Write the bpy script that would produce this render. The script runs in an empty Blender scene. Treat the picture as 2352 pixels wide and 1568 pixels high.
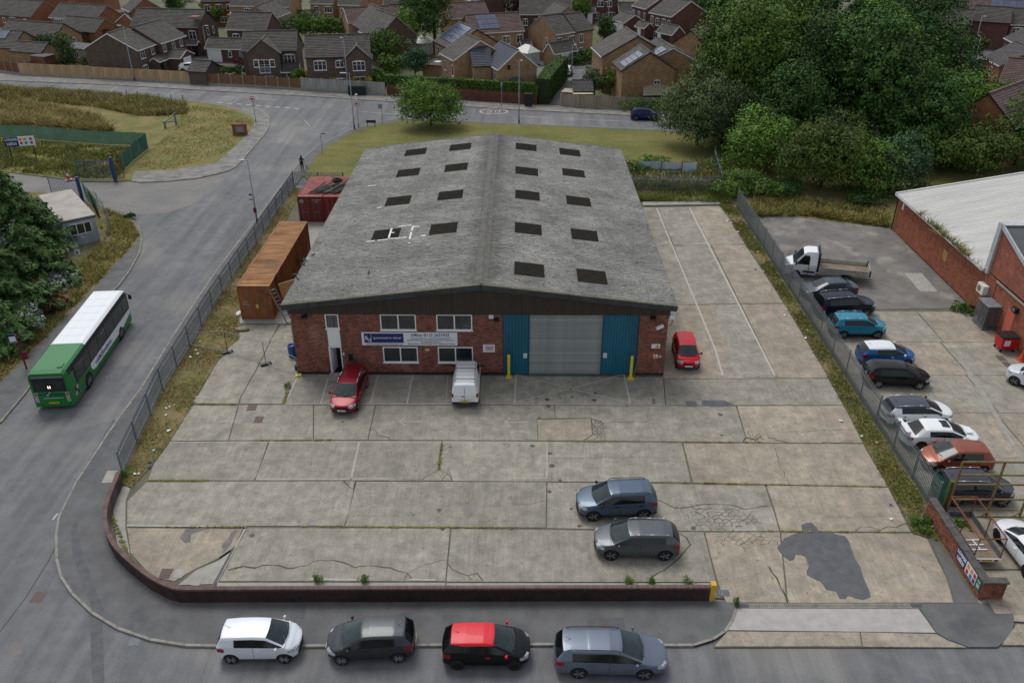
import bpy, math, random
import numpy as np
from mathutils import Vector, Matrix
random.seed(7); RNG = np.random.default_rng(7)
SC = bpy.context.scene
COL = SC.collection
FPX, CX, CY = 1935.0, 1176.0, 784.0        # focal length and centre in pixels of a 2352 px wide view
PITCH, YAW, CAMH = math.radians(29.5), math.radians(0.40), 30.7
cam = bpy.data.cameras.new('camera'); cam.sensor_width = 36; cam.lens = 36*FPX/2352
cam.clip_start = 0.5; cam.clip_end = 2500
cam_o = bpy.data.objects.new('camera', cam); COL.objects.link(cam_o)
cam_o.location = (0, 0, CAMH); cam_o.rotation_euler = (math.radians(90)-PITCH, 0, YAW)
SC.camera = cam_o
SUN_EL, SUN_AZ = math.radians(58), math.radians(-25)    # azimuth from +Y towards +X
w = bpy.data.worlds.new('World'); SC.world = w; w.use_nodes = True
nt = w.node_tree; nt.nodes.clear()
sky = nt.nodes.new('ShaderNodeTexSky'); sky.sky_type = 'NISHITA'; sky.sun_disc = False
sky.sun_elevation = SUN_EL; sky.sun_rotation = SUN_AZ; sky.altitude = 50
sky.air_density = 1.0; sky.dust_density = 2.0; sky.ozone_density = 1.0
hs = nt.nodes.new('ShaderNodeHueSaturation'); hs.inputs['Saturation'].default_value = 0.36
bg = nt.nodes.new('ShaderNodeBackground'); bg.inputs['Strength'].default_value = 0.12
ou = nt.nodes.new('ShaderNodeOutputWorld')
nt.links.new(sky.outputs[0], hs.inputs['Color']); nt.links.new(hs.outputs[0], bg.inputs[0]); nt.links.new(bg.outputs[0], ou.inputs[0])
sun = bpy.data.lights.new('sun', 'SUN'); sun.energy = 1.15; sun.angle = math.radians(24); sun.color = (1, .985, .96)
sun_o = bpy.data.objects.new('sun', sun); COL.objects.link(sun_o)
sd = Vector((math.sin(SUN_AZ)*math.cos(SUN_EL), math.cos(SUN_AZ)*math.cos(SUN_EL), math.sin(SUN_EL)))
sun_o.rotation_euler = sd.to_track_quat('Z', 'Y').to_euler(); sun_o.location = (0, 0, 120)
vs = SC.view_settings; vs.view_transform = 'Standard'; vs.look = 'None'; vs.gamma = 1; vs.use_curve_mapping = False
vs.exposure = 0.3
def P(u, v, z=0.0):
    x = (u-CX)/FPX; y = -(v-CY)/FPX
    s, c = math.sin(PITCH), math.cos(PITCH)
    dx, dy, dz = x, c+y*s, -s+y*c
    cw, sw = math.cos(YAW), math.sin(YAW)
    dx, dy = dx*cw-dy*sw, dx*sw+dy*cw
    t = (z-CAMH)/dz
    return Vector((dx*t, dy*t, z))
def PP(pts, z=0.0): return [P(a, b, z) for a, b in pts]
def tag(o, label=None, cat=None, group=None, kind=None):
    if label: o['label'] = label
    if cat: o['category'] = cat
    if group: o['group'] = group
    if kind: o['kind'] = kind
    return o
def thing(name, label, cat, loc=(0, 0, 0), rz=0.0, group=None):
    o = bpy.data.objects.new(name, None); COL.objects.link(o); o.empty_display_size = .2
    o.location = loc; o.rotation_euler = (0, 0, rz)
    return tag(o, label, cat, group)
def put(name, me, parent=None, loc=None, rz=None, mat=None):
    o = bpy.data.objects.new(name, me); COL.objects.link(o)
    if parent is not None: o.parent = parent
    if loc is not None: o.location = loc
    if rz is not None: o.rotation_euler = (0, 0, rz)
    if mat is not None: o.matrix_local = mat
    return o
def copy_tree(src, loc=None, rz=None, parent=None, label=None):
    c = src.copy(); COL.objects.link(c)
    if parent is not None: c.parent = parent
    for ch in list(src.children): copy_tree(ch, parent=c)
    if loc is not None: c.location = loc
    if rz is not None: c.rotation_euler = (0, 0, rz)
    if label: c['label'] = label
    return c
class MB:
    def __init__(s): s.v = []; s.f = []; s.m = []
    def add(s, vs, fs, m=0):
        b = len(s.v); s.v += [tuple(p) for p in vs]
        for f in fs: s.f.append([b+i for i in f]); s.m.append(m)
        return s
    def box(s, x0, y0, z0, x1, y1, z1, m=0):
        return s.add([(x0,y0,z0),(x1,y0,z0),(x1,y1,z0),(x0,y1,z0),(x0,y0,z1),(x1,y0,z1),(x1,y1,z1),(x0,y1,z1)],
              [(0,3,2,1),(4,5,6,7),(0,1,5,4),(1,2,6,5),(2,3,7,6),(3,0,4,7)], m)
    def cbox(s, c, sz, m=0, rz=0.0, rx=0.0, ry=0.0):
        M_ = Matrix.Translation(c) @ Matrix.Rotation(rz,4,'Z') @ Matrix.Rotation(ry,4,'Y') @ Matrix.Rotation(rx,4,'X')
        a, b, c_ = sz[0]/2, sz[1]/2, sz[2]/2
        pts = [M_ @ Vector(p) for p in [(-a,-b,-c_),(a,-b,-c_),(a,b,-c_),(-a,b,-c_),(-a,-b,c_),(a,-b,c_),(a,b,c_),(-a,b,c_)]]
        return s.add(pts, [(0,3,2,1),(4,5,6,7),(0,1,5,4),(1,2,6,5),(2,3,7,6),(3,0,4,7)], m)
    def beam(s, p, q, w, h=None, m=0):            # rectangular bar from p to q
        p = Vector(p); q = Vector(q); h = h or w; d = (q-p).normalized()
        up = Vector((0,0,1)) if abs(d.z) < .95 else Vector((0,1,0))
        a = d.cross(up).normalized()*w/2; b = a.cross(d).normalized()*h/2
        pts = [p-a-b,p+a-b,p+a+b,p-a+b,q-a-b,q+a-b,q+a+b,q-a+b]
        return s.add(pts, [(0,1,2,3),(7,6,5,4),(0,4,5,1),(1,5,6,2),(2,6,7,3),(3,7,4,0)], m)
    def tube(s, p, q, r, r2=None, n=8, m=0, caps=True):
        p = Vector(p); q = Vector(q); r2 = r if r2 is None else r2; d = (q-p).normalized()
        up = Vector((0,0,1)) if abs(d.z) < .95 else Vector((0,1,0))
        a = d.cross(up).normalized(); b = a.cross(d).normalized()
        pts = []
        for i in range(n):
            t = 2*math.pi*i/n; o = a*math.cos(t)+b*math.sin(t); pts.append(p+o*r)
        for i in range(n):
            t = 2*math.pi*i/n; o = a*math.cos(t)+b*math.sin(t); pts.append(q+o*r2)
        fs = [(i,n+i,n+(i+1)%n,(i+1)%n) for i in range(n)]
        if caps: fs += [tuple(range(n)), tuple(range(2*n-1,n-1,-1))]
        return s.add(pts, fs, m)
    def path(s, pts, r, n=6, m=0):
        for a, b in zip(pts[:-1], pts[1:]): s.tube(a, b, r, n=n, m=m)
        return s
    def prism(s, pts, z0, z1, m=0, ms=None):      # polygon in xy extruded; tops at z1
        n = len(pts); ar = sum(pts[i][0]*pts[(i+1)%n][1]-pts[(i+1)%n][0]*pts[i][1] for i in range(n))
        if ar < 0: pts = pts[::-1]
        s.add([(p[0],p[1],z1) for p in pts], [tuple(range(n))], m)
        return s.add([(p[0],p[1],z0) for p in pts]+[(p[0],p[1],z1) for p in pts],
              [(i,(i+1)%n,n+(i+1)%n,n+i) for i in range(n)], m if ms is None else ms)
    def lathe(s, prof, n=16, axis='z', c=(0,0,0), m=0):  # prof: (r, h)
        pts = []
        for r, h in prof:
            for i in range(n):
                t = 2*math.pi*i/n; a, b = r*math.cos(t), r*math.sin(t)
                p = (a,b,h) if axis=='z' else ((a,h,b) if axis=='y' else (h,a,b))
                pts.append((p[0]+c[0],p[1]+c[1],p[2]+c[2]))
        fs = []
        for j in range(len(prof)-1):
            for i in range(n): fs.append((j*n+i,j*n+(i+1)%n,(j+1)*n+(i+1)%n,(j+1)*n+i))
        if prof[0][0] > 1e-4: fs.append(tuple(range(n-1,-1,-1)))
        if prof[-1][0] > 1e-4: fs.append(tuple((len(prof)-1)*n+i for i in range(n)))
        return s.add(pts, fs, m)
    def mesh(s, name, mats, smooth=False, off=None):
        me = bpy.data.meshes.new(name)
        v = s.v
        if off is not None: v = [(a-off[0],b-off[1],c-off[2]) for a,b,c in v]
        me.from_pydata(v, [], s.f)
        for m_ in (mats if isinstance(mats,(list,tuple)) else [mats]): me.materials.append(m_)
        if any(s.m): me.polygons.foreach_set('material_index', s.m)
        if smooth: me.polygons.foreach_set('use_smooth', [True]*len(s.f))
        me.update(); return me
    def build(s, name, mats, parent=None, smooth=False, kind=None, world=False):
        off = parent.location if (world and parent is not None) else None
        o = put(name, s.mesh(name, mats, smooth, off), parent)
        if kind: o['kind'] = kind
        return o
def np_mesh(name, V, F, mat, tone=None, smooth=False):
    """V (n,3), F (m,4) or (m,3) arrays; tone = one value per face stored as attribute 'tone'"""
    me = bpy.data.meshes.new(name); k = F.shape[1]
    me.vertices.add(len(V)); me.vertices.foreach_set('co', np.asarray(V, np.float32).ravel())
    me.loops.add(F.size); me.loops.foreach_set('vertex_index', F.astype(np.int32).ravel())
    me.polygons.add(len(F)); me.polygons.foreach_set('loop_start', np.arange(0, F.size, k, dtype=np.int32))
    if smooth: me.polygons.foreach_set('use_smooth', np.ones(len(F), bool))
    me.update(calc_edges=True); me.validate()
    if mat: me.materials.append(mat)
    if tone is not None:
        at = me.attributes.new('tone', 'FLOAT', 'FACE'); at.data.foreach_set('value', np.asarray(tone, np.float32))
    return me
def S(r, g, b, k=1.0):
    f = lambda c: (c/255/12.92 if c/255 <= .04045 else ((c/255+.055)/1.055)**2.4)*k
    return (f(r), f(g), f(b), 1)
MATS = {}
def mat(name, c1, c2=None, sc=1.0, rough=.85, metal=0, bump=0, bsc=None, fine=0.0, fsc=40, stretch=(1,1,1), detail=5,
        tone=0.0, rnd=0.0, spec=.5, coat=0, c3=None, sc3=.3, w3=.5, r3=.12, t0=.35, t1=.65, hook=None, alpha=None, world=False):
    if name in MATS: return MATS[name]
    m = bpy.data.materials.new(name); m.use_nodes = True; nt = m.node_tree; N = nt.nodes; L = nt.links
    b = N['Principled BSDF']; b.inputs['Roughness'].default_value = rough; b.inputs['Metallic'].default_value = metal
    b.inputs['Specular IOR Level'].default_value = spec; b.inputs['Coat Weight'].default_value = coat; b.inputs['Coat Roughness'].default_value = .03
    tc = N.new('ShaderNodeTexCoord'); mp = N.new('ShaderNodeMapping'); mp.inputs['Scale'].default_value = stretch
    raw = N.new('ShaderNodeNewGeometry').outputs['Position'] if world else tc.outputs['Object']; L.new(raw, mp.inputs['Vector']); vec = mp.outputs[0]
    def noise(scale, det=detail, v=vec, rg=.6):
        n = N.new('ShaderNodeTexNoise'); n.inputs['Scale'].default_value = scale; n.inputs['Detail'].default_value = det
        n.inputs['Roughness'].default_value = rg; L.new(v, n.inputs['Vector']); return n.outputs['Fac']
    def ramp(fac, a, c):
        r = N.new('ShaderNodeMapRange'); r.inputs[1].default_value = a; r.inputs[2].default_value = c; r.clamp = True
        L.new(fac, r.inputs[0]); return r.outputs[0]
    def mix(fac, a, c, mode='MIX'):
        x = N.new('ShaderNodeMix'); x.data_type = 'RGBA'; x.blend_type = mode
        if isinstance(fac, (int, float)): x.inputs[0].default_value = fac
        else: L.new(fac, x.inputs[0])
        for i, q in ((6, a), (7, c)):
            if isinstance(q, tuple): x.inputs[i].default_value = q
            else: L.new(q, x.inputs[i])
        return x.outputs[2]
    def scale_col(col, fac):          # multiply colour by a value socket
        x = N.new('ShaderNodeVectorMath'); x.operation = 'SCALE'; L.new(col, x.inputs[0]); L.new(fac, x.inputs[3]); return x.outputs[0]
    def mr(fac, lo, hi, a=0.0, c=1.0):
        r = N.new('ShaderNodeMapRange'); r.inputs[1].default_value = a; r.inputs[2].default_value = c
        r.inputs[3].default_value = lo; r.inputs[4].default_value = hi; L.new(fac, r.inputs[0]); return r.outputs[0]
    col = None
    if c2 is not None: col = mix(ramp(noise(sc), t0, t1), c1, c2)
    else:
        g = N.new('ShaderNodeRGB'); g.outputs[0].default_value = c1; col = g.outputs[0]
    if c3 is not None:
        f3 = ramp(noise(sc3, v=raw), w3, w3+r3); col = mix(f3, col, c3)
    if fine: col = scale_col(col, mr(noise(fsc, 3, raw), 1-fine, 1+fine, .25, .75))
    if tone:
        a = N.new('ShaderNodeAttribute'); a.attribute_name = 'tone'; col = scale_col(col, mr(a.outputs['Fac'], 1-tone, 1+tone))
    env = dict(N=N, L=L, b=b, noise=noise, ramp=ramp, mix=mix, scale_col=scale_col, mr=mr, raw=raw, vec=vec, tc=tc)
    if hook: col = hook(col, env) or col
    if rnd:
        oi = N.new('ShaderNodeObjectInfo'); col = scale_col(col, mr(oi.outputs['Random'], 1-rnd, 1+rnd))
    L.new(col, b.inputs['Base Color'])
    if bump:
        bp = N.new('ShaderNodeBump'); bp.inputs['Strength'].default_value = bump; bp.inputs['Distance'].default_value = .02
        L.new(noise(bsc or fsc, 4, raw), bp.inputs['Height']); L.new(bp.outputs[0], b.inputs['Normal'])
    if alpha is not None: b.inputs['Alpha'].default_value = alpha
    MATS[name] = m; return m
def spots(col, e, scale, thr, dark, amt=.75):     # scattered round stains
    N, L = e['N'], e['L']; v = N.new('ShaderNodeTexVoronoi'); v.inputs['Scale'].default_value = scale
    L.new(e['raw'], v.inputs['Vector']); f = e['mr'](v.outputs['Distance'], amt, 0, thr*.5, thr);
    n = e['ramp'](e['noise'](.25, 3, e['raw']), .5, .62)
    mu = N.new('ShaderNodeMath'); mu.operation = 'MULTIPLY'; mu.use_clamp = True; L.new(f, mu.inputs[0]); L.new(n, mu.inputs[1])
    return e['mix'](mu.outputs[0], col, dark)
def h_conc(col, e):
    N, L = e['N'], e['L']
    mp = N.new('ShaderNodeMapping'); mp.inputs['Scale'].default_value = (9, .35, 1); mp.inputs['Rotation'].default_value = (0,0,.04); L.new(e['raw'], mp.inputs['Vector'])
    col = e['scale_col'](col, e['mr'](e['noise'](1.3, 4, mp.outputs[0]), .84, 1.14, .25, .75))
    col = e['scale_col'](col, e['mr'](e['noise'](.16, 4, e['raw']), .86, 1.12, .3, .7))
    g = e['scale_col'](col, e['mr'](e['noise'](.9, 6, e['raw'], .8), .80, 1.16, .38, .62))
    g = e['mix'](e['ramp'](e['noise'](4.5, 5, e['raw'], .75), .56, .7), g, S(112,108,98))
    g = e['scale_col'](g, e['mr'](e['noise'](22, 3, e['raw'], .7), .88, 1.12, .35, .65))
    return spots(g, e, 1.1, .09, S(70,66,58), .7)
def h_road(col, e):
    N, L = e['N'], e['L']
    mp = N.new('ShaderNodeMapping'); mp.inputs['Scale'].default_value = (.9, .05, 1); mp.inputs['Rotation'].default_value = (0,0,.17); L.new(e['raw'], mp.inputs['Vector'])
    c = e['scale_col'](col, e['mr'](e['noise'](1., 3, mp.outputs[0]), .76, 1.24, .3, .7))
    return e['scale_col'](c, e['mr'](e['noise'](14, 4, e['raw'], .75), .86, 1.14, .35, .65))
def h_moss(col, e): return e['mix'](e['ramp'](e['noise'](6, 4, e['raw']), .5, .6), col, S(88,86,74))
def brick_hook(mortar, bw=.225, bh=.075, var=.35):
    def h(col, e):
        N, L = e['N'], e['L']; sx = N.new('ShaderNodeSeparateXYZ'); L.new(e['raw'], sx.inputs[0])
        ad = N.new('ShaderNodeMath'); L.new(sx.outputs[0], ad.inputs[0]); L.new(sx.outputs[1], ad.inputs[1])
        cb = N.new('ShaderNodeCombineXYZ'); L.new(ad.outputs[0], cb.inputs[0]); L.new(sx.outputs[2], cb.inputs[1])
        br = N.new('ShaderNodeTexBrick'); L.new(cb.outputs[0], br.inputs['Vector']); br.inputs['Scale'].default_value = 1
        br.inputs['Brick Width'].default_value = bw; br.inputs['Row Height'].default_value = bh; br.inputs['Mortar Size'].default_value = .008
        br.inputs['Color1'].default_value = (1-var,)*3+(1,); br.inputs['Color2'].default_value = (1+var,)*3+(1,); br.inputs['Mortar'].default_value = (1,1,1,1)
        c = e['mix'](1.0, col, br.outputs['Color'], 'MULTIPLY'); return e['mix'](br.outputs['Fac'], c, mortar)
    return h
CONC = mat('concrete', S(156,150,136), S(140,136,125), 1.6, .9, fine=.13, fsc=26, rnd=.07, bump=.25, bsc=60, hook=h_conc)
CONC2 = mat('concrete_buff', S(164,152,134), S(146,138,124), 1.2, .9, fine=.16, fsc=26, rnd=.05, bump=.3, hook=h_conc)
CONC3 = mat('concrete_plain', S(163,160,152), S(145,142,134), 2, .9, fine=.12, fsc=30, rnd=.06)
JOINT = mat('joint_soil', S(110,106,95), S(90,92,70), .6, 1, fine=.3, fsc=30)
CRACK = mat('crack_dirt', S(84,80,70), S(72,80,48), .6, 1, fine=.3, fsc=20)
ASPH = mat('asphalt', S(112,112,113), S(99,100,102), 1.2, .88, fine=.16, fsc=30, bump=.3, c3=S(122,121,118), sc3=.12, w3=.5, hook=h_road)
PAVE = mat('pavement_asphalt', S(106,106,105), S(92,92,92), .9, .9, fine=.13, fsc=30, bump=.3, c3=S(84,84,86), sc3=.35, w3=.56)
PAVE2 = mat('old_pavement', S(142,139,132), S(104,103,101), 1.4, .9, fine=.15, fsc=18, stretch=(.6,1.3,1), t0=.38, t1=.62)
PATCH = mat('asphalt_patch', S(98,99,101), S(84,85,88), 2, .9, fine=.14, fsc=35, bump=.3)
KERB = mat('kerb_stone', S(150,146,136), S(122,118,110), 3, .9, fine=.15, rnd=.12)
WLINE = mat('worn_white_paint', S(196,195,188), S(160,156,145), 9, .8, fine=.12)
FADE = mat('faded_paint', S(178,175,165), S(152,147,135), 7, .8, fine=.1)
YLINE = mat('faded_yellow_paint', S(178,158,96), S(160,148,118), 6, .8)
GRASS = mat('mown_grass', S(110,106,50), S(128,119,64), .5, 1, fine=.3, fsc=5, c3=S(84,92,38), sc3=.1, w3=.36, r3=.3, stretch=(.25,1.6,1), bump=.6)
GRASSD = mat('dry_grass', S(136,120,76), S(112,110,56), .5, 1, fine=.3, fsc=7, c3=S(94,100,46), sc3=.3, w3=.42, r3=.25, bump=.6)
STRAW = mat('straw_ground', S(136,118,84), S(112,102,62), .9, 1, fine=.3, fsc=10, c3=S(92,98,48), sc3=.6, w3=.46, r3=.2, bump=.6)
GARDEN = mat('garden_ground', S(80,92,50), S(104,100,80), .12, 1, fine=.2, fsc=4, c3=S(112,106,98), sc3=.06, w3=.55)
GRAVEL = mat('old_tarmac', S(128,124,118), S(102,99,96), .5, .95, fine=.18, fsc=18, c3=S(146,142,134), sc3=.35, w3=.55, bump=.5)
STEEL = mat('galvanised_steel', S(146,152,156), S(118,126,132), 3, .55, .5, rnd=.08)
DSTEEL = mat('galvanised_post', S(126,134,140), S(108,116,122), 3, .6, .4)
RUST = mat('rusty_steel', S(112,72,54), S(84,58,46), 2, .9)
POLE = mat('lamp_pole_grey', S(140,144,148), None, rough=.5, metal=.3)
BLACK = mat('black_paint', S(24,24,26), None, rough=.5)
VERGE = mat('verge_mortar', S(140,136,128), None, rough=.9)
WHITE = mat('white_upvc', S(232,233,232), None, rough=.35)
GLASS = mat('window_glass', S(30,36,40), S(46,54,60), .7, .06, spec=.8, rnd=.3)
GLASSC = mat('curtained_glass', S(96,104,108), S(52,60,64), 1.5, .08, spec=.8, stretch=(4,4,.3), rnd=.25)
def mesh_cc(me): return me
# ================================================================ GROUND
def sheet(name, pts, z, m, thick=.3, kind='structure', parent=None):
    o = MB().prism([(p[0], p[1]) for p in pts], z-thick, z).build(name, m, parent)
    if kind: o['kind'] = kind
    return o
tr = MB().box(-900, -200, -1.0, 900, 1500, -.03).build('terrain', GARDEN); tr['kind'] = 'structure'
FARK = [(-700,152),(-400,168),(0,184),(250,194),(588,214),(700,220),(915,234),(1176,251),(1526,268),(1764,283),(2600,330)]
sheet('road', PP(FARK)+[Vector((95,-12,0)), Vector((-95,-12,0))], 0, ASPH, .2)
FBASE = [(-700,136),(-400,149),(0,165),(47,172),(187,179),(320,186),(437,192.5),(588,200),(693,207),(885,219),(1050,229),(1233,241),(1286,242.5),(1526,254),(1764,265),(2600,308)]
sheet('far_pavement', PP(FARK, .1)+PP(FBASE, .1)[::-1], .10, PAVE2, .2)
# right hand pavement round the yard
KR = [(920,272),(863,280),(813,295),(763,317.5),(725,337),(688,370),(673,392),(588,502),(550,552),(500,617),(450,690),(400,767),(380,799),(325,889),(250,991),(175,1106),
      (140,1176),(135,1188),(129,1226),(130,1283),(140,1323),(165,1361),(212,1406),(270,1441),(345,1467),(425,1480),(510,1482),(700,1481.5),(1271,1478),(1556,1480),
      (1593,1480),(1638,1466),(1666,1448),(1683,1423),(1691,1396)]
FL = [(675,429),(663,449),(648,469),(630,494),(613,524),(588,559),(556,604),(535,638),(512,671),(487,709),(462,752),(435,799),(405,846),(372,896),(344,956),(312,1019),(281,1093)]
WB = [(275,1111),(255,1158),(244,1195),(243,1222),(250,1251),(267,1283),(300,1316),(350,1356),(390,1376),(415,1383),(1643,1379),(1690,1380)]
GI = [(1531,301),(1176,286),(920,277),(883,285),(838,292),(788,315),(750,337),(723,362),(708,390),(695,404),(677,427)]
KRw = PP(KR, .1)
sheet('pavement', PP([(1531,299),(1176,283)], .1)+KRw+PP((GI+FL+WB), .1)[::-1], .10, PAVE, .2)
sheet('pavement_trench_scar', PP([(700+0,0)][:0]+[(187,1176),(177,1188),(163,1215),(165,1260),(178,1310),(195,1360),(215,1400),(246,1420),(240,1400),(222,1360),(205,1310),(187,1260),(178,1220),(180,1200),(189,1176)], .104), .104, PATCH, .01)
# kerb stones, each one a piece of the kerb
kerb = MB().box(-.01,-.01,-.3,.01,.01,-.29).build('kerb', KERB); kerb['kind'] = 'structure'
_kst = {}
def kerb_run(pts, ln=.91, cap=400):
    pts = [Vector((p[0], p[1], 0)) for p in pts]; n = 0
    for a, b in zip(pts[:-1], pts[1:]):
        d = (b-a); L_ = d.length; k = max(1, round(L_/ln)); seg = L_/k; a_ = math.atan2(d.y, d.x)
        key = round(seg, 2)
        if key not in _kst:
            _kst[key] = MB().box(-key/2+.006, -.065, -.05, key/2-.006, .065, .112).mesh('kerb_stone', KERB)
        for i in range(k):
            c = a+d*((i+.5)/k)
            if n < cap: put('kerb_stone', _kst[key], kerb, (c.x, c.y, random.uniform(-.004,.004)), a_)
            n += 1
near = [P(a, b, .1) for a, b in KR if b > 480]
kerb_run(near[:-5][::1] if False else [P(a, b, .1) for a, b in KR if b >= 552 and b < 1485][:26], cap=170)
def kerb_strip(pts, name='kerb_line'):
    m = MB()
    for a, b in zip(pts[:-1], pts[1:]):
        m.beam((a[0],a[1],.04), (b[0],b[1],.04), .14, .135)
    o = m.build(name, KERB, kerb); o['kind'] = 'stuff'
kerb_strip(PP([(1531,299),(1176,283)]+KR[:9], .1)); kerb_strip(PP(FARK[1:9], .1))
kerb_run(PP([(1593,1480),(1638,1466),(1666,1448),(1683,1423),(1691,1396)], .1), .7)
# left hand corner: pavement, verge and dusty entrance
PLo = [(425,231),(500,241),(550,250),(588,246),(603,252),(618,267),(618,290),(608,307),(588,330),(560,363),(537,385),(522,392),(495,399),(450,409),(375,416),(322,418),(302,415)]
PLi = [(310,393),(400,390),(495,375),(525,350),(562,315),(585,288),(583,270),(550,254),(510,243)]
sheet('corner_pavement', PP(PLo, .1)+PP(PLi, .1), .10, PAVE2, .2); kerb_strip(PP(PLo, .1))
GLP = [(-700,165),(-400,178),(0,196),(150,207),(312,220),(425,232)]+PLi[::-1]+[(304,414),(270,416),(185,416),(150,410),(100,405),(60,400),(-100,380),(-700,330)]
sheet('grass_verge', PP(GLP, .1), .09, GRASSD, .2)
sheet('entrance_road', PP([(302,416),(375,417),(450,410),(500,402),(530,395),(500,430),(440,470),(380,490),(300,492),(240,476),(160,450),(60,440),(-500,420),(-500,350),(-100,380),(60,400),(150,410)], .004), .004,
      mat('dusty_asphalt', S(129,126,120), S(113,113,112), .5, .95, fine=.15, fsc=20, stretch=(.5,1.5,1), c3=S(134,130,123), sc3=.25, r3=.3), .02)
KL = [(240,477),(295,497),(322,527),(325,552),(320,580),(295,625),(272,655),(215,710),(120,815),(55,904),(0,969),(-150,1140),(-400,1430)]
PI = [(321,550),(295,577),(260,612),(220,657),(97,784),(0,879),(-180,1050),(-430,1300)]
sheet('footpath', PP(KL[3:], .1)+PP(PI, .1)[::-1], .10, PAVE, .2); kerb_strip(PP(KL[:11], .1))
sheet('left_verge', PP(KL[:4]+PI+[(-1200,1000),(-900,560),(-400,455),(100,440),(190,462)], .1), .09, STRAW, .2)
# mown grass behind the building
sheet('mown_grass', PP(GI[::-1][1:]+[(1764,314),(2600,360)], .1)+[Vector((140,70,0)),Vector((37,66,0)),Vector((36,77.2,0)),Vector((23,78.5,0)),Vector((22.6,83.5,0)),Vector((11,83.8,0)),Vector((11,84.2,0)),Vector((-15.5,84.2,0)),Vector((-20.2,86.2,0))], .09, GRASS, .2)
sheet('scrub_ground', [Vector(p) for p in [(11,83.6,0),(22.5,83.4,0),(23,79,0),(36,77.3,0),(44,92,0),(30,96,0),(12,92.5,0)]], .094, STRAW, .05)
yb = [(1476,462),(1655,466),(1690,470)]+[(2143,1178),(2250,1384),(2111,1384),(1690,1384)]
WI = [(285,1110),(262,1158),(252,1195),(251,1222),(258,1249),(275,1279),(308,1311),(357,1349),(396,1368),(420,1374),(1643,1371),(1690,1374)]
yard = sheet('yard', PP(yb, .1)+PP(WI, .1)[::-1]+PP(FL, .1)[::-1]+[Vector((-15.5,84,0)), Vector((11,84,0))], .07, JOINT, .2)
def inset(pts, d):
    n = len(pts); out = []
    ar = sum(pts[i][0]*pts[(i+1)%n][1]-pts[(i+1)%n][0]*pts[i][1] for i in range(n))
    if ar < 0: pts = pts[::-1]
    for i in range(n):
        a, b, c = (Vector((q[0], q[1])) for q in (pts[i-1], pts[i], pts[(i+1)%n]))
        e1 = (b-a).normalized(); e2 = (c-b).normalized(); n1 = Vector((-e1.y, e1.x)); n2 = Vector((-e2.y, e2.x))
        m_ = n1+n2; k = m_.length
        m_ = m_/k if k > 1e-6 else n1
        s = d/max(.35, m_.dot(n1)); out.append(b+m_*s)
    return out
def slab(pts, m=None, z=.10, world=False, d=.010, parent=None):
    q = [Vector(p) for p in pts] if world else PP(pts, .1)
    q = inset(q, d); z += random.uniform(-.003,.003)
    return MB().prism([(p[0],p[1]) for p in q], .03, z).build('slab', m or CONC, parent or yard)
A = [(447,928),(525,929),(655,928),(719,929),(863,929),(1176,928),(1273,929),(1448,931),(1528,931),(1691,931),(1939,931)]
slab([(686,859),(1523,866),(1528,931),(1273,929),(863,929),(655,928)])
slab([(1538,700),(1640,700),(1680,869),(1523,869),(1524,858)], CONC2);
slab([(1508,477),(1583,475),(1633,563),(1548,563)]); slab([(1583,475),(1655,473),(1711,560),(1633,563)], CONC2)
slab([(1476,476),(1507,477),(1545,564),(1500,564)]); slab([(1500,564),(1546,564),(1598,699),(1542,700)])
slab([(1547,564),(1632,563),(1699,697),(1600,699)]); slab([(1634,562),(1711,561),(1800,696),(1701,697)], CONC2)
slab([(1600,700),(1700,698),(1784,868),(1652,869)])
slab([(1702,698),(1801,697),(1899,861),(1901,868),(1786,868)], CONC2)
slab([(1525,870),(1902,869),(1937,930),(1530,930)])
# row in front of the parking bays
slab([(447,930),(547,930),(524,1011),(391,1012),(441,932)]); slab([(549,930),(654,929),(719,930),(719,1010),(526,1011)])
slab([(721,930),(862,930),(844,1010),(721,1010)])
slab([(864,930),(1272,930),(1275,960),(1233,961),(1235,1011),(846,1010)])
slab([(1234,963),(1357,961),(1360,998),(1340,1011),(1236,1011)], CONC2)
slab([(1274,930),(1690,932),(1712,1004),(1705,1015),(1391,1012),(1384,970),(1358,960),(1276,960)])
slab([(1693,932),(1938,931),(1982,1017),(1755,1016),(1714,1003)], CONC2)
for q in [(390,1014,617,1012,590,1090,583,1103,340,1102,352,1067),(620,1012,1014,1012,1005,1080,1030,1075,1038,1103,585,1103),(1018,1012,1566,1016,1587,1107,1040,1104,1030,1076,1009,1078),(1569,1017,1982,1019,2039,1117,1592,1108),
          (338,1105,817,1104,800,1180,790,1207,292,1207,292,1150),(819,1105,1255,1106,1254,1211,792,1208),(1257,1107,1757,1114,1779,1180,1790,1219,1600,1219,1256,1212),(1760,1114,2040,1119,2092,1221,1793,1219,1779,1170),
          (567,1212,1034,1212,1023,1334,503,1334),(1037,1213,1616,1221,1645,1336,1025,1335),(1619,1222,1791,1221,1807,1383,1668,1383,1648,1336)]:
    pts = list(zip(q[::2], q[1::2])); slab(pts, CONC2 if pts[0][0] in (1760,1619,1569) else None)
slab([(1794,1222),(2094,1224),(2129,1236),(2175,1330),(2190,1383),(1810,1384)], CONC2)
slab([(292,1212),(558,1213),(540,1255),(495,1285),(450,1305),(400,1334),(350,1325),(300,1270)], CONC2); slab([(563,1215),(497,1340),(408,1343),(452,1307),(498,1288),(543,1257)], CONC3)
slab([(499,1337),(1023,1337),(1022,1366),(492,1368)], CONC3); slab([(1025,1338),(1645,1338),(1645,1366),(1024,1366)], CONC3)
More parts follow.
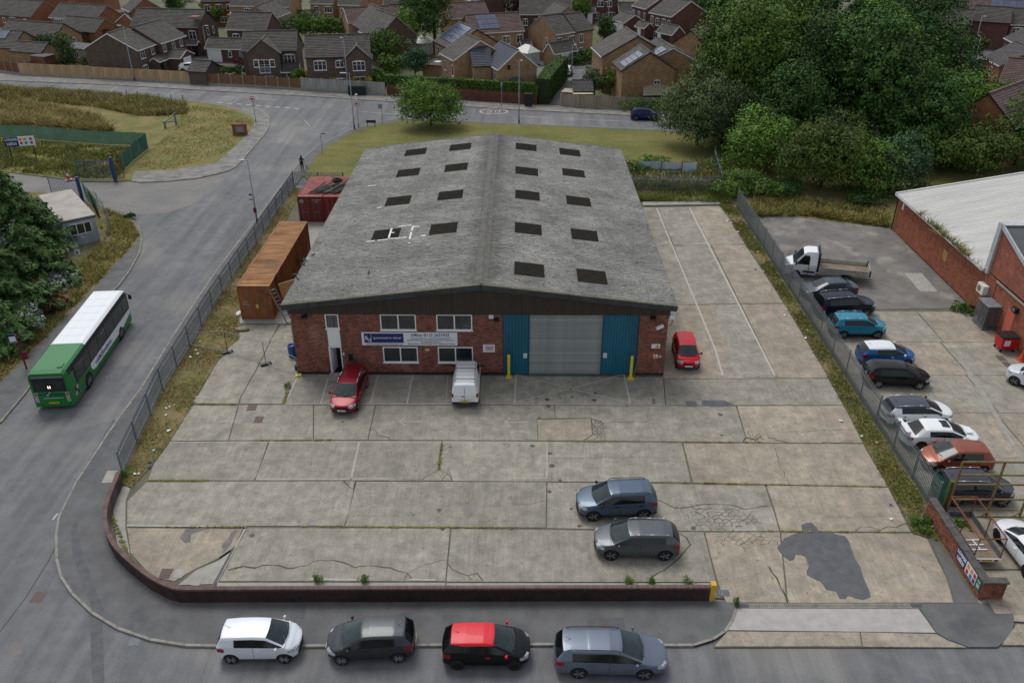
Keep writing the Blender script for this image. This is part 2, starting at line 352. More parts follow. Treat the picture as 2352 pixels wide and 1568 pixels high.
slab([(430,912),(455,908),(497,834),(522,804),(560,745),(640,745),(620,784),(588,848),(550,916),(547,926),(450,926)], CONC); slab([(668,746),(683,858),(654,927),(552,926),(552,916),(590,848),(622,784),(644,746)])
slab([(540,742),(565,700),(600,640),(668,640),(668,743)], CONC3); slab([(640,600),(700,500),(775,500),(690,640),(640,640)], CONC3)
slab([(258,1160),(265,1125),(286,1114),(300,1121),(289,1150),(288,1210),(300,1275),(346,1325),(395,1355),(390,1362),(320,1310),(270,1262)], CONC3)
slab([(2100,1205),(2140,1230),(2248,1384),(2194,1384),(2178,1330),(2133,1236),(2098,1222)], PAVE, .098)
slab([(1476,466),(1650,464),(1655,471),(1476,474)], CONC3, .22)
slab([(1360,962),(1384,972),(1391,1011),(1343,1011),(1362,998)], CONC); slab([(1715,1006),(1752,1015),(1707,1015)], CONC2); slab([(1009,1080),(1018,1082),(1036,1102),(984,1102)], CONC2); slab([(560,1213),(566,1213),(500,1338),(497,1335)], CONC3)
# crossing in front of the gate, drain channel
slab([(1692,1396),(2110,1397),(2150,1452),(1672,1446)], mat('concrete_pale', S(176,170,166), S(160,156,152), 2, .9, fine=.14, fsc=30), .095)
for q in [(1671,1448,1975,1450,1980,1483,1640,1483),(1977,1450,2150,1454,2180,1470,2222,1485,1982,1484)]: slab(list(zip(q[::2], q[1::2])), CONC2, .085)
sheet('side_pavement', PP([(2112,1384),(2320,1384),(2330,1420),(2325,1460),(2290,1484),(2225,1484),(2180,1468),(2152,1452),(2113,1396)], .1), .09, PAVE, .2)
sheet('crossing_base', PP([(1692,1386),(2111,1386),(2152,1450),(2222,1486),(1640,1486),(1672,1446)], .05), .05, JOINT, .1)
dr = thing('drain_channel', 'concrete drain channel with slotted grates across the yard entrance', 'drain', P(1690,1390,.1))
a, b = P(1694,1390.5,.1), P(2118,1390.5,.1)
MB().beam(a-Vector((0,0,.03)), b-Vector((0,0,.03)), .3, .07).build('channel', CONC3, dr, world=True)
for i in range(16):
    c = a.lerp(b, (i+.5)/16); g = MB()
    g.cbox((c.x, c.y, .112), (.52, .24, .02), 0)
    for k in range(6): g.cbox((c.x-.22+k*.088, c.y, .124), (.03, .14, .006), 1)
    g.build('grate', [KERB if i not in (0,15) else PATCH, BLACK], dr, world=True)
# next door yard
sheet('yard_margin', [Vector(p) for p in [(20.3,28.2,0),(45,28.2,0),(45,36,0),(20.3,36,0)]], .066, CONC3, .3); sheet('weedy_margin', [Vector(p) for p in [(22.4,78,0),(40,72,0),(40,88,0),(22.4,88,0)]], .06, STRAW, .2)
ny = sheet('neighbour_yard', [Vector(p) for p in [(22.7,83,0),(36.1,78,0),(36.1,57,0),(60,57,0),(60,22,0),(31,22,0)]]+PP([(2320,1384),(2215,1345),(2143,1178)], .1), .075, JOINT, .2)
sheet('old_tarmac', [Vector(p) for p in [(22.8,80.5,0),(27,79.6,0),(36.05,76.5,0),(36.05,59.8,0),(22.9,59.2,0)]], .10, GRAVEL, .05)
ys = [59.1,54.2,49.6,45.0,40.3,35.6,31.2]
for i in range(6):
    for x0, x1 in ((22.95,31.4-.25*i),(31.45-.25*i,36.0),(36.05,46)):
        if x0 > 36 and i == 0: continue
        slab([(x0,ys[i]),(x1,ys[i]),(x1,ys[i+1]),(x0,ys[i+1])], CONC2 if (i+int(x0))%2 else CONC, .10, True, .02, ny)
slab([(22.5,31.1),(46,31.1),(46,28.3),(22.5,28.3)], CONC2, .10, True, .02, ny)
for q in [(2275,1387,2352,1387,2400,1430,2330,1425),(2335,1432,2420,1432,2420,1480,2300,1480)]: slab(list(zip(q[::2], q[1::2])), CONC2, .09, parent=ny)
ck = MB()
def crack(pts, wd=.035, jag=.06, z=.1045, world=False):
    q = [Vector(p) for p in pts] if world else PP(pts, .1); full = []
    for a, b in zip(q[:-1], q[1:]):
        n = max(1, int((b-a).length/.3)); d = (b-a).normalized(); s = Vector((-d.y, d.x, 0))
        for i in range(n): full.append(a.lerp(b, i/n)+s*random.uniform(-jag, jag)*(i > 0))
    full.append(q[-1]); vs = []
    for i, p in enumerate(full):
        d = (full[min(i+1,len(full)-1)]-full[max(i-1,0)]).normalized(); s = Vector((-d.y, d.x, 0))*wd*random.uniform(.25,.7)
        vs += [(p.x+s.x, p.y+s.y, z), (p.x-s.x, p.y-s.y, z)]
    ck.add(vs, [(2*i,2*i+2,2*i+3,2*i+1) for i in range(len(full)-1)])
def C4(ox, oy, *xy): return [(ox+xy[i]/4, oy+xy[i+1]/4) for i in range(0, len(xy), 2)]
crack(C4(588,1176,0,510,60,487,220,490,290,515,460,492,530,450,600,437,760,450,900,505,1050,490,1240,510,1395,560,1440,625), .06)
crack(C4(588,1176,1395,560,1560,480,1750,435), .03); crack(C4(588,1176,1395,560,1360,625)); crack(C4(588,1176,1765,475,1800,520,1940,580,2030,560,2085,630), .05); crack(C4(588,1176,1940,580,1990,625), .05)
crack([(523,1309),(560,1300),(588,1304)], .1); crack(C4(588,1176,2070,130,2110,100,2230,40,2351,0), .02)
crack(C4(1176,1176,1510,180,1600,230,1640,300,1500,450,1400,530,1290,590,1270,650), .07)
crack(C4(1176,784,0,1500,150,1500,330,1460), .03); crack(C4(1176,784,830,750,1000,740,1200,738,1370,770), .03)
crack(C4(1176,784,340,1070,760,1068,1230,1060,1560,1068), .025); crack(C4(1176,784,1340,1450,1500,1530,1720,1500,1880,1490,2060,1510,2130,1540,2351,1510), .05)
crack(C4(588,784,1045,805,1100,820,1120,860,1210,880,1240,905), .05); crack(C4(588,784,1530,1270,1600,1220,1680,1180,1760,1210,1800,1270), .06)
crack(C4(588,784,800,1275,850,1330,895,1355,920,1275), .06); crack(C4(1764,1176,800,170,860,130,960,140,1030,165,1100,130,1180,140,1290,95), .05); crack(C4(1764,1176,1030,165,930,170), .04)
crack(C4(1764,1176,10,500,80,600,150,740,180,830), .08); crack(C4(1764,1176,540,45,900,40,1240,35), .02); crack(C4(1764,784,50,940,110,1130,190,1310), .03); crack(C4(1764,784,0,880,90,910,180,925), .06)
crack(C4(1764,784,160,830,500,815,780,805), .02); crack(C4(1764,784,490,935,540,915,620,930,800,915), .04); crack(C4(1176,392,1460,640,1600,650,1700,660,1780,645), .04); crack(C4(1176,392,1480,650,1560,690), .03)
for k in range(9):
    crack(C4(1764,784,20+k*60,340+k*7,120+k*50,430+k*14,190+k*55,580), .012, .1)
# crazed area near the entrance: irregular small cells
def craze(cx_, cy_, rx, ry, n, seed, wd=.03):
    """crazed patch: jittered honeycomb, broken towards its edge"""
    r = random.Random(seed); k = max(2.0, math.sqrt(2.6*rx*ry/n)); V = {}
    def vt(i, j):
        if (i, j) not in V: V[(i,j)] = (cx_+k*1.15*i*.87+r.uniform(-.42,.42)*k, cy_+k*.62*(j*1.5+(.5 if (i+j)%2 else 0))+r.uniform(-.3,.3)*k)
        return V[(i,j)]
    I, J = int(rx/k)+2, int(ry/(k*.8))+2
    for i in range(-I, I+1):
        for j in range(-J, J+1):
            for q in ([(i+1, j)]+([(i, j+1)] if (i+j)%2 else [])):
                a, b = vt(i, j), vt(*q); f = math.hypot((a[0]-cx_)/rx, (a[1]-cy_)/ry)
                if f < 1 and r.random() > f*f*.6+.06: crack([a, b], wd*r.uniform(.5,1.3), .05)
craze(1650,1190,95,26,95,1); craze(1720,1240,85,20,55,2); craze(1372,985,14,25,34,3,.045); craze(1563,1020,10,6,9,4); craze(1735,1003,18,10,18,5,.05); craze(1365,1180,60,15,14,6,.02); craze(1590,1165,40,18,22,7,.02)
craze(1735,862,35,5,16,9); craze(1330,1125,18,7,10,10); craze(1016,1090,12,10,8,12,.04)
o = ck.build('crack_network', CRACK, yard); o['kind'] = 'stuff'
def flat(name, pts, m, z=.105, parent=yard, jag=0, world=False, th=.004):
    q = [Vector(p) for p in pts] if world else PP(pts, .1)
    if jag:
        r = []
        for i in range(len(q)):
            a, b = q[i], q[(i+1)%len(q)]; k = max(1, int((b-a).length/.25))
            for j in range(k): r.append(a.lerp(b, j/k)+Vector((random.uniform(-jag,jag), random.uniform(-jag,jag), 0)))
        q = r
    return MB().prism([(p[0],p[1]) for p in q], z-th, z).build(name, m, parent)
flat('tarmac_patch', C4(1764,1176,90,330,120,260,250,190,320,180,310,110,400,95,450,130,465,175,600,190,700,220,745,270,775,360,830,470,890,620,940,780,880,805,740,765,710,800,650,790,630,735,540,710,490,640,370,580,350,540,380,500,350,405,255,385,250,430,200,445,110,375), PATCH, .108, jag=.05)
flat('tarmac_patch', C4(1176,784,1740,540,1960,545,2070,590,1880,600,1740,590), PATCH, .108, jag=.04); flat('manhole_cover', C4(1176,784,1590,550,1690,550,1705,598,1605,598), PATCH, .112)
flat('worn_patch', C4(0,1176,1650,230,1720,150,1870,140,1900,150,1760,200,1750,270,1700,280), GRAVEL, .107, jag=.05)
flat('worn_patch', C4(0,1176,2040,310,2120,190,2180,150,2110,310,2040,380), GRAVEL, .107, jag=.05)
flat('manhole_cover', C4(0,1176,1490,517,1600,517,1550,610,1455,608), mat('rusty_cover', S(104,84,80), S(90,80,76), 6, .8), .110)
flat('manhole_cover', C4(0,1176,1620,520,1705,522,1665,605,1585,603), CONC3, .110); flat('manhole_cover', C4(0,1176,1795,590,1880,590,1830,672,1755,672), CONC3, .110)
flat('manhole_cover', C4(588,784,0,688,75,688,55,748,-25,748), MATS['rusty_cover'], .108); flat('manhole_cover', [(571,929),(592,929),(587,943),(565,943)], MATS['rusty_cover'], .108)
flat('edge_gutter', C4(0,1176,2140,320,2160,320,1970,685,1940,685), BLACK, .106)
flat('tarmac_patch', C4(1764,392,790,780,880,780,920,810,900,1020,1030,1055,880,1030,860,880,800,800), GRAVEL, .105, ny, .1); flat('concrete_patch', C4(1764,392,1250,940,1410,940,1560,1110,1400,1110), CONC3, .106, ny)
for q in [(2080,130,2150,130,2200,178,2130,178),(2140,187,2200,187,2260,235,2190,235),(2195,250,2265,250,2310,292,2240,292)]: flat('drain_grate', C4(1764,784,*q), MATS['rusty_cover'], .107, ny)
flat('drain_strip', C4(1764,784,1740,150,1780,150,2000,480,2351,1080,2351,1130,1960,500), CONC3, .106, ny)
OILM = mat('oil_stain', S(86,82,74), S(72,70,64), 5, .7)
for i in range(34):      # oil drips in front of the shutter and about the yard
    x, y = random.uniform(-.5,9), random.uniform(45.4,47.2)
    if i > 15: x, y = random.uniform(-19,18), random.uniform(33,45)
    r = random.uniform(.06,.19); MB().prism([(x+r*random.uniform(.6,1.2)*math.cos(t*.7), y+r*random.uniform(.6,1.2)*math.sin(t*.7)) for t in range(9)], .100, .1055).build('oil_stain', OILM, yard)
def line(pts, wd=.1, m=None, z=.1065, parent=yard, name='painted_line', zp=.1):
    q = PP(pts, zp)
    for a, b in zip(q[:-1], q[1:]):
        d = (b-a).normalized(); s = Vector((-d.y, d.x, 0))*wd/2
        MB().prism([(a.x+s.x,a.y+s.y),(b.x+s.x,b.y+s.y),(b.x-s.x,b.y-s.y),(a.x-s.x,a.y-s.y)], z-.003, z).build(name, m or WLINE, parent)
line([(1508,478),(1642,800),(1660,862)], .14, z=.11); line([(1583,476),(1780,862)], .14, z=.11)
line([(682,866),(655,927)], .1); line([(655,927.5),(1092,927.5)], .1, FADE); line([(1176,928),(1448,929)], .08, FADE)
for t, b_ in (((754,867),(737,926)),((869,861),(851,926)),((948,861),(935,926)),((1029,862),(1024,926)),((1110,862),(1105,926))): line([t, b_], .1, WLINE if t[0] in (869,948,754) else FADE)
for q in [(755,873,772,868),(750,890,775,880),(745,908,765,898),(740,925,765,917)]: line([(q[0],q[1]),(q[2],q[3])], .08)
line([(1185,861),(1182,926)], .12); line([(1433,860),(1448,927)], .12); line([(1186,860),(1320,895),(1446,925)], .12, FADE); line([(1432,859),(1320,890),(1186,923)], .12, FADE)
for x, y in ((917,968),(1158,969)): line([(x,y),(x+55,y)], .1, FADE); line([(x+15,y-9),(x,y),(x+15,y+9)], .1, FADE, .1075)
line([(490,967),(505,950),(517,957)], .09, FADE); line([(500,968),(545,968)], .09, FADE)
line([(390,1014.5),(1176,1016)], .07, FADE); line([(825,1016),(806,1100)], .12, FADE); line([(588,1100),(893,1099)], .09, FADE); line([(291,1206.5),(565,1209)], .09, WLINE)
line([(712,1328.5),(818,1330.5)], .08); line([(940,1330),(1000,1331)], .08); line([(1256,1016),(1256,1098)], .09, FADE); line([(1176,1098),(1257,1098)], .09, FADE); line([(1176,1015),(1255,1015)], .09, FADE)
line([(588+40,767),(588+84,768)], .08, FADE); line([(588+45,767),(588+35,782),(588+84,784)], .08, FADE)
for q in [(2003,898,2128,903),(1993,651,1999,652),(2210,1168,2350,1170),(1843,651,1875,654),(1998,779,2035,781)]: line([(q[0],q[1]),(q[2],q[3])], .09, YLINE, .1065, ny)
# road markings
RL = bpy.data.objects['road']
for q in [(0,194,48,196.5),(75,198,125,201),(157,202,211,205),(239,207,294,210),(322,211,377,214),(406,216,461,219),(490,221,545,224),(574,226,632,230),(1194,267,1268,271),(1300,273,1450,279.5),(1487,280,1528,281.5),(1040,258,1070,260),(835,257,920,263)]:
    line([(q[0],q[1]),(q[2],q[3])], .1, WLINE, .006, RL, zp=0)
for i in range(9): line([(505+i*22-5,235.5+i*1.7),(505+i*22+6,236.5+i*1.7)], .28, WLINE, .006, RL, zp=0)
line([(560+138,275),(560+152,290)][:2], .1, FADE, .006, RL, zp=0); line([(121,1193),(132,1179)], .1, WLINE, .006, RL, zp=0)
e = P(1134,256.5,0); mb = MB()
for i in range(28):
    t0_, t1_ = 2*math.pi*i/28, 2*math.pi*(i+1)/28; f_ = lambda t, k: (e.x+2.05*k*math.cos(t), e.y+1.5*k*math.sin(t), .006)
    mb.add([f_(t0_,1),f_(t1_,1),f_(t1_,.88),f_(t0_,.88)], [(0,1,2,3)])
for x0, x1, y0, y1 in [(-.95,-.25,.5,.62),(-.95,-.25,-.62,-.5),(-.95,-.25,-.06,.06),(-.95,-.83,-.5,.0),(-.37,-.25,0,.5),(.2,.9,.5,.62),(.2,.9,-.62,-.5),(.2,.32,-.5,.5),(.78,.9,-.5,.5)]:
    mb.add([(e.x+x0,e.y+y0,.006),(e.x+x1,e.y+y0,.006),(e.x+x1,e.y+y1,.006),(e.x+x0,e.y+y1,.006)], [(0,1,2,3)])
mb.build('speed_limit_marking', WLINE, RL)
# road covers, gullies and scars
for q, m_ in [((262,719,380,712,375,814,262,812),'rusty_cover'),((0,0,0,0),None)][:1]:
    flat('road_cover', C4(0,1176,325,712,440,716,375,815,260,812), MATS['rusty_cover'], .006, RL)
def gully(px, rz=0, name='road_gully', z=.008, n=6, par=None):
    p = P(px[0], px[1], z); g = MB().cbox((p.x,p.y,z), (.48,.42,.01), 1, rz)
    for k in range(n): g.cbox((p.x+(-.19+k*.38/(n-1))*math.cos(rz), p.y+(-.19+k*.38/(n-1))*math.sin(rz), z+.006), (.035,.36,.008), 0, rz)
    g.build(name, [BLACK, DSTEEL], par or RL)
gully((309,1473)); gully((358,823), .5); gully((247,868), .4); gully((1664,1361), 0, 'yard_gully', .108, par=yard)
sheet('trench_reinstatement', PP([(206,1418),(236,1430),(240,1568),(212,1568)], .004), .004, PATCH, .004)
sheet('worn_road_patch', PP([(10,1490),(35,1472),(55,1480),(48,1500),(25,1510)], .004), .004, GRAVEL, .004)
line([(0,1450),(60,1370),(110,1290),(160,1190)], .05, CRACK, .005, RL, zp=0)
flat('pavement_cover', C4(1176,1176,820,1018,893,1020,895,1060,822,1058), MATS['rusty_cover'], .107, None)['kind']='structure'
sheet('pavement_patch', PP(C4(1176,1176,700,968,1030,970,1045,1095,690,1095), .104), .104, PATCH, .004); sheet('pavement_patch', PP(C4(588,1176,310,830,470,835,440,975,280,965), .104), .104, PATCH, .004)
sheet('pavement_patch', PP([(262,960),(268,983),(255,1010),(205,1105),(175,1106),(185,1085)], .104), .104, PATCH, .004); sheet('pavement_patch', PP([(247,1080),(275,1080),(262,1108),(233,1108)], .104), .104, CONC3, .004)
# estate roads and drives
sheet('estate_road', PP([(1233,147),(1263,151),(1316,156),(1351,155),(1383,142),(1413,127),(1438,114),(1447,105),(1438,97),(1406,85),(1388,75),(1366,60),(1363,47),(1385,40),(1470,34),(1600,30),(1600,20),(1660,20),(1640,60),(1480,60),(1410,66),(1443,82),(1490,94),(1510,110),(1470,170),(1400,190),(1300,190),(1290,205),(1225,205),(1225,165)], 0), 0, ASPH, .1)
sheet('estate_pavement', PP([(1180,150),(1205,125),(1225,122),(1263,135),(1316,150),(1345,150),(1376,138),(1400,122),(1406,108),(1400,85),(1410,88),(1438,97),(1449,105),(1438,115),(1413,128),(1383,143),(1351,156),(1316,157),(1263,152),(1233,148),(1200,160)], .08), .08, PAVE, .15)
for q in [(1403,84,1420,87,1436,96,1420,98),(1418,101,1445,104,1446,109,1425,110,1419,106),(1190,132,1210,130,1240,143,1233,147)]: sheet('grass_patch', PP(list(zip(q[::2], q[1::2])), .1), .10, GRASS, .1)
sheet('estate_road', PP([(421,30),(424,14),(440,6),(470,0),(480,-20),(420,-25),(330,-20),(330,-12),(400,-6),(420,4),(412,22),(400,34)], 0), 0, ASPH, .1)
sheet('driveway', PP([(425,131),(500,127),(520,124),(568,128),(562,150),(520,150),(470,152),(420,168),(410,150)], .02), .02, PAVE, .1); sheet('driveway', PP([(520,133),(566,127),(568,137),(512,150)], .03), .03, mat('block_paving', S(124,92,86), S(108,84,80), 2, .9, fine=.1), .05)
sheet('driveway', PP([(-20,125),(45,122),(60,140),(0,150)], .02), .02, GRAVEL, .1); sheet('driveway', PP([(20,60),(140,56),(140,48),(60,44),(-30,60),(-30,100),(0,100)], .02), .02, PAVE, .1)
sheet('garden_path', PP([(1243,240),(1284,240),(1310,190),(1296,188)], .02), .02, PAVE, .1)
sheet('bend_road', PP([(2160,190),(2180,158),(2200,150),(2240,110),(2290,112),(2352,150),(2500,200),(2500,330),(2170,240)], 0), 0, ASPH, .1)
# ================================================================ MAIN BUILDING
BX0, BX1, BY, BYE, WZ = -15.08, 10.05, 49.49, 83.9, 4.78
bld = thing('industrial_unit', 'large red brick and blue clad industrial unit with grey corrugated roof and roller shutter', 'building', (-2.5, BY, .1))
MORT = mat('mortar', S(178,152,136), S(146,120,106), 2, .95, fine=.1)
BRK = mat('red_brick', S(146,88,72), S(112,66,56), 1.6, .9, fine=.14, fsc=18, tone=.45, c3=S(150,104,86), sc3=.5, w3=.55)
def bricks(x0, x1, z0, z1, holes, mapf, bl=.225, bh=.075, g=.01, proud=.008, prob=1.0):
    """running bond bricks on a wall: mapf(s, n, z) -> point; returns verts, faces, tones"""
    V = []; F = []; T = []; rows = int((z1-z0)/bh)
    for r in range(rows):
        za, zb = z0+r*bh+g/2, z0+(r+1)*bh-g/2; s = x0-(bl/2 if r % 2 else 0)
        while s < x1:
            a, b = max(s, x0)+g/2, min(s+bl, x1)-g/2; s += bl
            cuts = [(a, b)]
            for (h0, h1, k0, k1) in holes:
                if zb > k0 and za < k1:
                    nc = []
                    for (p, q) in cuts:
                        if q <= h0 or p >= h1: nc.append((p, q))
                        else:
                            if p < h0: nc.append((p, h0))
                            if q > h1: nc.append((h1, q))
                    cuts = nc
            for (p, q) in cuts:
                if q-p < .03: continue
                n = len(V); pr = proud+random.uniform(-.003,.003)
                V += [mapf(p,0,za),mapf(q,0,za),mapf(q,0,zb),mapf(p,0,zb),mapf(p,pr,za),mapf(q,pr,za),mapf(q,pr,zb),mapf(p,pr,zb)]
                F += [(n+4,n+5,n+6,n+7),(n,n+1,n+5,n+4),(n+1,n+2,n+6,n+5),(n+2,n+3,n+7,n+6),(n+3,n,n+4,n+7)]; T += [random.random()]*5
    return np.array(V), np.array(F), T
def brick_part(name, args, parent, m=None, off=None, **k):
    V, F, T = bricks(*args, **k)
    if off is not None: V = V-np.array(off)[None,:]
    o = put(name, np_mesh(name, V, F, m or BRK, T), parent); o['kind'] = 'stuff'; return o
L0 = tuple(bld.location)
WIN = [(-12.80,-11.90,3.66,4.75),(-9.13,-6.75,3.56,4.75),(-5.38,-3.0,3.56,4.75),(-9.12,-6.75,1.05,2.26),(-5.38,-3.0,1.05,2.26)]
DOOR = (-12.80,-11.93,.12,2.27); PANEL = (-12.78,-11.90,2.3,3.63)
holes = WIN+[DOOR, PANEL]
mb = MB()   # backing walls, with the window holes left open
xs = sorted({BX0,-.95}|{h[0] for h in holes}|{h[1] for h in holes}); zs = sorted({.1,WZ}|{h[2] for h in holes}|{h[3] for h in holes})
for i in range(len(xs)-1):
    for j in range(len(zs)-1):
        cx_, cz_ = (xs[i]+xs[i+1])/2, (zs[j]+zs[j+1])/2
        if not any(h[0] < cx_ < h[1] and h[2] < cz_ < h[3] for h in holes): mb.box(xs[i],BY,zs[j],xs[i+1],BY+.3,zs[j+1])
mb.box(8.13,BY,.1,BX1,BY+.3,WZ)
mb.box(BX0,BY+.3,.1,BX0+.3,BYE,5.5); mb.box(BX1-.3,BY+.3,.1,BX1,BYE,5.5); mb.box(BX0+.3,BYE-.3,.1,BX1-.3,BYE,5.5)
mb.build('wall', MORT, bld, world=True)
fm = lambda s, n, z: (s, BY-n, z)
brick_part('brickwork', (BX0,-.95,.25,WZ,holes,fm), bld, off=L0); brick_part('brickwork', (8.13,BX1,.25,WZ,[],fm), bld, off=L0)
brick_part('brickwork', (BY,BYE,.25,WZ,[],lambda s,n,z:(BX1+n,s,z)), bld, off=L0, bl=.45, bh=.15); brick_part('brickwork', (BY,BYE,.25,WZ,[],lambda s,n,z:(BX0-n,s,z)), bld, off=L0, bl=.45, bh=.15)
MB().box(BX0-.02,BY-.03,.1,DOOR[0]-.05,BY,.25).box(DOOR[1]+.05,BY-.03,.1,-.95,BY,.25).box(8.13,BY-.03,.1,BX1+.02,BY,.25).build('damp_course', mat('bitumen', S(44,42,40), None), bld, world=True)
def window(parent, x0, x1, z0, z1, y, mull=(.5,), fw=.07, glass=None, sill=True, off=(0,0,0), open_=False):
    m = MB(); y0 = y-.05
    m.box(x0,y0,z0,x1,y+.04,z0+fw); m.box(x0,y0,z1-fw,x1,y+.04,z1); m.box(x0,y0,z0+fw,x0+fw,y+.04,z1-fw); m.box(x1-fw,y0,z0+fw,x1,y+.04,z1-fw)
    for t in mull: c = x0+(x1-x0)*t; m.box(c-.04,y0,z0+fw,c+.04,y+.04,z1-fw)
    if sill: m.box(x0-.06,y-.1,z0-.06,x1+.06,y+.02,z0)
    f = m.build('window_frame', WHITE, parent, world=True)
    ed = [0]+list(mull)+[1]
    for a, b in zip(ed[:-1], ed[1:]):
        xa, xb = x0+(x1-x0)*a+.05, x0+(x1-x0)*b-.05
        g = MB().box(xa,y-.005,z0+fw-.01,xb,y+.01,z1-fw+.01); g.v = [(p[0]-parent.location[0],p[1]-parent.location[1],p[2]-parent.location[2]) for p in g.v]
        g.build('pane', glass or GLASS, f)
    return f
for i, h in enumerate(WIN): window(bld, h[0], h[1], h[2], h[3], BY, () if i == 0 else (.5,), glass=GLASSC if i == 0 else GLASS)
MB().box(PANEL[0]+.02,BY-.04,PANEL[2],PANEL[1]-.02,BY+.02,PANEL[3]).build('white_panel', WHITE, bld, world=True)
fd = MB().box(DOOR[0],BY-.05,.12,DOOR[0]+.07,BY+.1,DOOR[3]).box(DOOR[1]-.07,BY-.05,.12,DOOR[1],BY+.1,DOOR[3]).box(DOOR[0]+.07,BY-.05,DOOR[3]-.07,DOOR[1]-.07,BY+.1,DOOR[3]).build('door_frame', WHITE, bld, world=True)
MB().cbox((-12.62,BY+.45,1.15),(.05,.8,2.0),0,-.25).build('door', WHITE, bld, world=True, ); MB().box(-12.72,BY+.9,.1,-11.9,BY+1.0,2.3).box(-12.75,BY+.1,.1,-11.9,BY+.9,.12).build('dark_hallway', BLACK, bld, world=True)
MB().box(-12.9,BY-.32,.1,-11.85,BY,.2).build('door_step', CONC3, bld, world=True)
BLUE = mat('blue_cladding', S(22,100,124), S(18,86,108), .8, .5, stretch=(1,1,.2)); BLUED = mat('blue_cladding_dark', S(12,68,94), S(10,60,84), .8, .5)
def ribbed(parent, name, x0, x1, z0, z1, y, m, pitch=.19, dep=.03):
    n = round((x1-x0)/pitch); p = (x1-x0)/n; g = MB()
    for i in range(n):
        a = x0+i*p; vs = [(a,y),(a+p*.62,y),(a+p*.7,y+dep),(a+p*.92,y+dep),(a+p,y)]
        for q, r in zip(vs[:-1], vs[1:]): g.add([(q[0],q[1],z0),(r[0],r[1],z0),(r[0],r[1],z1),(q[0],q[1],z1)], [(0,1,2,3)])
    g.build(name, m, parent, world=True)
def sheets(x0, x1, n):
    for i in range(n): a = x0+(x1-x0)*i/n; ribbed(bld, 'cladding_sheet', a, x0+(x1-x0)*(i+1)/n-.004, .14, WZ, BY-.02, BLUE, .2)
sheets(-.93, .79, 2); sheets(5.74, 8.11, 3); MB().box(-.95,BY-.05,.14,-.9,BY+.02,WZ).box(.77,BY-.05,.14,.83,BY+.05,WZ).box(5.71,BY-.05,.14,5.77,BY+.05,WZ).box(8.08,BY-.05,.14,8.13,BY+.02,WZ).build('cladding_trim', BLUED, bld, world=True)
SHUT = mat('shutter_grey', S(158,162,160), S(142,147,146), 1.2, .55, .2, rnd=.13)
n = 48; h_ = (WZ-.16)/n; me = MB().add([(0,0,0),(4.88,0,0),(4.88,-.035,h_*.35),(0,-.035,h_*.35),(4.88,-.035,h_*.7),(0,-.035,h_*.7),(4.88,0,h_),(0,0,h_)], [(0,1,2,3),(3,2,4,5),(5,4,6,7)]).mesh('shutter_slat', SHUT)
sh = MB().box(.83,BY+.06,.12,5.71,BY+.1,WZ).build('roller_shutter', SHUT, bld, world=True)
for i in range(n): put('shutter_slat', me, sh, (.83-L0[0], .055, .12-L0[2]+.02+i*h_))
MB().box(.83,BY-.02,.12,5.71,BY+.05,.2).build('shutter_foot', DSTEEL, bld, world=True)
# brown gable cladding
BROWN = mat('brown_cladding', S(60,50,42), S(50,42,36), 1.5, .6, stretch=(2,1,.15)); rx, rz, ez = -2.35, 7.05, 5.55
xsb = np.linspace(BX0-.08, BX1+.08, 25); zt = lambda x: (ez+(rz-ez)*(x-BX0)/(rx-BX0) if x < rx else ez+(rz-ez)*(BX1-x)/(BX1-rx))-.12
for a, b in zip(xsb[:-1], xsb[1:]):
    k = 6; g = MB()
    for i in range(k):
        p = a+(b-a-.006)*i/k; q = a+(b-a-.006)*(i+1)/k; m_ = p+(q-p)*.7; yy = BY-.09
        for (u0, y0, u1, y1) in ((p,yy,m_,yy),(m_,yy,q,yy+.025)):
            g.add([(u0,y0,WZ-.02),(u1,y1,WZ-.02),(u1,y1,zt(u1)),(u0,y0,zt(u0))], [(0,1,2,3)])
    g.build('gable_sheet', BROWN, bld, world=True)
MB().add([(BX0-.06,BY-.06,WZ),(BX1+.06,BY-.06,WZ),(BX1+.06,BY-.06,zt(BX1)),(rx,BY-.06,zt(rx)),(BX0-.06,BY-.06,zt(BX0)),
          (BX0-.06,BY+.25,WZ),(BX1+.06,BY+.25,WZ),(BX1+.06,BY+.25,zt(BX1)),(rx,BY+.25,zt(rx)),(BX0-.06,BY+.25,zt(BX0))],
         [(0,1,2,3,4),(9,8,7,6,5),(0,5,6,1)]).build('gable_wall', BROWN, bld, world=True)
MB().box(BX0-.06,BYE-.3,WZ,BX1+.06,BYE,5.5).build('back_wall', BROWN, bld, world=True)
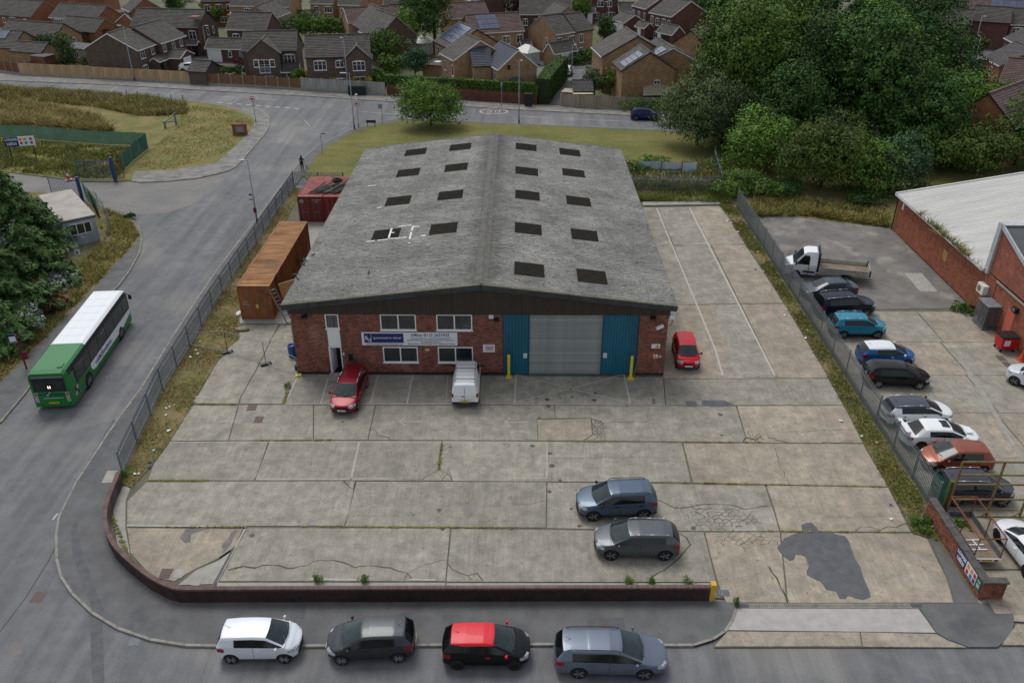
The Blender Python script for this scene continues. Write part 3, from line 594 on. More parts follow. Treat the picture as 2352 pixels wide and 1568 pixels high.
# corrugated fibre cement roof: separate sheets, 5 per slope course
def h_roof(col, e):
    N, L = e['N'], e['L']; sx = N.new('ShaderNodeSeparateXYZ'); L.new(e['raw'], sx.inputs[0]); ab = N.new('ShaderNodeMath'); ab.operation = 'ABSOLUTE'; ad = N.new('ShaderNodeMath'); L.new(sx.outputs[0], ad.inputs[0]); ad.inputs[1].default_value = 2.35; L.new(ad.outputs[0], ab.inputs[0])
    ad = N.new('ShaderNodeMath'); L.new(ab.outputs[0], ad.inputs[0]); mu = N.new('ShaderNodeMath'); mu.operation = 'MULTIPLY'; L.new(e['noise'](1.1, 4, e['raw']), mu.inputs[0]); mu.inputs[1].default_value = 1.6; L.new(mu.outputs[0], ad.inputs[1])
    col = e['mix'](e['mr'](ad.outputs[0], .62, 0, 1.0, 2.3), col, S(84,82,76))    # lichen along the ridge
    mp = N.new('ShaderNodeMapping'); mp.inputs['Scale'].default_value = (.9, 5.5, 1); L.new(e['raw'], mp.inputs['Vector']); st = mp.outputs[0]
    col = e['scale_col'](col, e['mr'](e['noise'](1.4, 5, st, .7), .6, 1.24, .3, .7))
    col = e['mix'](e['ramp'](e['noise'](3.4, 4, st, .7), .56, .66), col, S(86,84,80))
    return e['mix'](e['ramp'](e['noise'](9, 3, e['raw']), .62, .67), col, S(70,68,64))
RF = mat('corrugated_cement', S(176,174,165), S(146,145,139), .3, .95, fine=.22, fsc=7, rnd=.07, world=True, bump=.4, hook=h_roof)
SKY_ = mat('roof_light', S(60,56,50), S(51,48,43), 1.5, .95, rnd=.05, spec=.1, hook=lambda c, e: e['mix'](e['ramp'](e['noise'](4.5, 3, e['raw']), .69, .71), c, S(140,138,126)))
RY0, RY1 = BY-.32, BYE+.15; NR = 33; pr = (RY1-RY0)/NR; NC = 6
def corr(w_, l_, amp, per, m, name):      # corrugations run along local x, profile along y
    ny_ = int(round(w_/per))*8; V = []; F = []
    for j in range(ny_+1):
        y = w_*j/ny_; z = amp*math.sin(2*math.pi*y/per); V += [(0,y,z),(l_,y,z)]
    for j in range(ny_): F.append((2*j,2*j+1,2*j+3,2*j+2))
    me = np_mesh(name, np.array(V), np.array(F), m, smooth=True); return me
per = pr/4
EX0, EX1 = BX0-.42, BX1+.42
def slope_frame(side):
    e = Vector((EX0 if side < 0 else EX1, 0, ez-.02)); r = Vector((rx, 0, rz)); L_ = (r-e).length
    return e, r, L_, math.atan2(r.z-e.z, abs(r.x-e.x))
lights = {}
for (r_, c_) in [(1,1),(1,3),(5,1),(5,3),(0,0)][:4]: pass
meC = {}
RFRAME = MB()
for side in (-1, 1):
    e_, r_, L_, ang = slope_frame(side); cl = L_/NC
    me = corr(pr+.0, cl+.1, .055, per, RF, 'roof_sheet'); ml = corr(pr*2, cl+.04, .045, per, SKY_, 'roof_light')
    # roof lights read from the photo: column (from the eave) and row fractions
    rows = [2.0, 7.0, 14.5, 20.5, 27.5] if False else None
    px = ([(1022,527,2),(1038,451,2),(1050,387,2),(1062,336,2),(870,542,1),(899,465,1),(922,402,1),(944,348,1)] if side < 0 else
          [(1205,620,0),(1205,527,0),(1203,451,0),(1202,389,0),(1201,336,0),(1376,636,1),(1358,543,1),(1342,466,1),(1330,403,1),(1321,349,1)])
    sk = []
    for u, v, _ in px:
        lo, hi = 5.4, 7.1
        for _i in range(24):
            zc = (lo+hi)/2; p = P(u, v, zc); zz = ez-.02+(rz-ez+.02)*(abs(p.x-e_.x)/abs(rx-e_.x))
            if zz > zc: lo = zc
            else: hi = zc
        sk.append((abs(p.x-e_.x)/abs(rx-e_.x)*L_, p.y))
    def mtx(s, y, up):
        ex = (r_-e_).normalized(); ey = Vector((0,1,0)); ezv = ex.cross(ey)
        if ezv.z < 0: ezv = -ezv
        o_ = e_+ex*s+Vector((0,y,0))+ezv*up
        m4 = Matrix.Identity(4)
        for i in range(3): m4[i][0] = ex[i]; m4[i][1] = ey[i]; m4[i][2] = ezv[i]; m4[i][3] = o_[i]-L0[i]
        return m4
    stuffV = []; stuffF = []; cnt = 0
    base = np.array([v.co[:] for v in me.vertices]); bf = np.array([p.vertices[:] for p in me.polygons])
    covered = set()
    for s, y in sk:
        c_ = int(s/cl); r0 = int(round((y-RY0)/pr))-1; covered |= {(r0,c_),(r0+1,c_)}
        put('roof_light', ml, bld, mat=mtx(c_*cl, RY0+r0*pr, .035+.008))
    for r0 in range(NR):
        for c_ in range(NC):
            if (r0, c_) in covered: continue
            M4 = mtx(c_*cl, RY0+r0*pr, .035+.012*(c_%2)+random.uniform(-.003,.003))
            if cnt < 150: put('roof_sheet', me, bld, mat=M4); cnt += 1
            else:
                A_ = np.array(M4); q = base@A_[:3,:3].T+A_[:3,3]; stuffF.append(bf+len(base)*len(stuffV)); stuffV.append(q)
    o = put('roof_sheeting', np_mesh('roof_sheeting', np.vstack(stuffV), np.vstack(stuffF), RF, smooth=True), bld); o['kind'] = 'stuff'
    ex = (r_-e_).normalized()
    a0 = e_+Vector((0,RY0+.06,-.04)); a1 = r_+Vector((0,RY0+.06,-.04))
    RFRAME.add([a0, a1, a1+Vector((0,RY1-RY0-.12,0)), a0+Vector((0,RY1-RY0-.12,0))], [(0,1,2,3)])
RFRAME.build('roof_deck', BLACK, bld, world=True)
RIDGE = mat('ridge_cap', S(108,106,100), S(82,80,75), 2, .95, fine=.25, fsc=9, world=True)
for i in range(NR):
    y0 = RY0+i*pr; g = MB();
    for k, (dx, dz) in enumerate([(-.42,-.035),(-.1,.03),(0,.075),(.1,.03),(.42,-.035)][:-1]):
        q = [(-.42,-.035),(-.1,.03),(0,.075),(.1,.03),(.42,-.035)]; a, b = q[k], q[k+1]
        g.add([(rx+a[0],y0,rz+.07+a[1]),(rx+b[0],y0,rz+.07+b[1]),(rx+b[0],y0+pr-.01,rz+.07+b[1]),(rx+a[0],y0+pr-.01,rz+.07+a[1])], [(0,1,2,3)])
    g.build('ridge_tile', RIDGE, bld, world=True)
MOSSY = mat('mossy_verge', S(112,108,92), S(92,88,74), 2, .95, fine=.25, fsc=12); FASC = mat('dark_fascia', S(62,66,68), S(44,46,48), 1.5, .7)
for side in (-1, 1):
    e_, r_, L_, ang = slope_frame(side); n = 7
    for yy, sg in ((RY0, -1), (RY1, 1)):
        for i in range(n):
            a = e_.lerp(r_, i/n)+Vector((0,yy,.06)); b = e_.lerp(r_, (i+1)/n-.002)+Vector((0,yy,.06))
            MB().beam(a, b, .26, .07).build('verge_piece', MOSSY, bld, world=True)
            MB().beam(a+Vector((0,sg*.12,-.2)), b+Vector((0,sg*.12,-.2)), .05, .32).build('fascia_piece', FASC, bld, world=True)
    MB().beam((e_.x-side*.0, RY0, e_.z-.1), (e_.x, RY1, e_.z-.1), .14, .12).build('gutter', FASC, bld, world=True)
# white sealant marks on the roof
SEAL = mat('white_sealant', S(226,226,222), S(205,205,200), 5, .7)
def on_roof(u, v):
    side = -1; e_, r_, L_, _ = slope_frame(side); lo, hi = 5.3, 7.2
    for _i in range(26):
        zc = (lo+hi)/2; p = P(u, v, zc); zz = ez-.02+(rz-ez+.02)*((p.x-e_.x)/(rx-e_.x))
        if zz > zc: lo = zc
        else: hi = zc
    return Vector((p.x, p.y, zc+.09))
for q in [((845,430),(864,428)),((866,480),(877,478)),((841,558),(862,555)),((866,555),(892,552)),((893,551),(934,548)),((900,527),(893,549)),((915,523),(932,521)),((934,521),(945,520)),((950,522),(946,532)),((945,536),(941,552)),((950,523),(964,523)),((938,561),(943,561)),((967,545),(978,543)),((898,537),(906,537))]:
    a, b = on_roof(*q[0]), on_roof(*q[1]); MB().beam(a, b, .14, .03).build('sealant_patch', SEAL, bld, world=True)
# wall fittings
NAVY = mat('sign_navy', S(24,42,104), None, rough=.4); SIGNW = mat('sign_white', S(222,226,230), None, rough=.4); NTXT = mat('sign_text_navy', S(36,48,96), None); YEL = mat('safety_yellow', S(226,204,40), S(214,190,50), 4, .5)
def text_me(s, size, m, ext=.004, align='CENTER', bold=0.0):
    cu = bpy.data.curves.new('lettering', 'FONT'); cu.body = s; cu.size = size; cu.extrude = ext; cu.align_x = align; cu.align_y = 'CENTER'; cu.resolution_u = 2; cu.offset = bold
    ob = bpy.data.objects.new('lettering', cu); me = bpy.data.meshes.new_from_object(ob); bpy.data.objects.remove(ob); me.materials.clear(); me.materials.append(m); return me
FRONT = Matrix.Rotation(math.pi/2, 4, 'X')
def text(parent, s, size, m, loc, R=FRONT, align='CENTER', bold=0.0, sx=1.0):
    off = Vector(parent.location) if parent else Vector()
    M4 = Matrix.Translation(Vector(loc)-off) @ R @ Matrix.Diagonal((sx,1,1,1))
    return put('lettering', text_me(s, size, m, align=align, bold=bold), parent, mat=M4)
sg = thing('company_sign', 'long white and navy company signboard on the brick wall above the ground floor windows', 'sign', (-7.25, BY-.1, 2.41))
MB().box(-10.47,BY-.08,2.41,-4.02,BY-.02,3.4).build('sign_board', SIGNW, sg, world=True)
MB().box(-10.3,BY-.09,2.62,-7.65,BY-.08,3.33).build('navy_field', NAVY, sg, world=True); MB().box(-9.84,BY-.1,2.66,-9.82,BY-.09,3.3).build('divider', SIGNW, sg, world=True)
text(sg, 'g', .42, SIGNW, (-10.17,BY-.1,3.08)); text(sg, 't', .42, SIGNW, (-10.07,BY-.1,2.93)); text(sg, 'd', .42, SIGNW, (-9.95,BY-.1,2.82)); text(sg, "'guaranteed to deliver'", .235, SIGNW, (-8.73,BY-.1,3.0), sx=.92)
text(sg, 'GTD Painting & Property Maintenance Ltd.', .15, NTXT, (-8.95,BY-.09,2.51), sx=.95); text(sg, 'Office: 0113 2637932', .31, NTXT, (-5.85,BY-.09,3.2), sx=.96, bold=.003)
for i, t in enumerate(['Commercial Painting - Voids & Property Maintenance -','Cyclical Maintenance - Capital Investment Work Programmes -','Roofing, Gutters & Drains -','Building Cleans - Fire & Intruder Alarm Installations & Testing']):
    text(sg, t, .125, NTXT, (-5.8,BY-.09,2.96-.14*i))
ns = thing('safety_notice', 'small white safety notice board with coloured rows on the brick wall beside the blue cladding', 'sign', (-1.9,BY,1.9))
MB().box(-2.31,BY-.05,1.89,-1.51,BY-.01,2.48).build('notice_board', SIGNW, ns, world=True); text(ns, 'SITE SAFETY NOTICE', .07, NTXT, (-1.91,BY-.055,2.42))
for i, c_ in enumerate([(200,120,120),(170,80,110),(40,120,170),(222,200,70)]): MB().box(-2.15,BY-.06,2.27-i*.1,-1.6,BY-.05,2.33-i*.1).build('notice_row', mat('notice_%d' % i, S(*c_), None), ns, world=True)
def small_sign(x, z, w_, h_, lab, sym, y=BY-.04):
    s_ = thing('warning_sign', lab, 'sign', (x,y,z)); MB().box(x-w_/2,y-.02,z-h_/2,x+w_/2,y,z+h_/2).build('sign_plate', SIGNW, s_, world=True)
    if sym == 'tri':
        MB().add([(x-.02+(w_*.2 if w_>.5 else 0)-.16,y-.026,z-.13),(x-.02+(w_*.2 if w_>.5 else 0)+.16,y-.026,z-.13),(x-.02+(w_*.2 if w_>.5 else 0),y-.026,z+.15),(x-.02+(w_*.2 if w_>.5 else 0)-.16,y-.022,z-.13),(x-.02+(w_*.2 if w_>.5 else 0)+.16,y-.022,z-.13),(x-.02+(w_*.2 if w_>.5 else 0),y-.022,z+.15)], [(0,1,2),(3,5,4),(0,3,4,1)]).build('warning_triangle', mat('warning_amber', S(214,150,40), None), s_, world=True)
    else:
        for i in range(4): MB().box(x-w_*.36,y-.024,z+h_*(.3-.2*i)-.02,x+w_*.36,y-.02,z+h_*(.3-.2*i)).build('print_row', DSTEEL, s_, world=True)
small_sign(.55,1.62,.25,.36,'small white notice on the blue cladding left of the roller shutter','rows'); small_sign(5.98,1.66,.25,.36,'small white notice on the blue cladding right of the roller shutter','rows')
small_sign(9.37,2.4,.58,.34,'wide white warning sign with amber triangle high on the right brick pier','tri'); small_sign(9.42,1.6,.3,.3,'small white warning sign with amber triangle low on the right brick pier','tri'); small_sign(9.72,1.58,.16,.17,'tiny white notice beside the low warning sign on the right brick pier','rows')
YW = mat('yellow_sticker', S(206,184,110), None); st = MB().box(-6.35+.1,BY-.03,1.95,-6.05+.1,BY-.012,2.12).build('yellow_sticker', YW); tag(st,'small yellowish sticker on the brick wall between the two ground floor windows','sticker')
kb = thing('intercom_box', 'black letter box on a steel plate beside the open door', 'box', (-11.35,BY,1.27)); MB().box(-11.55,BY-.03,1.3,-11.05,BY-.01,1.58).build('back_plate', DSTEEL, kb, world=True); MB().box(-11.5,BY-.16,1.25,-11.2,BY-.03,1.66).build('box_body', BLACK, kb, world=True)
MB().box(-11.85,BY-.05,1.62,-11.77,BY-.01,1.8).build('door_bell', SIGNW, tag(thing('door_entry_panel','small grey bell push right of the open door','panel',(-11.8,BY,1.6))), world=True)
def flood(x, z, lab):
    f = thing('floodlight', lab, 'floodlight', (x,BY,z)); MB().cbox((x,BY-.22,z),(.38,.22,.16),0,0,.4).build('lamp_housing', BLACK, f, world=True); MB().box(x-.03,BY-.14,z,x+.03,BY,z+.14).build('bracket', BLACK, f, world=True)
    MB().cbox((x,BY-.3,z-.05),(.32,.02,.12),0,0,.6).build('lens', GLASSC, f, world=True)
flood(-14.12,4.62,'black floodlight at the left end of the brick wall'); flood(-1.38,4.45,'black floodlight under the gable beside the alarm box'); flood(8.98,4.62,'black floodlight above the white camera on the right pier')
al = thing('alarm_box', 'cream alarm box with dark letters under the gable above the notice board', 'alarm', (-1.75,BY,4.6)); MB().box(-1.88,BY-.09,4.48,-1.58,BY,4.75).build('box_body', SIGNW, al, world=True); text(al, 'Ti', .16, NTXT, (-1.73,BY-.1,4.62))
cc = thing('security_camera', 'white bullet security camera on the right brick pier', 'camera', (9.4,BY,3.9)); MB().cbox((9.45,BY-.38,4.05),(.52,.2,.16),0,.25,0,-.35).build('camera_body', WHITE, cc, world=True); MB().tube((9.55,BY,3.95),(9.5,BY-.3,4.0),.03).build('camera_arm', WHITE, cc, world=True); MB().path([(9.3,BY-.3,3.9),(9.4,BY-.1,3.55),(9.6,BY-.05,3.6),(9.65,BY-.05,3.95)],.012).build('cable', BLACK, cc, world=True)
c2 = thing('junction_camera', 'white camera bracket on the corner of the building above the red car', 'camera', (10.2,BY,4.6)); MB().box(10.1,BY-.15,4.5,10.42,BY+.1,4.78).build('camera_body', SIGNW, c2, world=True); MB().path([(10.3,BY,4.5),(10.3,BY,4.1),(10.12,BY,3.9)],.02).build('cable', BLACK, c2, world=True)
def bollard(u, v, lab):
    p = P(u, v, .1); b = thing('bollard', lab, 'bollard', p, 0, 'yellow bollards at the shutter'); MB().lathe([(.1,0),(.1,1.72),(.08,1.78),(0,1.8)],14).build('post', YEL, b, smooth=False); MB().cbox((0,0,.03),(.42,.34,.06)).build('base_plate', YEL, b)
bollard(1168.5,866,'yellow bollard left of the roller shutter'); bollard(1448,869,'yellow bollard right of the roller shutter')
o = MB().beam(P(1455,862,.1), (8.35,BY-.03,1.9), .06).build('leaning_plank', mat('weathered_wood', S(138,122,98), S(110,96,76), 3, .9)); tag(o,'thin wooden plank leaning on the wall behind the right bollard','plank')
# pigeons along the left eave
def pigeon(u, v, rz, lab):
    lo = on_roof(u, v); p = thing('pigeon', lab, 'pigeon', (lo.x, lo.y, lo.z-.02), rz, 'pigeons on the roof')
    PG = mat('pigeon_grey', S(88,92,100), S(60,64,72), 12, .8)
    m = MB().lathe([(.0,-.16),(.05,-.12),(.075,-.03),(.07,.05),(.045,.11),(.03,.14)],8,'x',(0,0,.13)); m.add([(-.12,-.03,.13),(-.12,.03,.13),(-.27,.035,.1),(-.27,-.035,.1),(-.12,0,.16)], [(0,1,4),(0,4,3),(1,2,4),(2,3,4),(0,3,2,1)])
    m.lathe([(0,.0),(.035,.02),(.04,.05),(.03,.08),(0,.1)],8,'z',(.14,0,.15)); m.build('pigeon_body', PG, p, True)
    MB().beam((.17,0,.2),(.21,0,.195),.015).build('beak', BLACK, p); MB().tube((.0,.02,0),(.0,.02,.07),.008,n=5).build('leg', KERB, p); MB().tube((.0,-.02,0),(.0,-.02,.07),.008,n=5).build('leg', KERB, p)
for q in [(847.5,631,1.4,'pigeon standing alone in the middle of the left roof slope'),(719,591,.6,'pigeon near the left eave, farthest up the roof'),(700,602,2.6,'pigeon at the left eave below the farthest one'),(697,612,.3,'pigeon tail-down at the left eave halfway along'),(680,636,.1,'pigeon at the left eave nearer the front'),(684,645,2.2,'pigeon just inside the left eave near the front'),(672,654,1.0,'pigeon nearest the front left roof corner')]: pigeon(q[0], q[1], q[2], q[3])
# ================================================================ WALLS, FENCES, RIGHT HAND BUILDING
# palisade fences
_pale = {}
def pale_mesh(h):
    if h not in _pale:
        w_, z1 = .033, h-.07
        V = [(-w_,.012,.05),(-w_*.4,-.012,.05),(w_*.4,-.012,.05),(w_,.012,.05),(-w_,.012,z1),(-w_*.4,-.012,z1),(w_*.4,-.012,z1),(w_,.012,z1),(-.012,.03,h),(.012,.03,h)]
        F = [(0,1,5,4),(1,2,6,5),(2,3,7,6),(4,5,8),(5,6,9,8),(6,7,9)]
        _pale[h] = MB().add(V, F).mesh('pale', STEEL)
    return _pale[h]
def palisade(label, pts, h=1.95, pitch=.155, post=2.75, side=1, z=.1, cap=300, near_first=True):
    pts = [Vector((p[0], p[1], z)) for p in pts]; f = thing('palisade_fence', label, 'fence', pts[0]); O = pts[0]
    segs = []; pales = []
    for a, b in zip(pts[:-1], pts[1:]):
        L_ = (b-a).length; d = (b-a)/L_; ang = math.atan2(d.y, d.x); nrm = Vector((-d.y, d.x, 0))*side
        k = max(1, round(L_/post))
        for i in range(k+1):
            p = a+d*(L_*i/k)-O
            if i < k or b is pts[-1]: MB().box(-.05,-.03,-.1,.05,.03,h+.02).build('fence_post', DSTEEL, f).matrix_local = Matrix.Translation(p+nrm*.06) @ Matrix.Rotation(ang,4,'Z')
        for i in range(k):
            for zz in (.35, h-.38): MB().beam(a-O+d*(L_*i/k)+nrm*.035+Vector((0,0,zz)), a-O+d*(L_*(i+1)/k)+nrm*.035+Vector((0,0,zz)), .045, .045).build('fence_rail', STEEL, f)
        n = int(L_/pitch); pales += [(a-O+d*(L_*(i+.5)/n), ang+(0 if side > 0 else math.pi)) for i in range(n)]
    me = pale_mesh(h); rest = MB()
    for i, (p, a) in enumerate(pales):
        if i < cap: put('pale', me, f, p, a+random.uniform(-.04,.04))
        else:
            M4 = Matrix.Translation(p) @ Matrix.Rotation(a,4,'Z'); rest.add([M4 @ v.co for v in me.vertices], [tuple(q.vertices) for q in me.polygons])
    if rest.v: rest.build('pale_run', STEEL, f, kind='stuff')
    return f
palisade('long galvanised palisade fence between the left road and the grass strip of the yard', [P(u, v, .1) for u, v in (FL[::-1][0], FL[::-1][3], FL[::-1][7], FL[::-1][11], FL[::-1][-1])], 1.75, side=-1)
palisade('long galvanised palisade fence between the concrete yard and the neighbouring car park', [Vector((22.62,35.5,0)), Vector((22.55,58,0)), Vector((22.45,82.3,0))], 2.0, side=-1)
palisade('short palisade fence behind the red containers', [P(675,429,.1), Vector((-18.9,88.0,0))], 1.7, side=1); palisade('dark palisade fence across the weeds behind the concrete lane', [Vector((11.2,86.9,0)), Vector((21.9,86.8,0))], 1.75, side=1)
palisade('short palisade return among the bushes at the far end of the lane', [Vector((21.9,86.8,0)), Vector((23.0,96.5,0))], 2.0, side=1)
# front brick wall, curved at the left
DBRK = mat('dark_brick', S(90,62,55), S(62,46,42), 2, .9, fine=.14, fsc=20, tone=.38, rnd=.22); DMORT = mat('dark_mortar', S(92,80,72), S(60,52,48), 1.2, .95, c3=S(168,160,146), sc3=.35, w3=.56)
CPB = mat('coping_brick', S(114,94,88), S(90,72,68), 2, .9, fine=.14, rnd=.2)
fw = thing('front_brick_wall', 'long low dark brick wall with brick on edge coping curving round the yard corner', 'wall', P(900,1380,.1)); O = fw.location
base = [Vector((p.x, p.y, 0)) for p in PP(WB, .1)]; HW = .84; TH = .22
# smooth the curve
def smooth(pts, it=2):
    for _ in range(it):
        q = [pts[0]]
        for a, b in zip(pts[:-1], pts[1:]): q += [a.lerp(b,.25), a.lerp(b,.75)]
        pts = q+[pts[-1]]
    return pts
cur = smooth(base[:10]+[base[9].lerp(base[10],.06)], 2)+[base[10].lerp(base[9],.012)]
cl = [0]
for a, b in zip(cur[:-1], cur[1:]): cl.append(cl[-1]+(b-a).length)
def along(s):
    s = min(max(s, 0), cl[-1]-1e-4); i = max(j for j in range(len(cl)) if cl[j] <= s); i = min(i, len(cur)-2)
    d = (cur[i+1]-cur[i]).normalized(); return cur[i]+d*(s-cl[i]), d
core = MB(); n = len(cur); vs = []
for i, p in enumerate(cur):
    d = (cur[min(i+1,n-1)]-cur[max(i-1,0)]).normalized(); nn = Vector((-d.y, d.x, 0)); a = p+nn*.012; b = p+nn*(TH-.012)
    vs += [(a.x,a.y,.0),(a.x,a.y,HW),(b.x,b.y,HW),(b.x,b.y,0)]
core.add(vs, [(4*i+j, 4*i+4+j, 4*i+4+(j+1)%4, 4*i+(j+1)%4) for i in range(n-1) for j in range(4)]); core.build('wall_core', DMORT, fw, world=True)
bm_ = MB().box(-.1075,-.05,-.0325,.1075,.05,.0325).mesh('brick', DBRK); cm_ = MB().box(-.0325,-.115,-.055,.0325,.115,.055).mesh('coping_brick', CPB)
Lw = cl[-1]; rows = int((HW-.0)/.075); near_b = []; far_ = MB()
for r in range(rows):
    s = (.1125 if r % 2 else 0)+.11
    while s < Lw-.12:
        p, d = along(s); near_b.append((abs(p.x-2), r, s)); s += .225
near_b.sort(key=lambda q: (-(q[1] >= rows-3), q[0]));
for i, (_, r, s) in enumerate(near_b):
    p, d = along(s); nn = Vector((-d.y, d.x, 0)); c = p+nn*.048+Vector((0,0,.04+.075*r))-O; a = math.atan2(d.y, d.x)
    if i < 300: put('brick', bm_, fw, c, a)
    else:
        M4 = Matrix.Translation(c) @ Matrix.Rotation(a,4,'Z'); far_.add([M4 @ v.co for v in bm_.vertices], [tuple(q.vertices) for q in bm_.polygons][:6])
far_.build('brickwork', DBRK, fw, kind='stuff')
k = int(Lw/.075); far_ = MB(); nc_ = 0
for i in range(k):
    s = (i+.5)*Lw/k; p, d = along(s); nn = Vector((-d.y, d.x, 0)); c = p+nn*.11+Vector((0,0,HW+.052))-O; a = math.atan2(d.y, d.x)
    if nc_ < 300 and p.x > -13: put('coping_brick', cm_, fw, c, a); nc_ += 1
    else: M4 = Matrix.Translation(c) @ Matrix.Rotation(a,4,'Z'); far_.add([M4 @ v.co for v in cm_.vertices], [tuple(q.vertices) for q in cm_.polygons])
far_.build('coping_run', CPB, fw, kind='stuff')
p, d = along(Lw); ye = mat('yellow_masonry_paint', S(222,172,60), S(206,158,60), 3, .7)
pe = MB().box(p.x,p.y-.03,.1,p.x+.25,p.y+.26,1.03); [pe.box(p.x,p.y-.03+i*.072,1.032,p.x+.25,p.y-.03+i*.072+.066,1.14) for i in range(4)]; pe.build('painted_wall_end', ye, fw, world=True)
# low wall with stone coping on the right
rw = thing('side_brick_wall', 'low orange brick wall with dark stone coping and end pier beside the trailer', 'wall', (22.4,32,.1)); x0 = 22.12; OB = mat('orange_brick', S(150,90,68), S(116,68,52), 2, .9, fine=.14, fsc=18, tone=.35)
MB().box(x0,29.2,.1,x0+.3,35.3,1.14).box(x0+.3,29.2,.1,23.25,29.5,1.14).build('wall_core', MORT, rw, world=True); Lr = tuple(rw.location)
brick_part('brickwork', (29.2,35.3,.1,1.14,[],lambda s,n,z:(x0-n,s,z)), rw, OB, Lr); brick_part('brickwork', (x0,23.25,.1,1.14,[],lambda s,n,z:(s,29.2-n,z)), rw, OB, Lr)
brick_part('brickwork', (29.2,35.3,.1,1.14,[],lambda s,n,z:(x0+.3+n,s,z)), rw, OB, Lr)
CS = mat('dark_coping_stone', S(98,96,92), S(70,68,66), 1.6, .95, fine=.2, fsc=16, rnd=.12)
for i in range(10): MB().box(x0-.05,29.52+i*.58,1.14,x0+.36,29.52+i*.58+.565,1.22).build('coping_stone', CS, rw, world=True)
for a, b in ((x0-.05,22.88),(22.89,23.3)): MB().box(a,29.13,1.14,b,29.51,1.23).build('coping_stone', CS, rw, world=True)
RL_ = Matrix.Rotation(-math.pi/2,4,'Z') @ Matrix.Rotation(math.pi/2,4,'X')
ls = thing('yard_sign_board', 'navy and white company safety board fixed along the low orange brick wall', 'sign', (x0-.03,31,.4)); MB().box(x0-.04,30.75,.42,x0-.02,31.75,1.08).build('navy_panel', NAVY, ls, world=True); MB().box(x0-.04,29.75,.42,x0-.02,30.75,1.08).build('white_panel', SIGNW, ls, world=True)
text(ls, 'LONGS', .26, SIGNW, (x0-.045,31.25,.92), RL_, bold=.012); text(ls, 'of', .1, SIGNW, (x0-.045,31.25,.76), RL_); text(ls, 'LEEDS', .26, SIGNW, (x0-.045,31.25,.58), RL_, bold=.012)
for i, (yy, zz, c_) in enumerate([(30.55,.92,(214,150,40)),(30.2,.92,(214,150,40)),(29.9,.9,(196,40,50)),(30.55,.6,(196,40,50)),(30.2,.6,(40,110,180)),(29.9,.6,(60,70,120))]): MB().box(x0-.05,yy-.1,zz-.13,x0-.04,yy+.1,zz+.1).build('safety_symbol', mat('symbol_%d' % i, S(*c_), None), ls, world=True)
gs = thing('green_sign', 'small green and white arrow sign at the end of the low orange brick wall', 'sign', (x0-.03,29.5,.5)); MB().box(x0-.05,29.3,.5,x0-.02,29.66,1.08).build('sign_plate', mat('sign_green', S(16,110,72), None), gs, world=True); [MB().box(x0-.06,29.36,z_,x0-.05,29.6,z_+.04).build('white_bar', SIGNW, gs, world=True) for z_ in (.6,.72,.92)]
o = MB().cbox((21.75,34.6,.16),(.34,.6,.1),0,.15).build('concrete_block', CONC3); tag(o, 'pale concrete slab lying in the weeds by the low wall, left of the pair', 'slab', 'loose slabs by the low wall')
o = MB().cbox((22.05,34.45,.16),(.3,.62,.1),0,.15).build('concrete_block', CONC3); tag(o, 'pale concrete slab lying in the weeds by the low wall, right of the pair', 'slab', 'loose slabs by the low wall')
# ---- right hand building
rb = thing('red_brick_factory', 'orange red brick factory with pale ribbed metal roof at the right edge', 'building', (40, 68, .1)); Lb = tuple(rb.location); WX = 36.15
RBK = mat('factory_brick', S(166,98,70), S(138,78,56), 1.8, .9, fine=.12, fsc=16, tone=.24)
MB().box(WX,46,.1,WX+.3,59.2,3.6).box(WX,59.2,.1,WX+.3,76.3,3.55).box(WX+.3,76,.1,62,76.3,3.5).build('wall', MORT, rb, world=True)
brick_part('brickwork', (59.25,76.3,.1,3.55,[],lambda s,n,z:(WX-n,s,z)), rb, RBK, Lb); brick_part('brickwork', (46,59.2,.1,3.6,[(54.4,55.4,.1,2.35)],lambda s,n,z:(WX-n,s,z)), rb, RBK, Lb)
# gable of the front range: apex at y 59 side steep parapet
gz = lambda y: 7.35-(59.05-y)*.335
MB().add([(WX-.02,45.6,3.6),(WX-.02,59.2,3.6),(WX-.02,59.1,7.3),(WX-.02,45.6,gz(45.6)),(WX+.3,45.6,3.6),(WX+.3,59.2,3.6),(WX+.3,59.1,7.3),(WX+.3,45.6,gz(45.6))],[(0,1,2,3),(7,6,5,4),(1,5,6,2)]).build('gable_wall', mat('gable_brick', S(160,88,66), S(126,66,52), 1.4, .9, hook=brick_hook(S(150,108,92))), rb, world=True)
WBG = mat('grey_bargeboard', S(190,192,194), S(170,172,176), 2, .6)
MB().beam((WX-.06,59.22,3.4),(WX-.06,59.12,7.5),.3,.5).build('bargeboard', WBG, rb, world=True); MB().beam((WX-.1,59.2,7.42),(WX-.1,46,gz(46)+.04),.12,.3).build('bargeboard', WBG, rb, world=True)
for i in range(8): y0_ = 59.1-i*1.65; MB().add([(WX,y0_,gz(y0_)+.1),(WX,y0_-1.64,gz(y0_-1.64)+.1),(60,y0_-1.64,gz(y0_-1.64)+.1),(60,y0_,gz(y0_)+.1)],[(0,1,2,3)]).build('felt_sheet', mat('roof_felt', S(96,98,98), S(82,84,84), .8, .95, fine=.12, rnd=.08), rb, world=True)
MB().box(WX,59.1,3.6,60,59.3,7.45).build('parapet', WBG, rb, world=True); MB().box(WX-.1,58.7,7.4,60,59.35,7.5).build('parapet_cap', WBG, rb, world=True)
PRF = mat('pale_metal_roof', S(206,204,198), S(188,186,180), .6, .6, stretch=(.3,2,1), fine=.05)
sl = (5.61-3.6)/(47.16-35.8); pit = 17.3/48
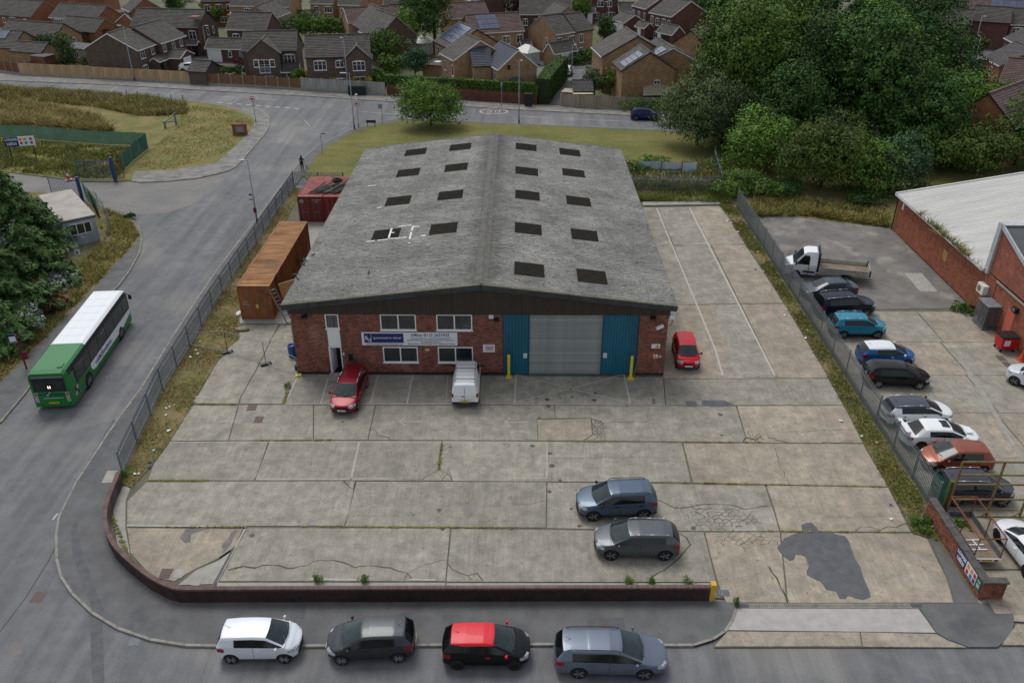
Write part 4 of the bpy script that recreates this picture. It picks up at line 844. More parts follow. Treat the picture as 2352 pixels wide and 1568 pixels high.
for i in range(16):      # ribbed sheets running up the slope
    g = MB();
    for j in range(3):
        y0_ = 59.35+(i*3+j)*.353; q = [(y0_,0),(y0_+.08,.05),(y0_+.16,.05),(y0_+.24,0),(y0_+.353,0)]
        for a, b in zip(q[:-1], q[1:]): g.add([(35.75,a[0],3.68+a[1]),(60,a[0],3.68+24.25*sl+a[1]),(60,b[0],3.68+24.25*sl+b[1]),(35.75,b[0],3.68+b[1])], [(0,1,2,3)])
    g.build('roof_sheet', PRF, rb, world=True)
MB().beam((35.78,59.3,3.58),(35.78,76.4,3.58),.2,.14).build('gutter', mat('pale_gutter', S(196,200,204), None, rough=.5), rb, world=True); MB().beam((35.7,76.35,3.72),(60,76.35,3.74+24.3*sl),.2,.1).build('roof_flashing', PRF, rb, world=True)
MB().tube((36.0,76.2,.1),(36.0,76.2,3.5),.06).build('downpipe', BLACK, rb, world=True)
MB().beam((WX-.04,57.7,3.4),(WX-.04,46,3.4),.06,.16).build('string_course', CONC3, rb, world=True); MB().box(WX-.05,57.62,.1,WX,57.78,3.4).build('brick_pier', RBK, rb, world=True)
MB().box(WX-.03,54.4,.1,WX+.02,55.4,2.3).build('salmon_door', mat('salmon_paint', S(200,104,84), None, rough=.5), rb, world=True); MB().box(WX-.05,65.4,1.5,WX-.01,66.1,2.4).build('boarded_vent', mat('plywood', S(176,142,84), S(150,118,70), 3, .8), rb, world=True)
MB().box(WX-.04,58,1.9,WX-.01,58.4,2.3).build('wall_plate', DSTEEL, rb, world=True); MB().box(WX-.03,75,2.5,WX-.01,75.35,3.1).build('wall_notice', SIGNW, rb, world=True)
ac = thing('air_conditioner', 'white air conditioning unit on the factory wall below the gable', 'air conditioner', (35.8,58.9,1.9)); MB().box(35.68,58.35,1.9,36.1,59.3,2.62).build('unit_case', mat('ac_cream', S(226,226,214), None, rough=.5), ac, world=True)
MB().lathe([(.24,0),(.24,-.02),(.2,-.03),(0,-.03)],14,'x',(35.68,58.95,2.26)).build('fan_grille', mat('fan_bronze', S(130,114,92), None), ac, world=True)
cg = thing('gas_bottle_cage', 'grey mesh cage holding gas bottles against the factory wall', 'cage', (35.6,57,.1)); m = MB()
for x in (35.1,36.05):
    for y in (56.1,57.6): m.tube((x,y,.1),(x,y,2.0),.025)
m.box(35.05,56.05,2.0,36.1,57.65,2.06).box(35.05,56.05,.14,36.1,57.65,.2); m.build('cage_frame', STEEL, cg, world=True)
MESH = mat('wire_mesh', S(96,100,104), None, rough=.6, alpha=.45); MB().box(35.08,56.1,.2,35.1,57.6,2.0).box(35.1,56.08,.2,36.05,56.1,2.0).build('mesh_panel', MESH, cg, world=True)
for i in range(5):
    b_ = MB().lathe([(0,.0),(.115,.0),(.115,1.25),(.07,1.4),(.04,1.48),(.04,1.56),(0,1.56)],10,'z',(35.45+.28*(i%2),56.35+.27*i,.2)); tag(b_.build('gas_bottle', mat('gas_grey', S(98,104,106), None, rough=.4), None, True), ['slim grey gas bottle with green shoulder, nearest the viewer in the cage','second grey gas bottle in the mesh cage','middle grey gas bottle in the mesh cage','fourth grey gas bottle in the mesh cage','farthest grey gas bottle in the mesh cage'][i], 'gas bottle', 'gas bottles in the cage')
hf = thing('wall_fan', 'black extractor fan box above the salmon door', 'fan', (36,54.3,2.3)); MB().box(35.85,54.1,2.5,36.13,54.6,2.9).build('fan_box', BLACK, hf, world=True); MB().lathe([(.15,0),(.12,-.03),(0,-.02)],10,'x',(35.85,54.35,2.7)).build('fan_cowl', DSTEEL, hf, world=True)
bn = thing('wheeled_bin', 'large red four wheeled bin with black lid by the salmon door', 'bin', (35.3,53.2,.1)); m = MB(); b4 = [(-.52,-.45,.25),(.52,-.45,.25),(.52,.45,.25),(-.52,.45,.25),(-.62,-.55,1.15),(.62,-.55,1.15),(.62,.55,1.15),(-.62,.55,1.15)]
m.add(b4, [(0,3,2,1),(4,5,6,7),(0,1,5,4),(1,2,6,5),(2,3,7,6),(3,0,4,7)]); m.build('bin_body', mat('bin_red', S(196,24,24), None, rough=.4), bn); MB().box(-.66,-.6,1.15,.66,.6,1.2).box(-.6,-.55,1.2,-.1,.55,1.24).box(.0,-.55,1.2,.55,.55,1.24).build('bin_lid', BLACK, bn); MB().box(-.4,-.56,.55,.0,-.52,1.0).build('bin_label', SIGNW, bn)
for sx in (-.45,.45):
    for sy in (-.4,.4): MB().lathe([(0,-.03),(.1,-.03),(.1,.03),(0,.03)],10,'y',(sx,sy,.1)).build('castor', BLACK, bn)
def cone(x, y, lab, band=True, s=1.0, z=.1):
    c = thing('traffic_cone', lab, 'cone', (x,y,z)); OR = mat('cone_orange', S(214,84,50) if not band else S(204,40,40), None, rough=.5) if not band else mat('cone_red', S(204,44,40), None, rough=.5)
    MB().cbox((0,0,.03),(.46*s,.46*s,.05)).build('cone_base', OR if not band else WHITE, c); MB().lathe([(.17*s,.05),(.1*s,.36*s)],12).lathe([(.065*s,.58*s),(.03*s,.78*s),(0,.78*s)],12).build('cone_body', OR, c)
    MB().lathe([(.1*s,.36*s),(.065*s,.58*s)],12).build('cone_band', WHITE if band else OR, c)
cone(35.75,51.6,'plain orange traffic cone beside the red bin', False, 1.2); q = P(158,414,.05); cone(q.x,q.y,'red and white traffic cone by the blue entrance gates', True, 1.3)
# weeds in gutters are added with the vegetation
# ---- panel fences along the main road
def panel_fence(label, pts, z=.1, h=1.85, pan=1.95, style='board', mt=None, gravel=True, posts=True, name='panel_fence', rz=None, bh=None):
    pts = [Vector((p[0], p[1], z)) for p in pts]; f = thing(name, label, 'fence', pts[0]); O = pts[0]; cache = {}
    for a, b in zip(pts[:-1], pts[1:]):
        L_ = (b-a).length; d = (b-a)/L_; ang = math.atan2(d.y, d.x); k = max(1, round(L_/pan)); s = L_/k; key = round(s, 2)
        if key not in cache:
            m = MB(); z0 = .28 if gravel else .04
            if style == 'board':
                n = int(key/.14); [m.box(i*key/n+.0,(-.012 if i%2 else 0),z0,(i+1)*key/n-.003,.02,h-.03) for i in range(n)]; m.box(.0,-.03,h-.05,key,.03,h)
            elif style == 'picket':
                n = int(key/.16); [m.box(i*key/n+.02,-.03,z0,i*key/n+.115,-.008,h) for i in range(n)]; m.box(0,-.008,h-.35,key,.03,h-.27).box(0,-.008,z0+.15,key,.03,z0+.23); m.box(0,.03,z0,key,.045,h-.04,1)
            elif style == 'old':
                n = int(key/.15); [m.box(i*key/n,(-.02 if i%2 else 0)+random.uniform(-.01,.01),.02,(i+1)*key/n-.004,.02,h+random.uniform(-.06,.06)) for i in range(n)]
            cache[key] = (m.mesh('fence_panel', [mt, BLACK]), MB().box(.05,-.02,0,key-.05,.02,.27).mesh('gravel_board', CONC3), MB().box(-.05,-.06,-.1,.05,.06,h+.06).mesh('fence_post', CONC3 if gravel else mt))
        for i in range(k):
            p = a+d*(s*i)-O; put('fence_panel', cache[key][0], f, p, ang)
            if gravel: put('gravel_board', cache[key][1], f, p, ang)
            if posts: put('fence_post', cache[key][2], f, p, ang)
    if posts: put('fence_post', cache[key][2], f, pts[-1]-O, ang)
    return f
TAN = mat('tan_boards', S(198,168,128), S(168,138,102), 1.2, .85, fine=.12, rnd=.1, stretch=(1,1,.2)); DKB = mat('dark_stained_boards', S(126,82,58), S(104,66,50), 1.2, .85, rnd=.1); SLT = mat('weathered_slats', S(160,124,88), S(130,98,70), 1.5, .85, rnd=.1); GRYB = mat('grey_boards', S(168,166,162), S(138,136,134), 1.4, .9, fine=.1, rnd=.08, stretch=(2,2,.2)); REDP = mat('red_brown_pickets', S(136,84,66), S(110,66,54), 1.4, .85, rnd=.1); OLDW = mat('old_grey_planks', S(168,156,136), S(132,122,106), 1.2, .95, fine=.15, stretch=(3,3,.2), rnd=.1)
F = lambda *q: [P(u, v-.5, .1) for u, v in q]
panel_fence('dark stained panel fence with concrete posts at the far left of the main road', F((-400,149),(0,165),(47,172)), mt=DKB); panel_fence('tan boarded panel fence with concrete posts along the main road, left of the tiled store', F((48,172),(187,179),(320,186),(437,192.5)), mt=TAN)
panel_fence('brown slatted fence with concrete posts right of the tiled store', F((478,195),(588,200),(693,207)), mt=SLT, style='picket', h=1.75); panel_fence('silver grey panel fence with concrete posts in front of the dark brick house', F((694,207),(885,219)), mt=GRYB)
panel_fence('red brown picket fence under the long clipped hedge', F((889,219.5),(1050,229),(1233,241)), mt=REDP, style='picket', gravel=False, h=1.6, posts=False); panel_fence('old leaning grey plank fence in front of the solar panelled house', F((1286,242.5),(1326,247),(1400,250.5),(1526,254),(1640,259)), mt=OLDW, style='old', gravel=False, h=1.75, posts=False)
G2 = lambda *q: [P(u, v, .02) for u, v in q]
panel_fence('pale panel fence between the back gardens beside the dark brick gable', G2((205,139),(255,150),(262,160)), .02, 1.6, mt=GRYB) ; panel_fence('grey panel fence running back from the tan fence beside the small tree', G2((60,160),(110,146),(150,140),(190,136)), .02, 1.3, mt=GRYB)
panel_fence('dark panel fence behind the bend road at the right', G2((2222,108),(2300,108),(2340,106)), .02, 1.8, mt=DKB); panel_fence('brown panel fence by the orange shed at the right', G2((2180,158),(2205,166),(2215,168)), .02, 1.9, mt=DKB); panel_fence('tall brown fence behind the far dark red houses', G2((1535,3),(1640,12)), .02, 2.2, mt=DKB)
panel_fence('brown fence beside the blue car drive on the estate', G2((1184,118),(1215,130)), .02, 1.5, mt=DKB)
# ================================================================ VEHICLES
def paint(name, c, metal=.35, rough=.28):
    return mat('paint_'+name, S(*c), None, rough=rough+.06, metal=metal*.6, coat=.25 if c[1] > 30 else .12, spec=.4 if c[1] > 30 else .3)
CGL = mat('car_glass', S(16,20,22), None, rough=.04, spec=.45); WSG = mat('windscreen_glass', S(44,58,60), S(28,36,38), 1.2, .05, spec=.35); TRIM = mat('black_trim', S(22,23,25), None, rough=.5)
GAP = mat('panel_gap', S(12,12,13), None, rough=.9); TYRE = mat('tyre_rubber', S(26,26,28), None, rough=.85); ALLOY = mat('alloy_silver', S(176,178,182), None, rough=.35, metal=.6)
DALLOY = mat('alloy_black', S(34,34,36), None, rough=.35, metal=.5); GALLOY = mat('alloy_gold', S(150,128,62), None, rough=.4, metal=.5); HLAMP = mat('headlamp', S(205,210,214), S(120,126,132), 9, .1, spec=.8)
TLAMP = mat('tail_lamp', S(170,18,20), S(110,8,12), 6, .15); PLW = mat('plate_white', S(225,226,222), None, rough=.4); PLY = mat('plate_yellow', S(214,178,38), None, rough=.4); CHROME = mat('chrome', S(200,202,205), None, rough=.2, metal=.9)
def cc_mesh(V, F, mi, creases, lv):
    me = bpy.data.meshes.new('shell'); me.from_pydata(V, [], F); me.polygons.foreach_set('material_index', mi); me.update(calc_edges=True)
    ca = me.attributes.new('crease_edge', 'FLOAT', 'EDGE'); vals = np.zeros(len(me.edges), np.float32)
    for e in me.edges:
        k = (min(e.vertices), max(e.vertices)); vals[e.index] = creases.get(k, 0)
    ca.data.foreach_set('value', vals)
    ob = bpy.data.objects.new('shell', me); COL.objects.link(ob); md = ob.modifiers.new('s', 'SUBSURF'); md.levels = lv; md.render_levels = lv
    bpy.context.view_layer.update(); ev = ob.evaluated_get(bpy.context.evaluated_depsgraph_get()); m2 = ev.to_mesh()
    n = len(m2.vertices); Vo = np.empty(n*3, np.float32); m2.vertices.foreach_get('co', Vo); Vo = Vo.reshape(-1, 3)
    Fo = np.empty(len(m2.polygons)*4, np.int32); m2.loops.foreach_get('vertex_index', Fo); Fo = Fo.reshape(-1, 4)
    M_ = np.empty(len(m2.polygons), np.int32); m2.polygons.foreach_get('material_index', M_)
    ev.to_mesh_clear(); bpy.data.objects.remove(ob); bpy.data.meshes.remove(me); return Vo.astype(float), Fo, M_
PAINT_, TRIM_, GAP_, WS_, RW_, SW_ = 0, 1, 2, 3, 4, 5     # side windows numbered from SW_
# body types: lengths in metres measured from the middle of the wheelbase, front is +x
TYPES = {
 # name: L,W,H, front overhang x, rear x, wheelbase, wheel r, bonnet front z, cowl x, cowl z, roof front x, B x, C x, roof rear x, tail x(rear belt), belt z, tail z, boot(saloon)
 'hatch':  dict(W=1.72,H=1.46,xf=1.98,xr=-1.97,wb=2.49,R=.31,zf=.74,xc=1.18,zc=.95,xrf=.30,xb=-.12,xC=-.95,xrr=-1.45,xt=-1.86,zb=.95,zr=.93),
 'hatch5': dict(W=1.72,H=1.48,xf=1.98,xr=-1.97,wb=2.49,R=.31,zf=.74,xc=1.18,zc=.95,xrf=.30,xb=-.05,xC=-1.12,xrr=-1.48,xt=-1.86,zb=.95,zr=.93),
 'small':  dict(W=1.66,H=1.47,xf=1.84,xr=-1.82,wb=2.32,R=.30,zf=.76,xc=1.18,zc=.98,xrf=.42,xb=-.15,xC=-.95,xrr=-1.50,xt=-1.76,zb=.96,zr=.92),
 'family': dict(W=1.81,H=1.50,xf=2.20,xr=-2.17,wb=2.69,R=.32,zf=.74,xc=1.30,zc=.98,xrf=.35,xb=-.05,xC=-1.3,xrr=-1.58,xt=-2.05,zb=.97,zr=.95),
 'estate': dict(W=1.86,H=1.50,xf=2.47,xr=-2.50,wb=2.83,R=.34,zf=.76,xc=1.32,zc=.99,xrf=.38,xb=-.12,xC=-1.02,xrr=-2.05,xt=-2.38,zb=.97,zr=.98,est=1),
 'estate_s': dict(W=1.80,H=1.47,xf=2.25,xr=-2.32,wb=2.73,R=.32,zf=.76,xc=1.30,zc=.98,xrf=.38,xb=-.12,xC=-1.05,xrr=-1.98,xt=-2.24,zb=.96,zr=.96,est=1),
 'suv':    dict(W=1.86,H=1.64,xf=2.20,xr=-2.20,wb=2.70,R=.355,zf=.90,xc=1.22,zc=1.08,xrf=.40,xb=-.10,xC=-1.38,xrr=-1.74,xt=-2.08,zb=1.08,zr=1.08),
 'cross':  dict(W=1.80,H=1.50,xf=2.20,xr=-2.18,wb=2.70,R=.345,zf=.82,xc=1.28,zc=1.0,xrf=.42,xb=-.08,xC=-1.34,xrr=-1.66,xt=-2.06,zb=1.0,zr=1.0),
 'suvl':   dict(W=1.90,H=1.74,xf=2.38,xr=-2.36,wb=2.83,R=.37,zf=.95,xc=1.30,zc=1.12,xrf=.50,xb=-.10,xC=-1.05,xrr=-1.95,xt=-2.24,zb=1.12,zr=1.12,est=1),
 'suvs':   dict(W=1.77,H=1.58,xf=2.08,xr=-2.08,wb=2.52,R=.34,zf=.88,xc=1.20,zc=1.05,xrf=.45,xb=-.08,xC=-1.28,xrr=-1.62,xt=-1.96,zb=1.05,zr=1.04),
 'saloon': dict(W=1.80,H=1.43,xf=2.30,xr=-2.30,wb=2.72,R=.33,zf=.74,xc=1.28,zc=.95,xrf=.40,xb=-.10,xC=-.95,xrr=-1.10,xt=-1.72,zb=.95,zr=.98,boot=1),
 'coupe':  dict(W=1.80,H=1.38,xf=2.20,xr=-2.20,wb=2.65,R=.33,zf=.72,xc=1.15,zc=.93,xrf=.25,xb=-.35,xC=-1.0,xrr=-1.15,xt=-1.90,zb=.95,zr=.97),
 'van':    dict(W=1.81,H=1.82,xf=2.19,xr=-2.19,wb=2.73,R=.33,zf=.95,xc=1.62,zc=1.16,xrf=.85,xb=.10,xC=-.9,xrr=-2.02,xt=-2.17,zb=1.08,zr=1.05,van=1),
 'panel':  dict(W=1.98,H=1.98,xf=2.45,xr=-2.50,wb=2.93,R=.34,zf=1.0,xc=1.85,zc=1.25,xrf=1.10,xb=.45,xC=-.9,xrr=-2.40,xt=-2.47,zb=1.15,zr=1.1,van=1),
}
def build_shell(t, lv, doors=5):
    W, H = t['W']/2, t['H']; zb0 = .20; st = []
    def ring(x, w, z0, ze, zc_, mode, bow=0, yr=None, shift=0):
        g = mode == 'g'; sh = t['zb'] if g else ze
        pts = [(0,z0),(.80*w,z0),(.955*w,z0+.10),(w,z0+(ze-z0)*.42),(.985*w,z0+(ze-z0)*.74),(.945*w,ze)]
        if g:
            f = 1.0; zz = zc_; pts += [(.765*w,zz-.125),(.685*w,zz-.05),(.40*w,zz-.01),(0,zz)]
        else:
            c = zc_-ze; pts += [(.88*w,ze+.30*c),(.80*w,ze+.52*c),(.42*w,ze+.90*c),(0,zc_)]
        return [(x+bow*(1-(y/W)**2)-bow*.0, y, z) for y, z in pts]
    xf, xr = t['xf'], t['xr']; hb = t['wb']/2; za = t['zf']; zc_ = t['zc']
    S_ = []   # stations front to rear: (ring, tag)
    S_.append((ring(xf-.24, .64*W, .30, za-.16, za-.12, 'h', .22), 'nose'))
    S_.append((ring(xf-.24, .74*W, .22, za-.06, za-.0, 'h', .24), ''))
    S_.append((ring(xf-.40, .90*W, zb0, za, za+.06, 'h', .16), ''))
    S_.append((ring(hb+.30, .975*W, zb0, za+.06, za+.13, 'h', .03), ''))
    S_.append((ring(hb, W, zb0, .5*(za+zc_)+.03, .5*(za+zc_)+.10, 'h', .02), ''))
    S_.append((ring(hb-.36 if hb-.36 > t['xc']+.06 else t['xc']+.08, W, zb0, zc_-.04, zc_+.01, 'h', .03), ''))
    dx = min(t['xc']-.06, hb-.40)
    S_.append((ring(t['xc']-.08, W, zb0, zc_-.015, zc_+.02, 'h', .20), 'cowl'))
    rg = lambda x, z, w=1.0, bow=0: ring(x, W*w, zb0, t['zb']+.06*(t['xc']-x)/(t['xc']-t['xrr']), z, 'g', bow)
    xm = (t['xc']+t['xrf'])/2
    S_.append((rg(t['xrf']-.06, H-.045, 1, .13), 'rf'))
    S_.append((rg(t['xb']+.016, H), 'b0')); S_.append((rg(t['xb'], H), 'b1'))
    S_.append((rg(t['xC']+.016, H-.012), 'c0')); S_.append((rg(t['xC'], H-.014), 'c1'))
    if t.get('est') or t.get('van'): S_.append((rg(t['xrr']+.25, H-.035, .985), 'd0'))
    S_.append((rg(t['xrr'], H-.06 if not t.get('van') else H-.03, .965, -.08), 'rr'))
    if t.get('boot'):
        S_.append((ring(t['xt'], W*.97, zb0, t['zb']-.01, t['zr'], 'h', -.04), 'tail')); S_.append((ring(xr+.22, .94*W, zb0+.03, t['zb']-.03, t['zr']+.01, 'h', -.06), ''))
        S_.append((ring(xr+.06, .84*W, .30, t['zb']-.10, t['zb']-.06, 'h', -.07), 'end'))
    else:
        S_.append((ring(t['xt']+.05, W*.94, zb0+.03, t['zb']+.0, t['zr']+.02, 'h', -.12), 'tail'))
        S_.append((ring(xr+.13, .88*W, .26, t['zb']-.20, t['zb']-.16, 'h', -.14), '')); S_.append((ring(xr+.15, .77*W, .32, .62, .66, 'h', -.13), 'end'))
    n = 10; V = []; rings = []
    for r, tg in S_:
        idx = []
        for i, p in enumerate(r): idx.append(len(V)); V.append(p)
        left = [idx[0]]
        for i in range(1, n-1): left.append(len(V)); V.append((r[i][0], -r[i][1], r[i][2]))
        left.append(idx[n-1]); rings.append((idx, left, tg))
    F = []; M_ = []; cr = {}; names = [r[2] for r in rings]; ic = names.index('cowl'); irr = names.index('rr'); irf = names.index('rf')
    sw = 0
    def C(a, b, v): cr[(min(a,b), max(a,b))] = max(v, cr.get((min(a,b), max(a,b)), 0))
    for k in range(len(rings)-1):
        (a, al, ta), (b, bl, tb) = rings[k], rings[k+1]
        for s_, (p, q) in enumerate(((a, b), (al, bl))):
            for i in range(n-1):
                f = (p[i], q[i], q[i+1], p[i+1]) if s_ == 0 else (p[i], p[i+1], q[i+1], q[i]); m = PAINT_
                if i == 0: m = TRIM_
                if i == 1: m = TRIM_
                seam = ta in ('b0','c0')
                if seam and i in (2,3,4): m = GAP_ if ta == 'b0' else PAINT_
                if ic <= k < irr and i == 5:
                    if t.get('van') and k >= names.index('b0'): m = PAINT_
                    elif seam: m = TRIM_ if not t.get('van') else PAINT_
                    elif ta == 'c1' and not t.get('est'): m = SW_+2 if t.get('qw', 0) else PAINT_
                    elif ta == 'd0': m = PAINT_
                    else:
                        m = SW_+{'cowl':0,'rf':0,'b1':1,'c1':2}.get(ta, 2)
                if k == ic and i in (7, 8): m = WS_
                if k == irr and i in (7, 8) and not t.get('van'): m = RW_
                F.append(f); M_.append(m)
            for i, v in ((5,.75),(6,.6),(7,.5)):
                if ic <= k <= irr: C(p[i], q[i], v)
            C(p[2], q[2], .4)
    for s_ in (0, 1):
        for kk, lo, v in ((ic,5,.7),(irf,6,.75),(irr,6,.75),(names.index('tail'),5,.7)):
            r = rings[kk][s_]
            for i in range(lo, n-1): C(r[i], r[i+1], v)
    for kk, nm_ in enumerate(names):
        if nm_ in ('b0','b1','c0','c1'):
            for s_ in (0, 1):
                r = rings[kk][s_]
                for i in range(0, n-1): C(r[i], r[i+1], 1.0)
    for idx, left, rev in ((rings[0][0], rings[0][1], False), (rings[-1][0], rings[-1][1], True)):   # close the ends with quads
        for i in range(n-1):
            if i == 0 or i == n-1: pass
            q = (idx[i], idx[i+1], left[i+1], left[i])
            if len(set(q)) == 4: F.append(q if not rev else q[::-1]); M_.append(PAINT_)
            else:
                u = [x for j, x in enumerate(q) if x not in q[:j]]; F.append(tuple(u if not rev else u[::-1])); M_.append(PAINT_)
    Vo, Fo, Mo = cc_mesh(V, F, M_, cr, lv)
    # wheel arches
    R = t['R']+.055
    for cx_ in (hb, -hb):
        cz = t['R']; d = np.hypot(Vo[:,0]-cx_, Vo[:,2]-cz); side = np.abs(Vo[:,1]) > .45*W
        inside = (d < R) & side & (Vo[:,2] < cz+R+.01)
        kill = inside[Fo].sum(1) >= 3; Fo, Mo = Fo[~kill], Mo[~kill]
        used = np.zeros(len(Vo), bool); used[Fo.ravel()] = True; sel = inside & used & (Vo[:,2] > .16)
        dd = np.maximum(d[sel], 1e-4); Vo[sel,0] = cx_+(Vo[sel,0]-cx_)*R/dd; Vo[sel,2] = cz+(Vo[sel,2]-cz)*R/dd
    return Vo, Fo, Mo
SHELLS = {}
def shell(tname, lv, doors):
    k = (tname, lv, doors)
    if k not in SHELLS: SHELLS[k] = build_shell(TYPES[tname], lv, doors)
    return SHELLS[k]
def split_mesh(name, V, F, mats, sel, tone=None, push=0):
    f = F[sel]; u, inv = np.unique(f.ravel(), return_inverse=True); v = V[u]
    return np_mesh(name, v, inv.reshape(f.shape), mats, smooth=True)
_wheels = {}
def wheel_meshes(R, style, n=5):
    k = (round(R,3), style, n)
    if k in _wheels: return _wheels[k]
    w_ = .2; ri = R*.75
    ty = MB().lathe([(ri,-w_/2),(R*.93,-w_/2),(R,-w_/2+.03),(R,w_/2-.03),(R*.93,w_/2),(ri,w_/2)], 24, 'y').mesh('tyre', TYRE, True)
    m_ = {'silver':ALLOY,'black':DALLOY,'gold':GALLOY,'trim':ALLOY}[style]; rim = MB().lathe([(ri,w_/2-.06),(ri,w_/2-.004),(ri*.90,w_/2-.015),(ri*.88,w_/2-.05)], 20, 'y'); rim.lathe([(ri*.26,w_/2-.05),(ri*.26,w_/2-.012),(0,w_/2-.01)], 10, 'y')
    for i in range(n):
        a = 2*math.pi*i/n
        for da in (-.13, .13): rim.beam((ri*.15*math.cos(a+da*2), w_/2-.022, ri*.15*math.sin(a+da*2)), (ri*.92*math.cos(a+da), w_/2-.02, ri*.92*math.sin(a+da)), .075 if style != 'trim' else .09, .02)
    rm = rim.mesh('rim', m_); bk = MB().lathe([(ri*.96,w_/2-.055),(0,w_/2-.06)], 16, 'y').mesh('wheel_disc', GAP); _wheels[k] = (ty, rm, bk); return _wheels[k]
def car(name, label, cat, tname, paintm, loc, heading, lv=2, doors=5, rim='silver', spokes=5, roof=None, rails=None, mirror=None, plate_f=None, plate_r=None, group=None, trimlow=False, tl='std', rwm=None, qw=False, detail=True, ant=True, rearside=None):
    t = TYPES[tname]; V, F, M_ = shell(tname, lv, doors); W = t['W']/2; H = t['H']; hb = t['wb']/2
    c = thing(name, label, cat, loc, heading, group); Cn = V[F].mean(1); ax, ay, az = Cn[:,0], np.abs(Cn[:,1]), Cn[:,2]
    M_ = M_.copy(); HL, TL, GR, RO, BL = 20, 22, 24, 30, 31; body = (M_ == PAINT_)
    zf = t['zf']
    if detail:
        nose = ax > t['xf']-.62
        hl = body & nose & (ay > W*.50) & (az > zf-.17) & (az < zf+.015-(ax-t['xf']+.62)*.0) & (ax > t['xf']-.50) & (az > zf-.20+(t['xf']-ax-.2)*.25);
        M_[hl & (Cn[:,1] > 0)] = HL; M_[hl & (Cn[:,1] < 0)] = HL+1
        gr = body & (ax > t['xf']-.30) & (ay < W*.46) & (az > zf-.24) & (az < zf-.12); M_[gr] = GR
        gr2 = body & (ax > t['xf']-.35) & (ay < W*.58) & (az > .28) & (az < .43); M_[gr2] = GR
        xt = t['xr']
        if tl == 'std': tb = body & (ax < xt+.42) & (ay > W*.60) & (az > t['zb']-.22) & (az < t['zb']-.02)
        elif tl == 'tall': tb = body & (ax < xt+.30) & (ay > W*.80) & (az > t['zb']-.25) & (az < t['zb']+.05)
        M_[tb & (Cn[:,1] > 0)] = TL; M_[tb & (Cn[:,1] < 0)] = TL+1
        if trimlow: M_[(M_ == PAINT_) & (az < .42) & (ay > W*.5)] = TRIM_; M_[(M_ == PAINT_) & (az < .48) & ((ax < xt+.3)|(ax > t['xf']-.25))] = TRIM_
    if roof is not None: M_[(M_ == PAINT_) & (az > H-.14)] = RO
    slots = [paintm, TRIM, GAP]; sel = M_ <= GAP_
    f = F[sel]; u, inv = np.unique(f.ravel(), return_inverse=True); me = np_mesh('body', V[u], inv.reshape(f.shape), None, smooth=True)
    for m_ in slots: me.materials.append(m_)
    me.polygons.foreach_set('material_index', M_[sel].astype(np.int32)); b = put('body', me, c)
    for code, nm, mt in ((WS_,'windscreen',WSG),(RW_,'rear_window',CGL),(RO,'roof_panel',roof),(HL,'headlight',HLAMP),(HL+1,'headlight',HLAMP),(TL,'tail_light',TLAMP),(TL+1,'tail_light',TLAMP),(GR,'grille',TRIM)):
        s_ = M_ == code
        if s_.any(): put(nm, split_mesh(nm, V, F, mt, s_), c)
    for k in range(3):
        for sg in (1, -1):
            s_ = (M_ == SW_+k) & (Cn[:,1]*sg > 0)
            if s_.any(): put('side_window', split_mesh('side_window', V, F, CGL, s_), c)
    ty, rm, bk = wheel_meshes(t['R'], rim, spokes)
    for sx in (1, -1):
        for sy in (1, -1):
            wh = put('wheel', ty, c, (sx*hb, sy*(W-.11), t['R']), 0 if sy > 0 else math.pi)
            if detail: put('rim', rm, wh); put('wheel_disc', bk, wh)
    m = MB()       # dark wheel housings
    for sx in (1, -1):
        for sy in (1, -1):
            R = t['R']+.05; k = 12; vs = []
            for i in range(k+1):
                a = math.pi*(i/k)*1.0; vs += [(sx*hb+R*math.cos(a), sy*(W-.03), t['R']+R*math.sin(a)), (sx*hb+R*math.cos(a), sy*(W-.42), t['R']+R*math.sin(a))]
            m.add(vs, [(2*i,2*i+1,2*i+3,2*i+2) for i in range(k)]); m.box(sx*hb-R, min(sy*(W-.42),sy*(W-.40)), .18, sx*hb+R, max(sy*(W-.42),sy*(W-.40)), t['R']+R*.9)
    m.box(-hb-.2,-W*.75,.17,hb+.2,W*.75,.22); m.build('underbody', GAP, c)
    if detail:
        mm = mirror or paintm; xm = t['xc']-.28
        for sy in (1, -1):
            q = MB().lathe([(0,-.07),(.055,-.06),(.085,-.01),(.08,.05),(0,.075)], 8, 'x', (xm, sy*(W+.10), t['zb']+.06)); q.beam((xm,sy*(W-.06),t['zb']+.01),(xm,sy*(W+.05),t['zb']+.04),.05,.04); q.build('wing_mirror', mm, c, True)
            for hx in ([t['xb']+.22]+([t['xC']+.20] if doors == 5 and not t.get('van') else [])): MB().cbox((hx, sy*(W*.993), t['zb']-.14), (.18,.035,.035)).build('door_handle', mirror if mirror else paintm, c)
        if rails is not None:
            for sy in (1, -1): MB().path([(t['xrf']-.02, sy*W*.69, H-.06),(t['xrf']-.2, sy*W*.70, H+.01),(t['xb']-.2, sy*W*.70, H+.02),(t['xrr']+.3, sy*W*.68, H),(t['xrr']+.1, sy*W*.67, H-.06)], .02, 6).build('roof_rail', rails, c, True)
        if ant: MB().tube((t['xrr']+.28 if rails is None else t['xrr']+.3, 0, H-.05), (t['xrr']+.02, 0, H+.10), .012, .006, 5).build('aerial', TRIM, c)
        xF, xR = t['xf']-.005, t['xr']-.015
        if plate_f: p = MB().box(xF,-.26,.42,xF+.02,.26,.53).build('number_plate', PLW, c); plate_f != '-' and put('lettering', text_me(plate_f,.1,TRIM,.002), p, mat=Matrix.Translation((xF+.022,0,.475)) @ Matrix.Rotation(math.pi/2,4,'Z') @ Matrix.Rotation(math.pi/2,4,'X'))
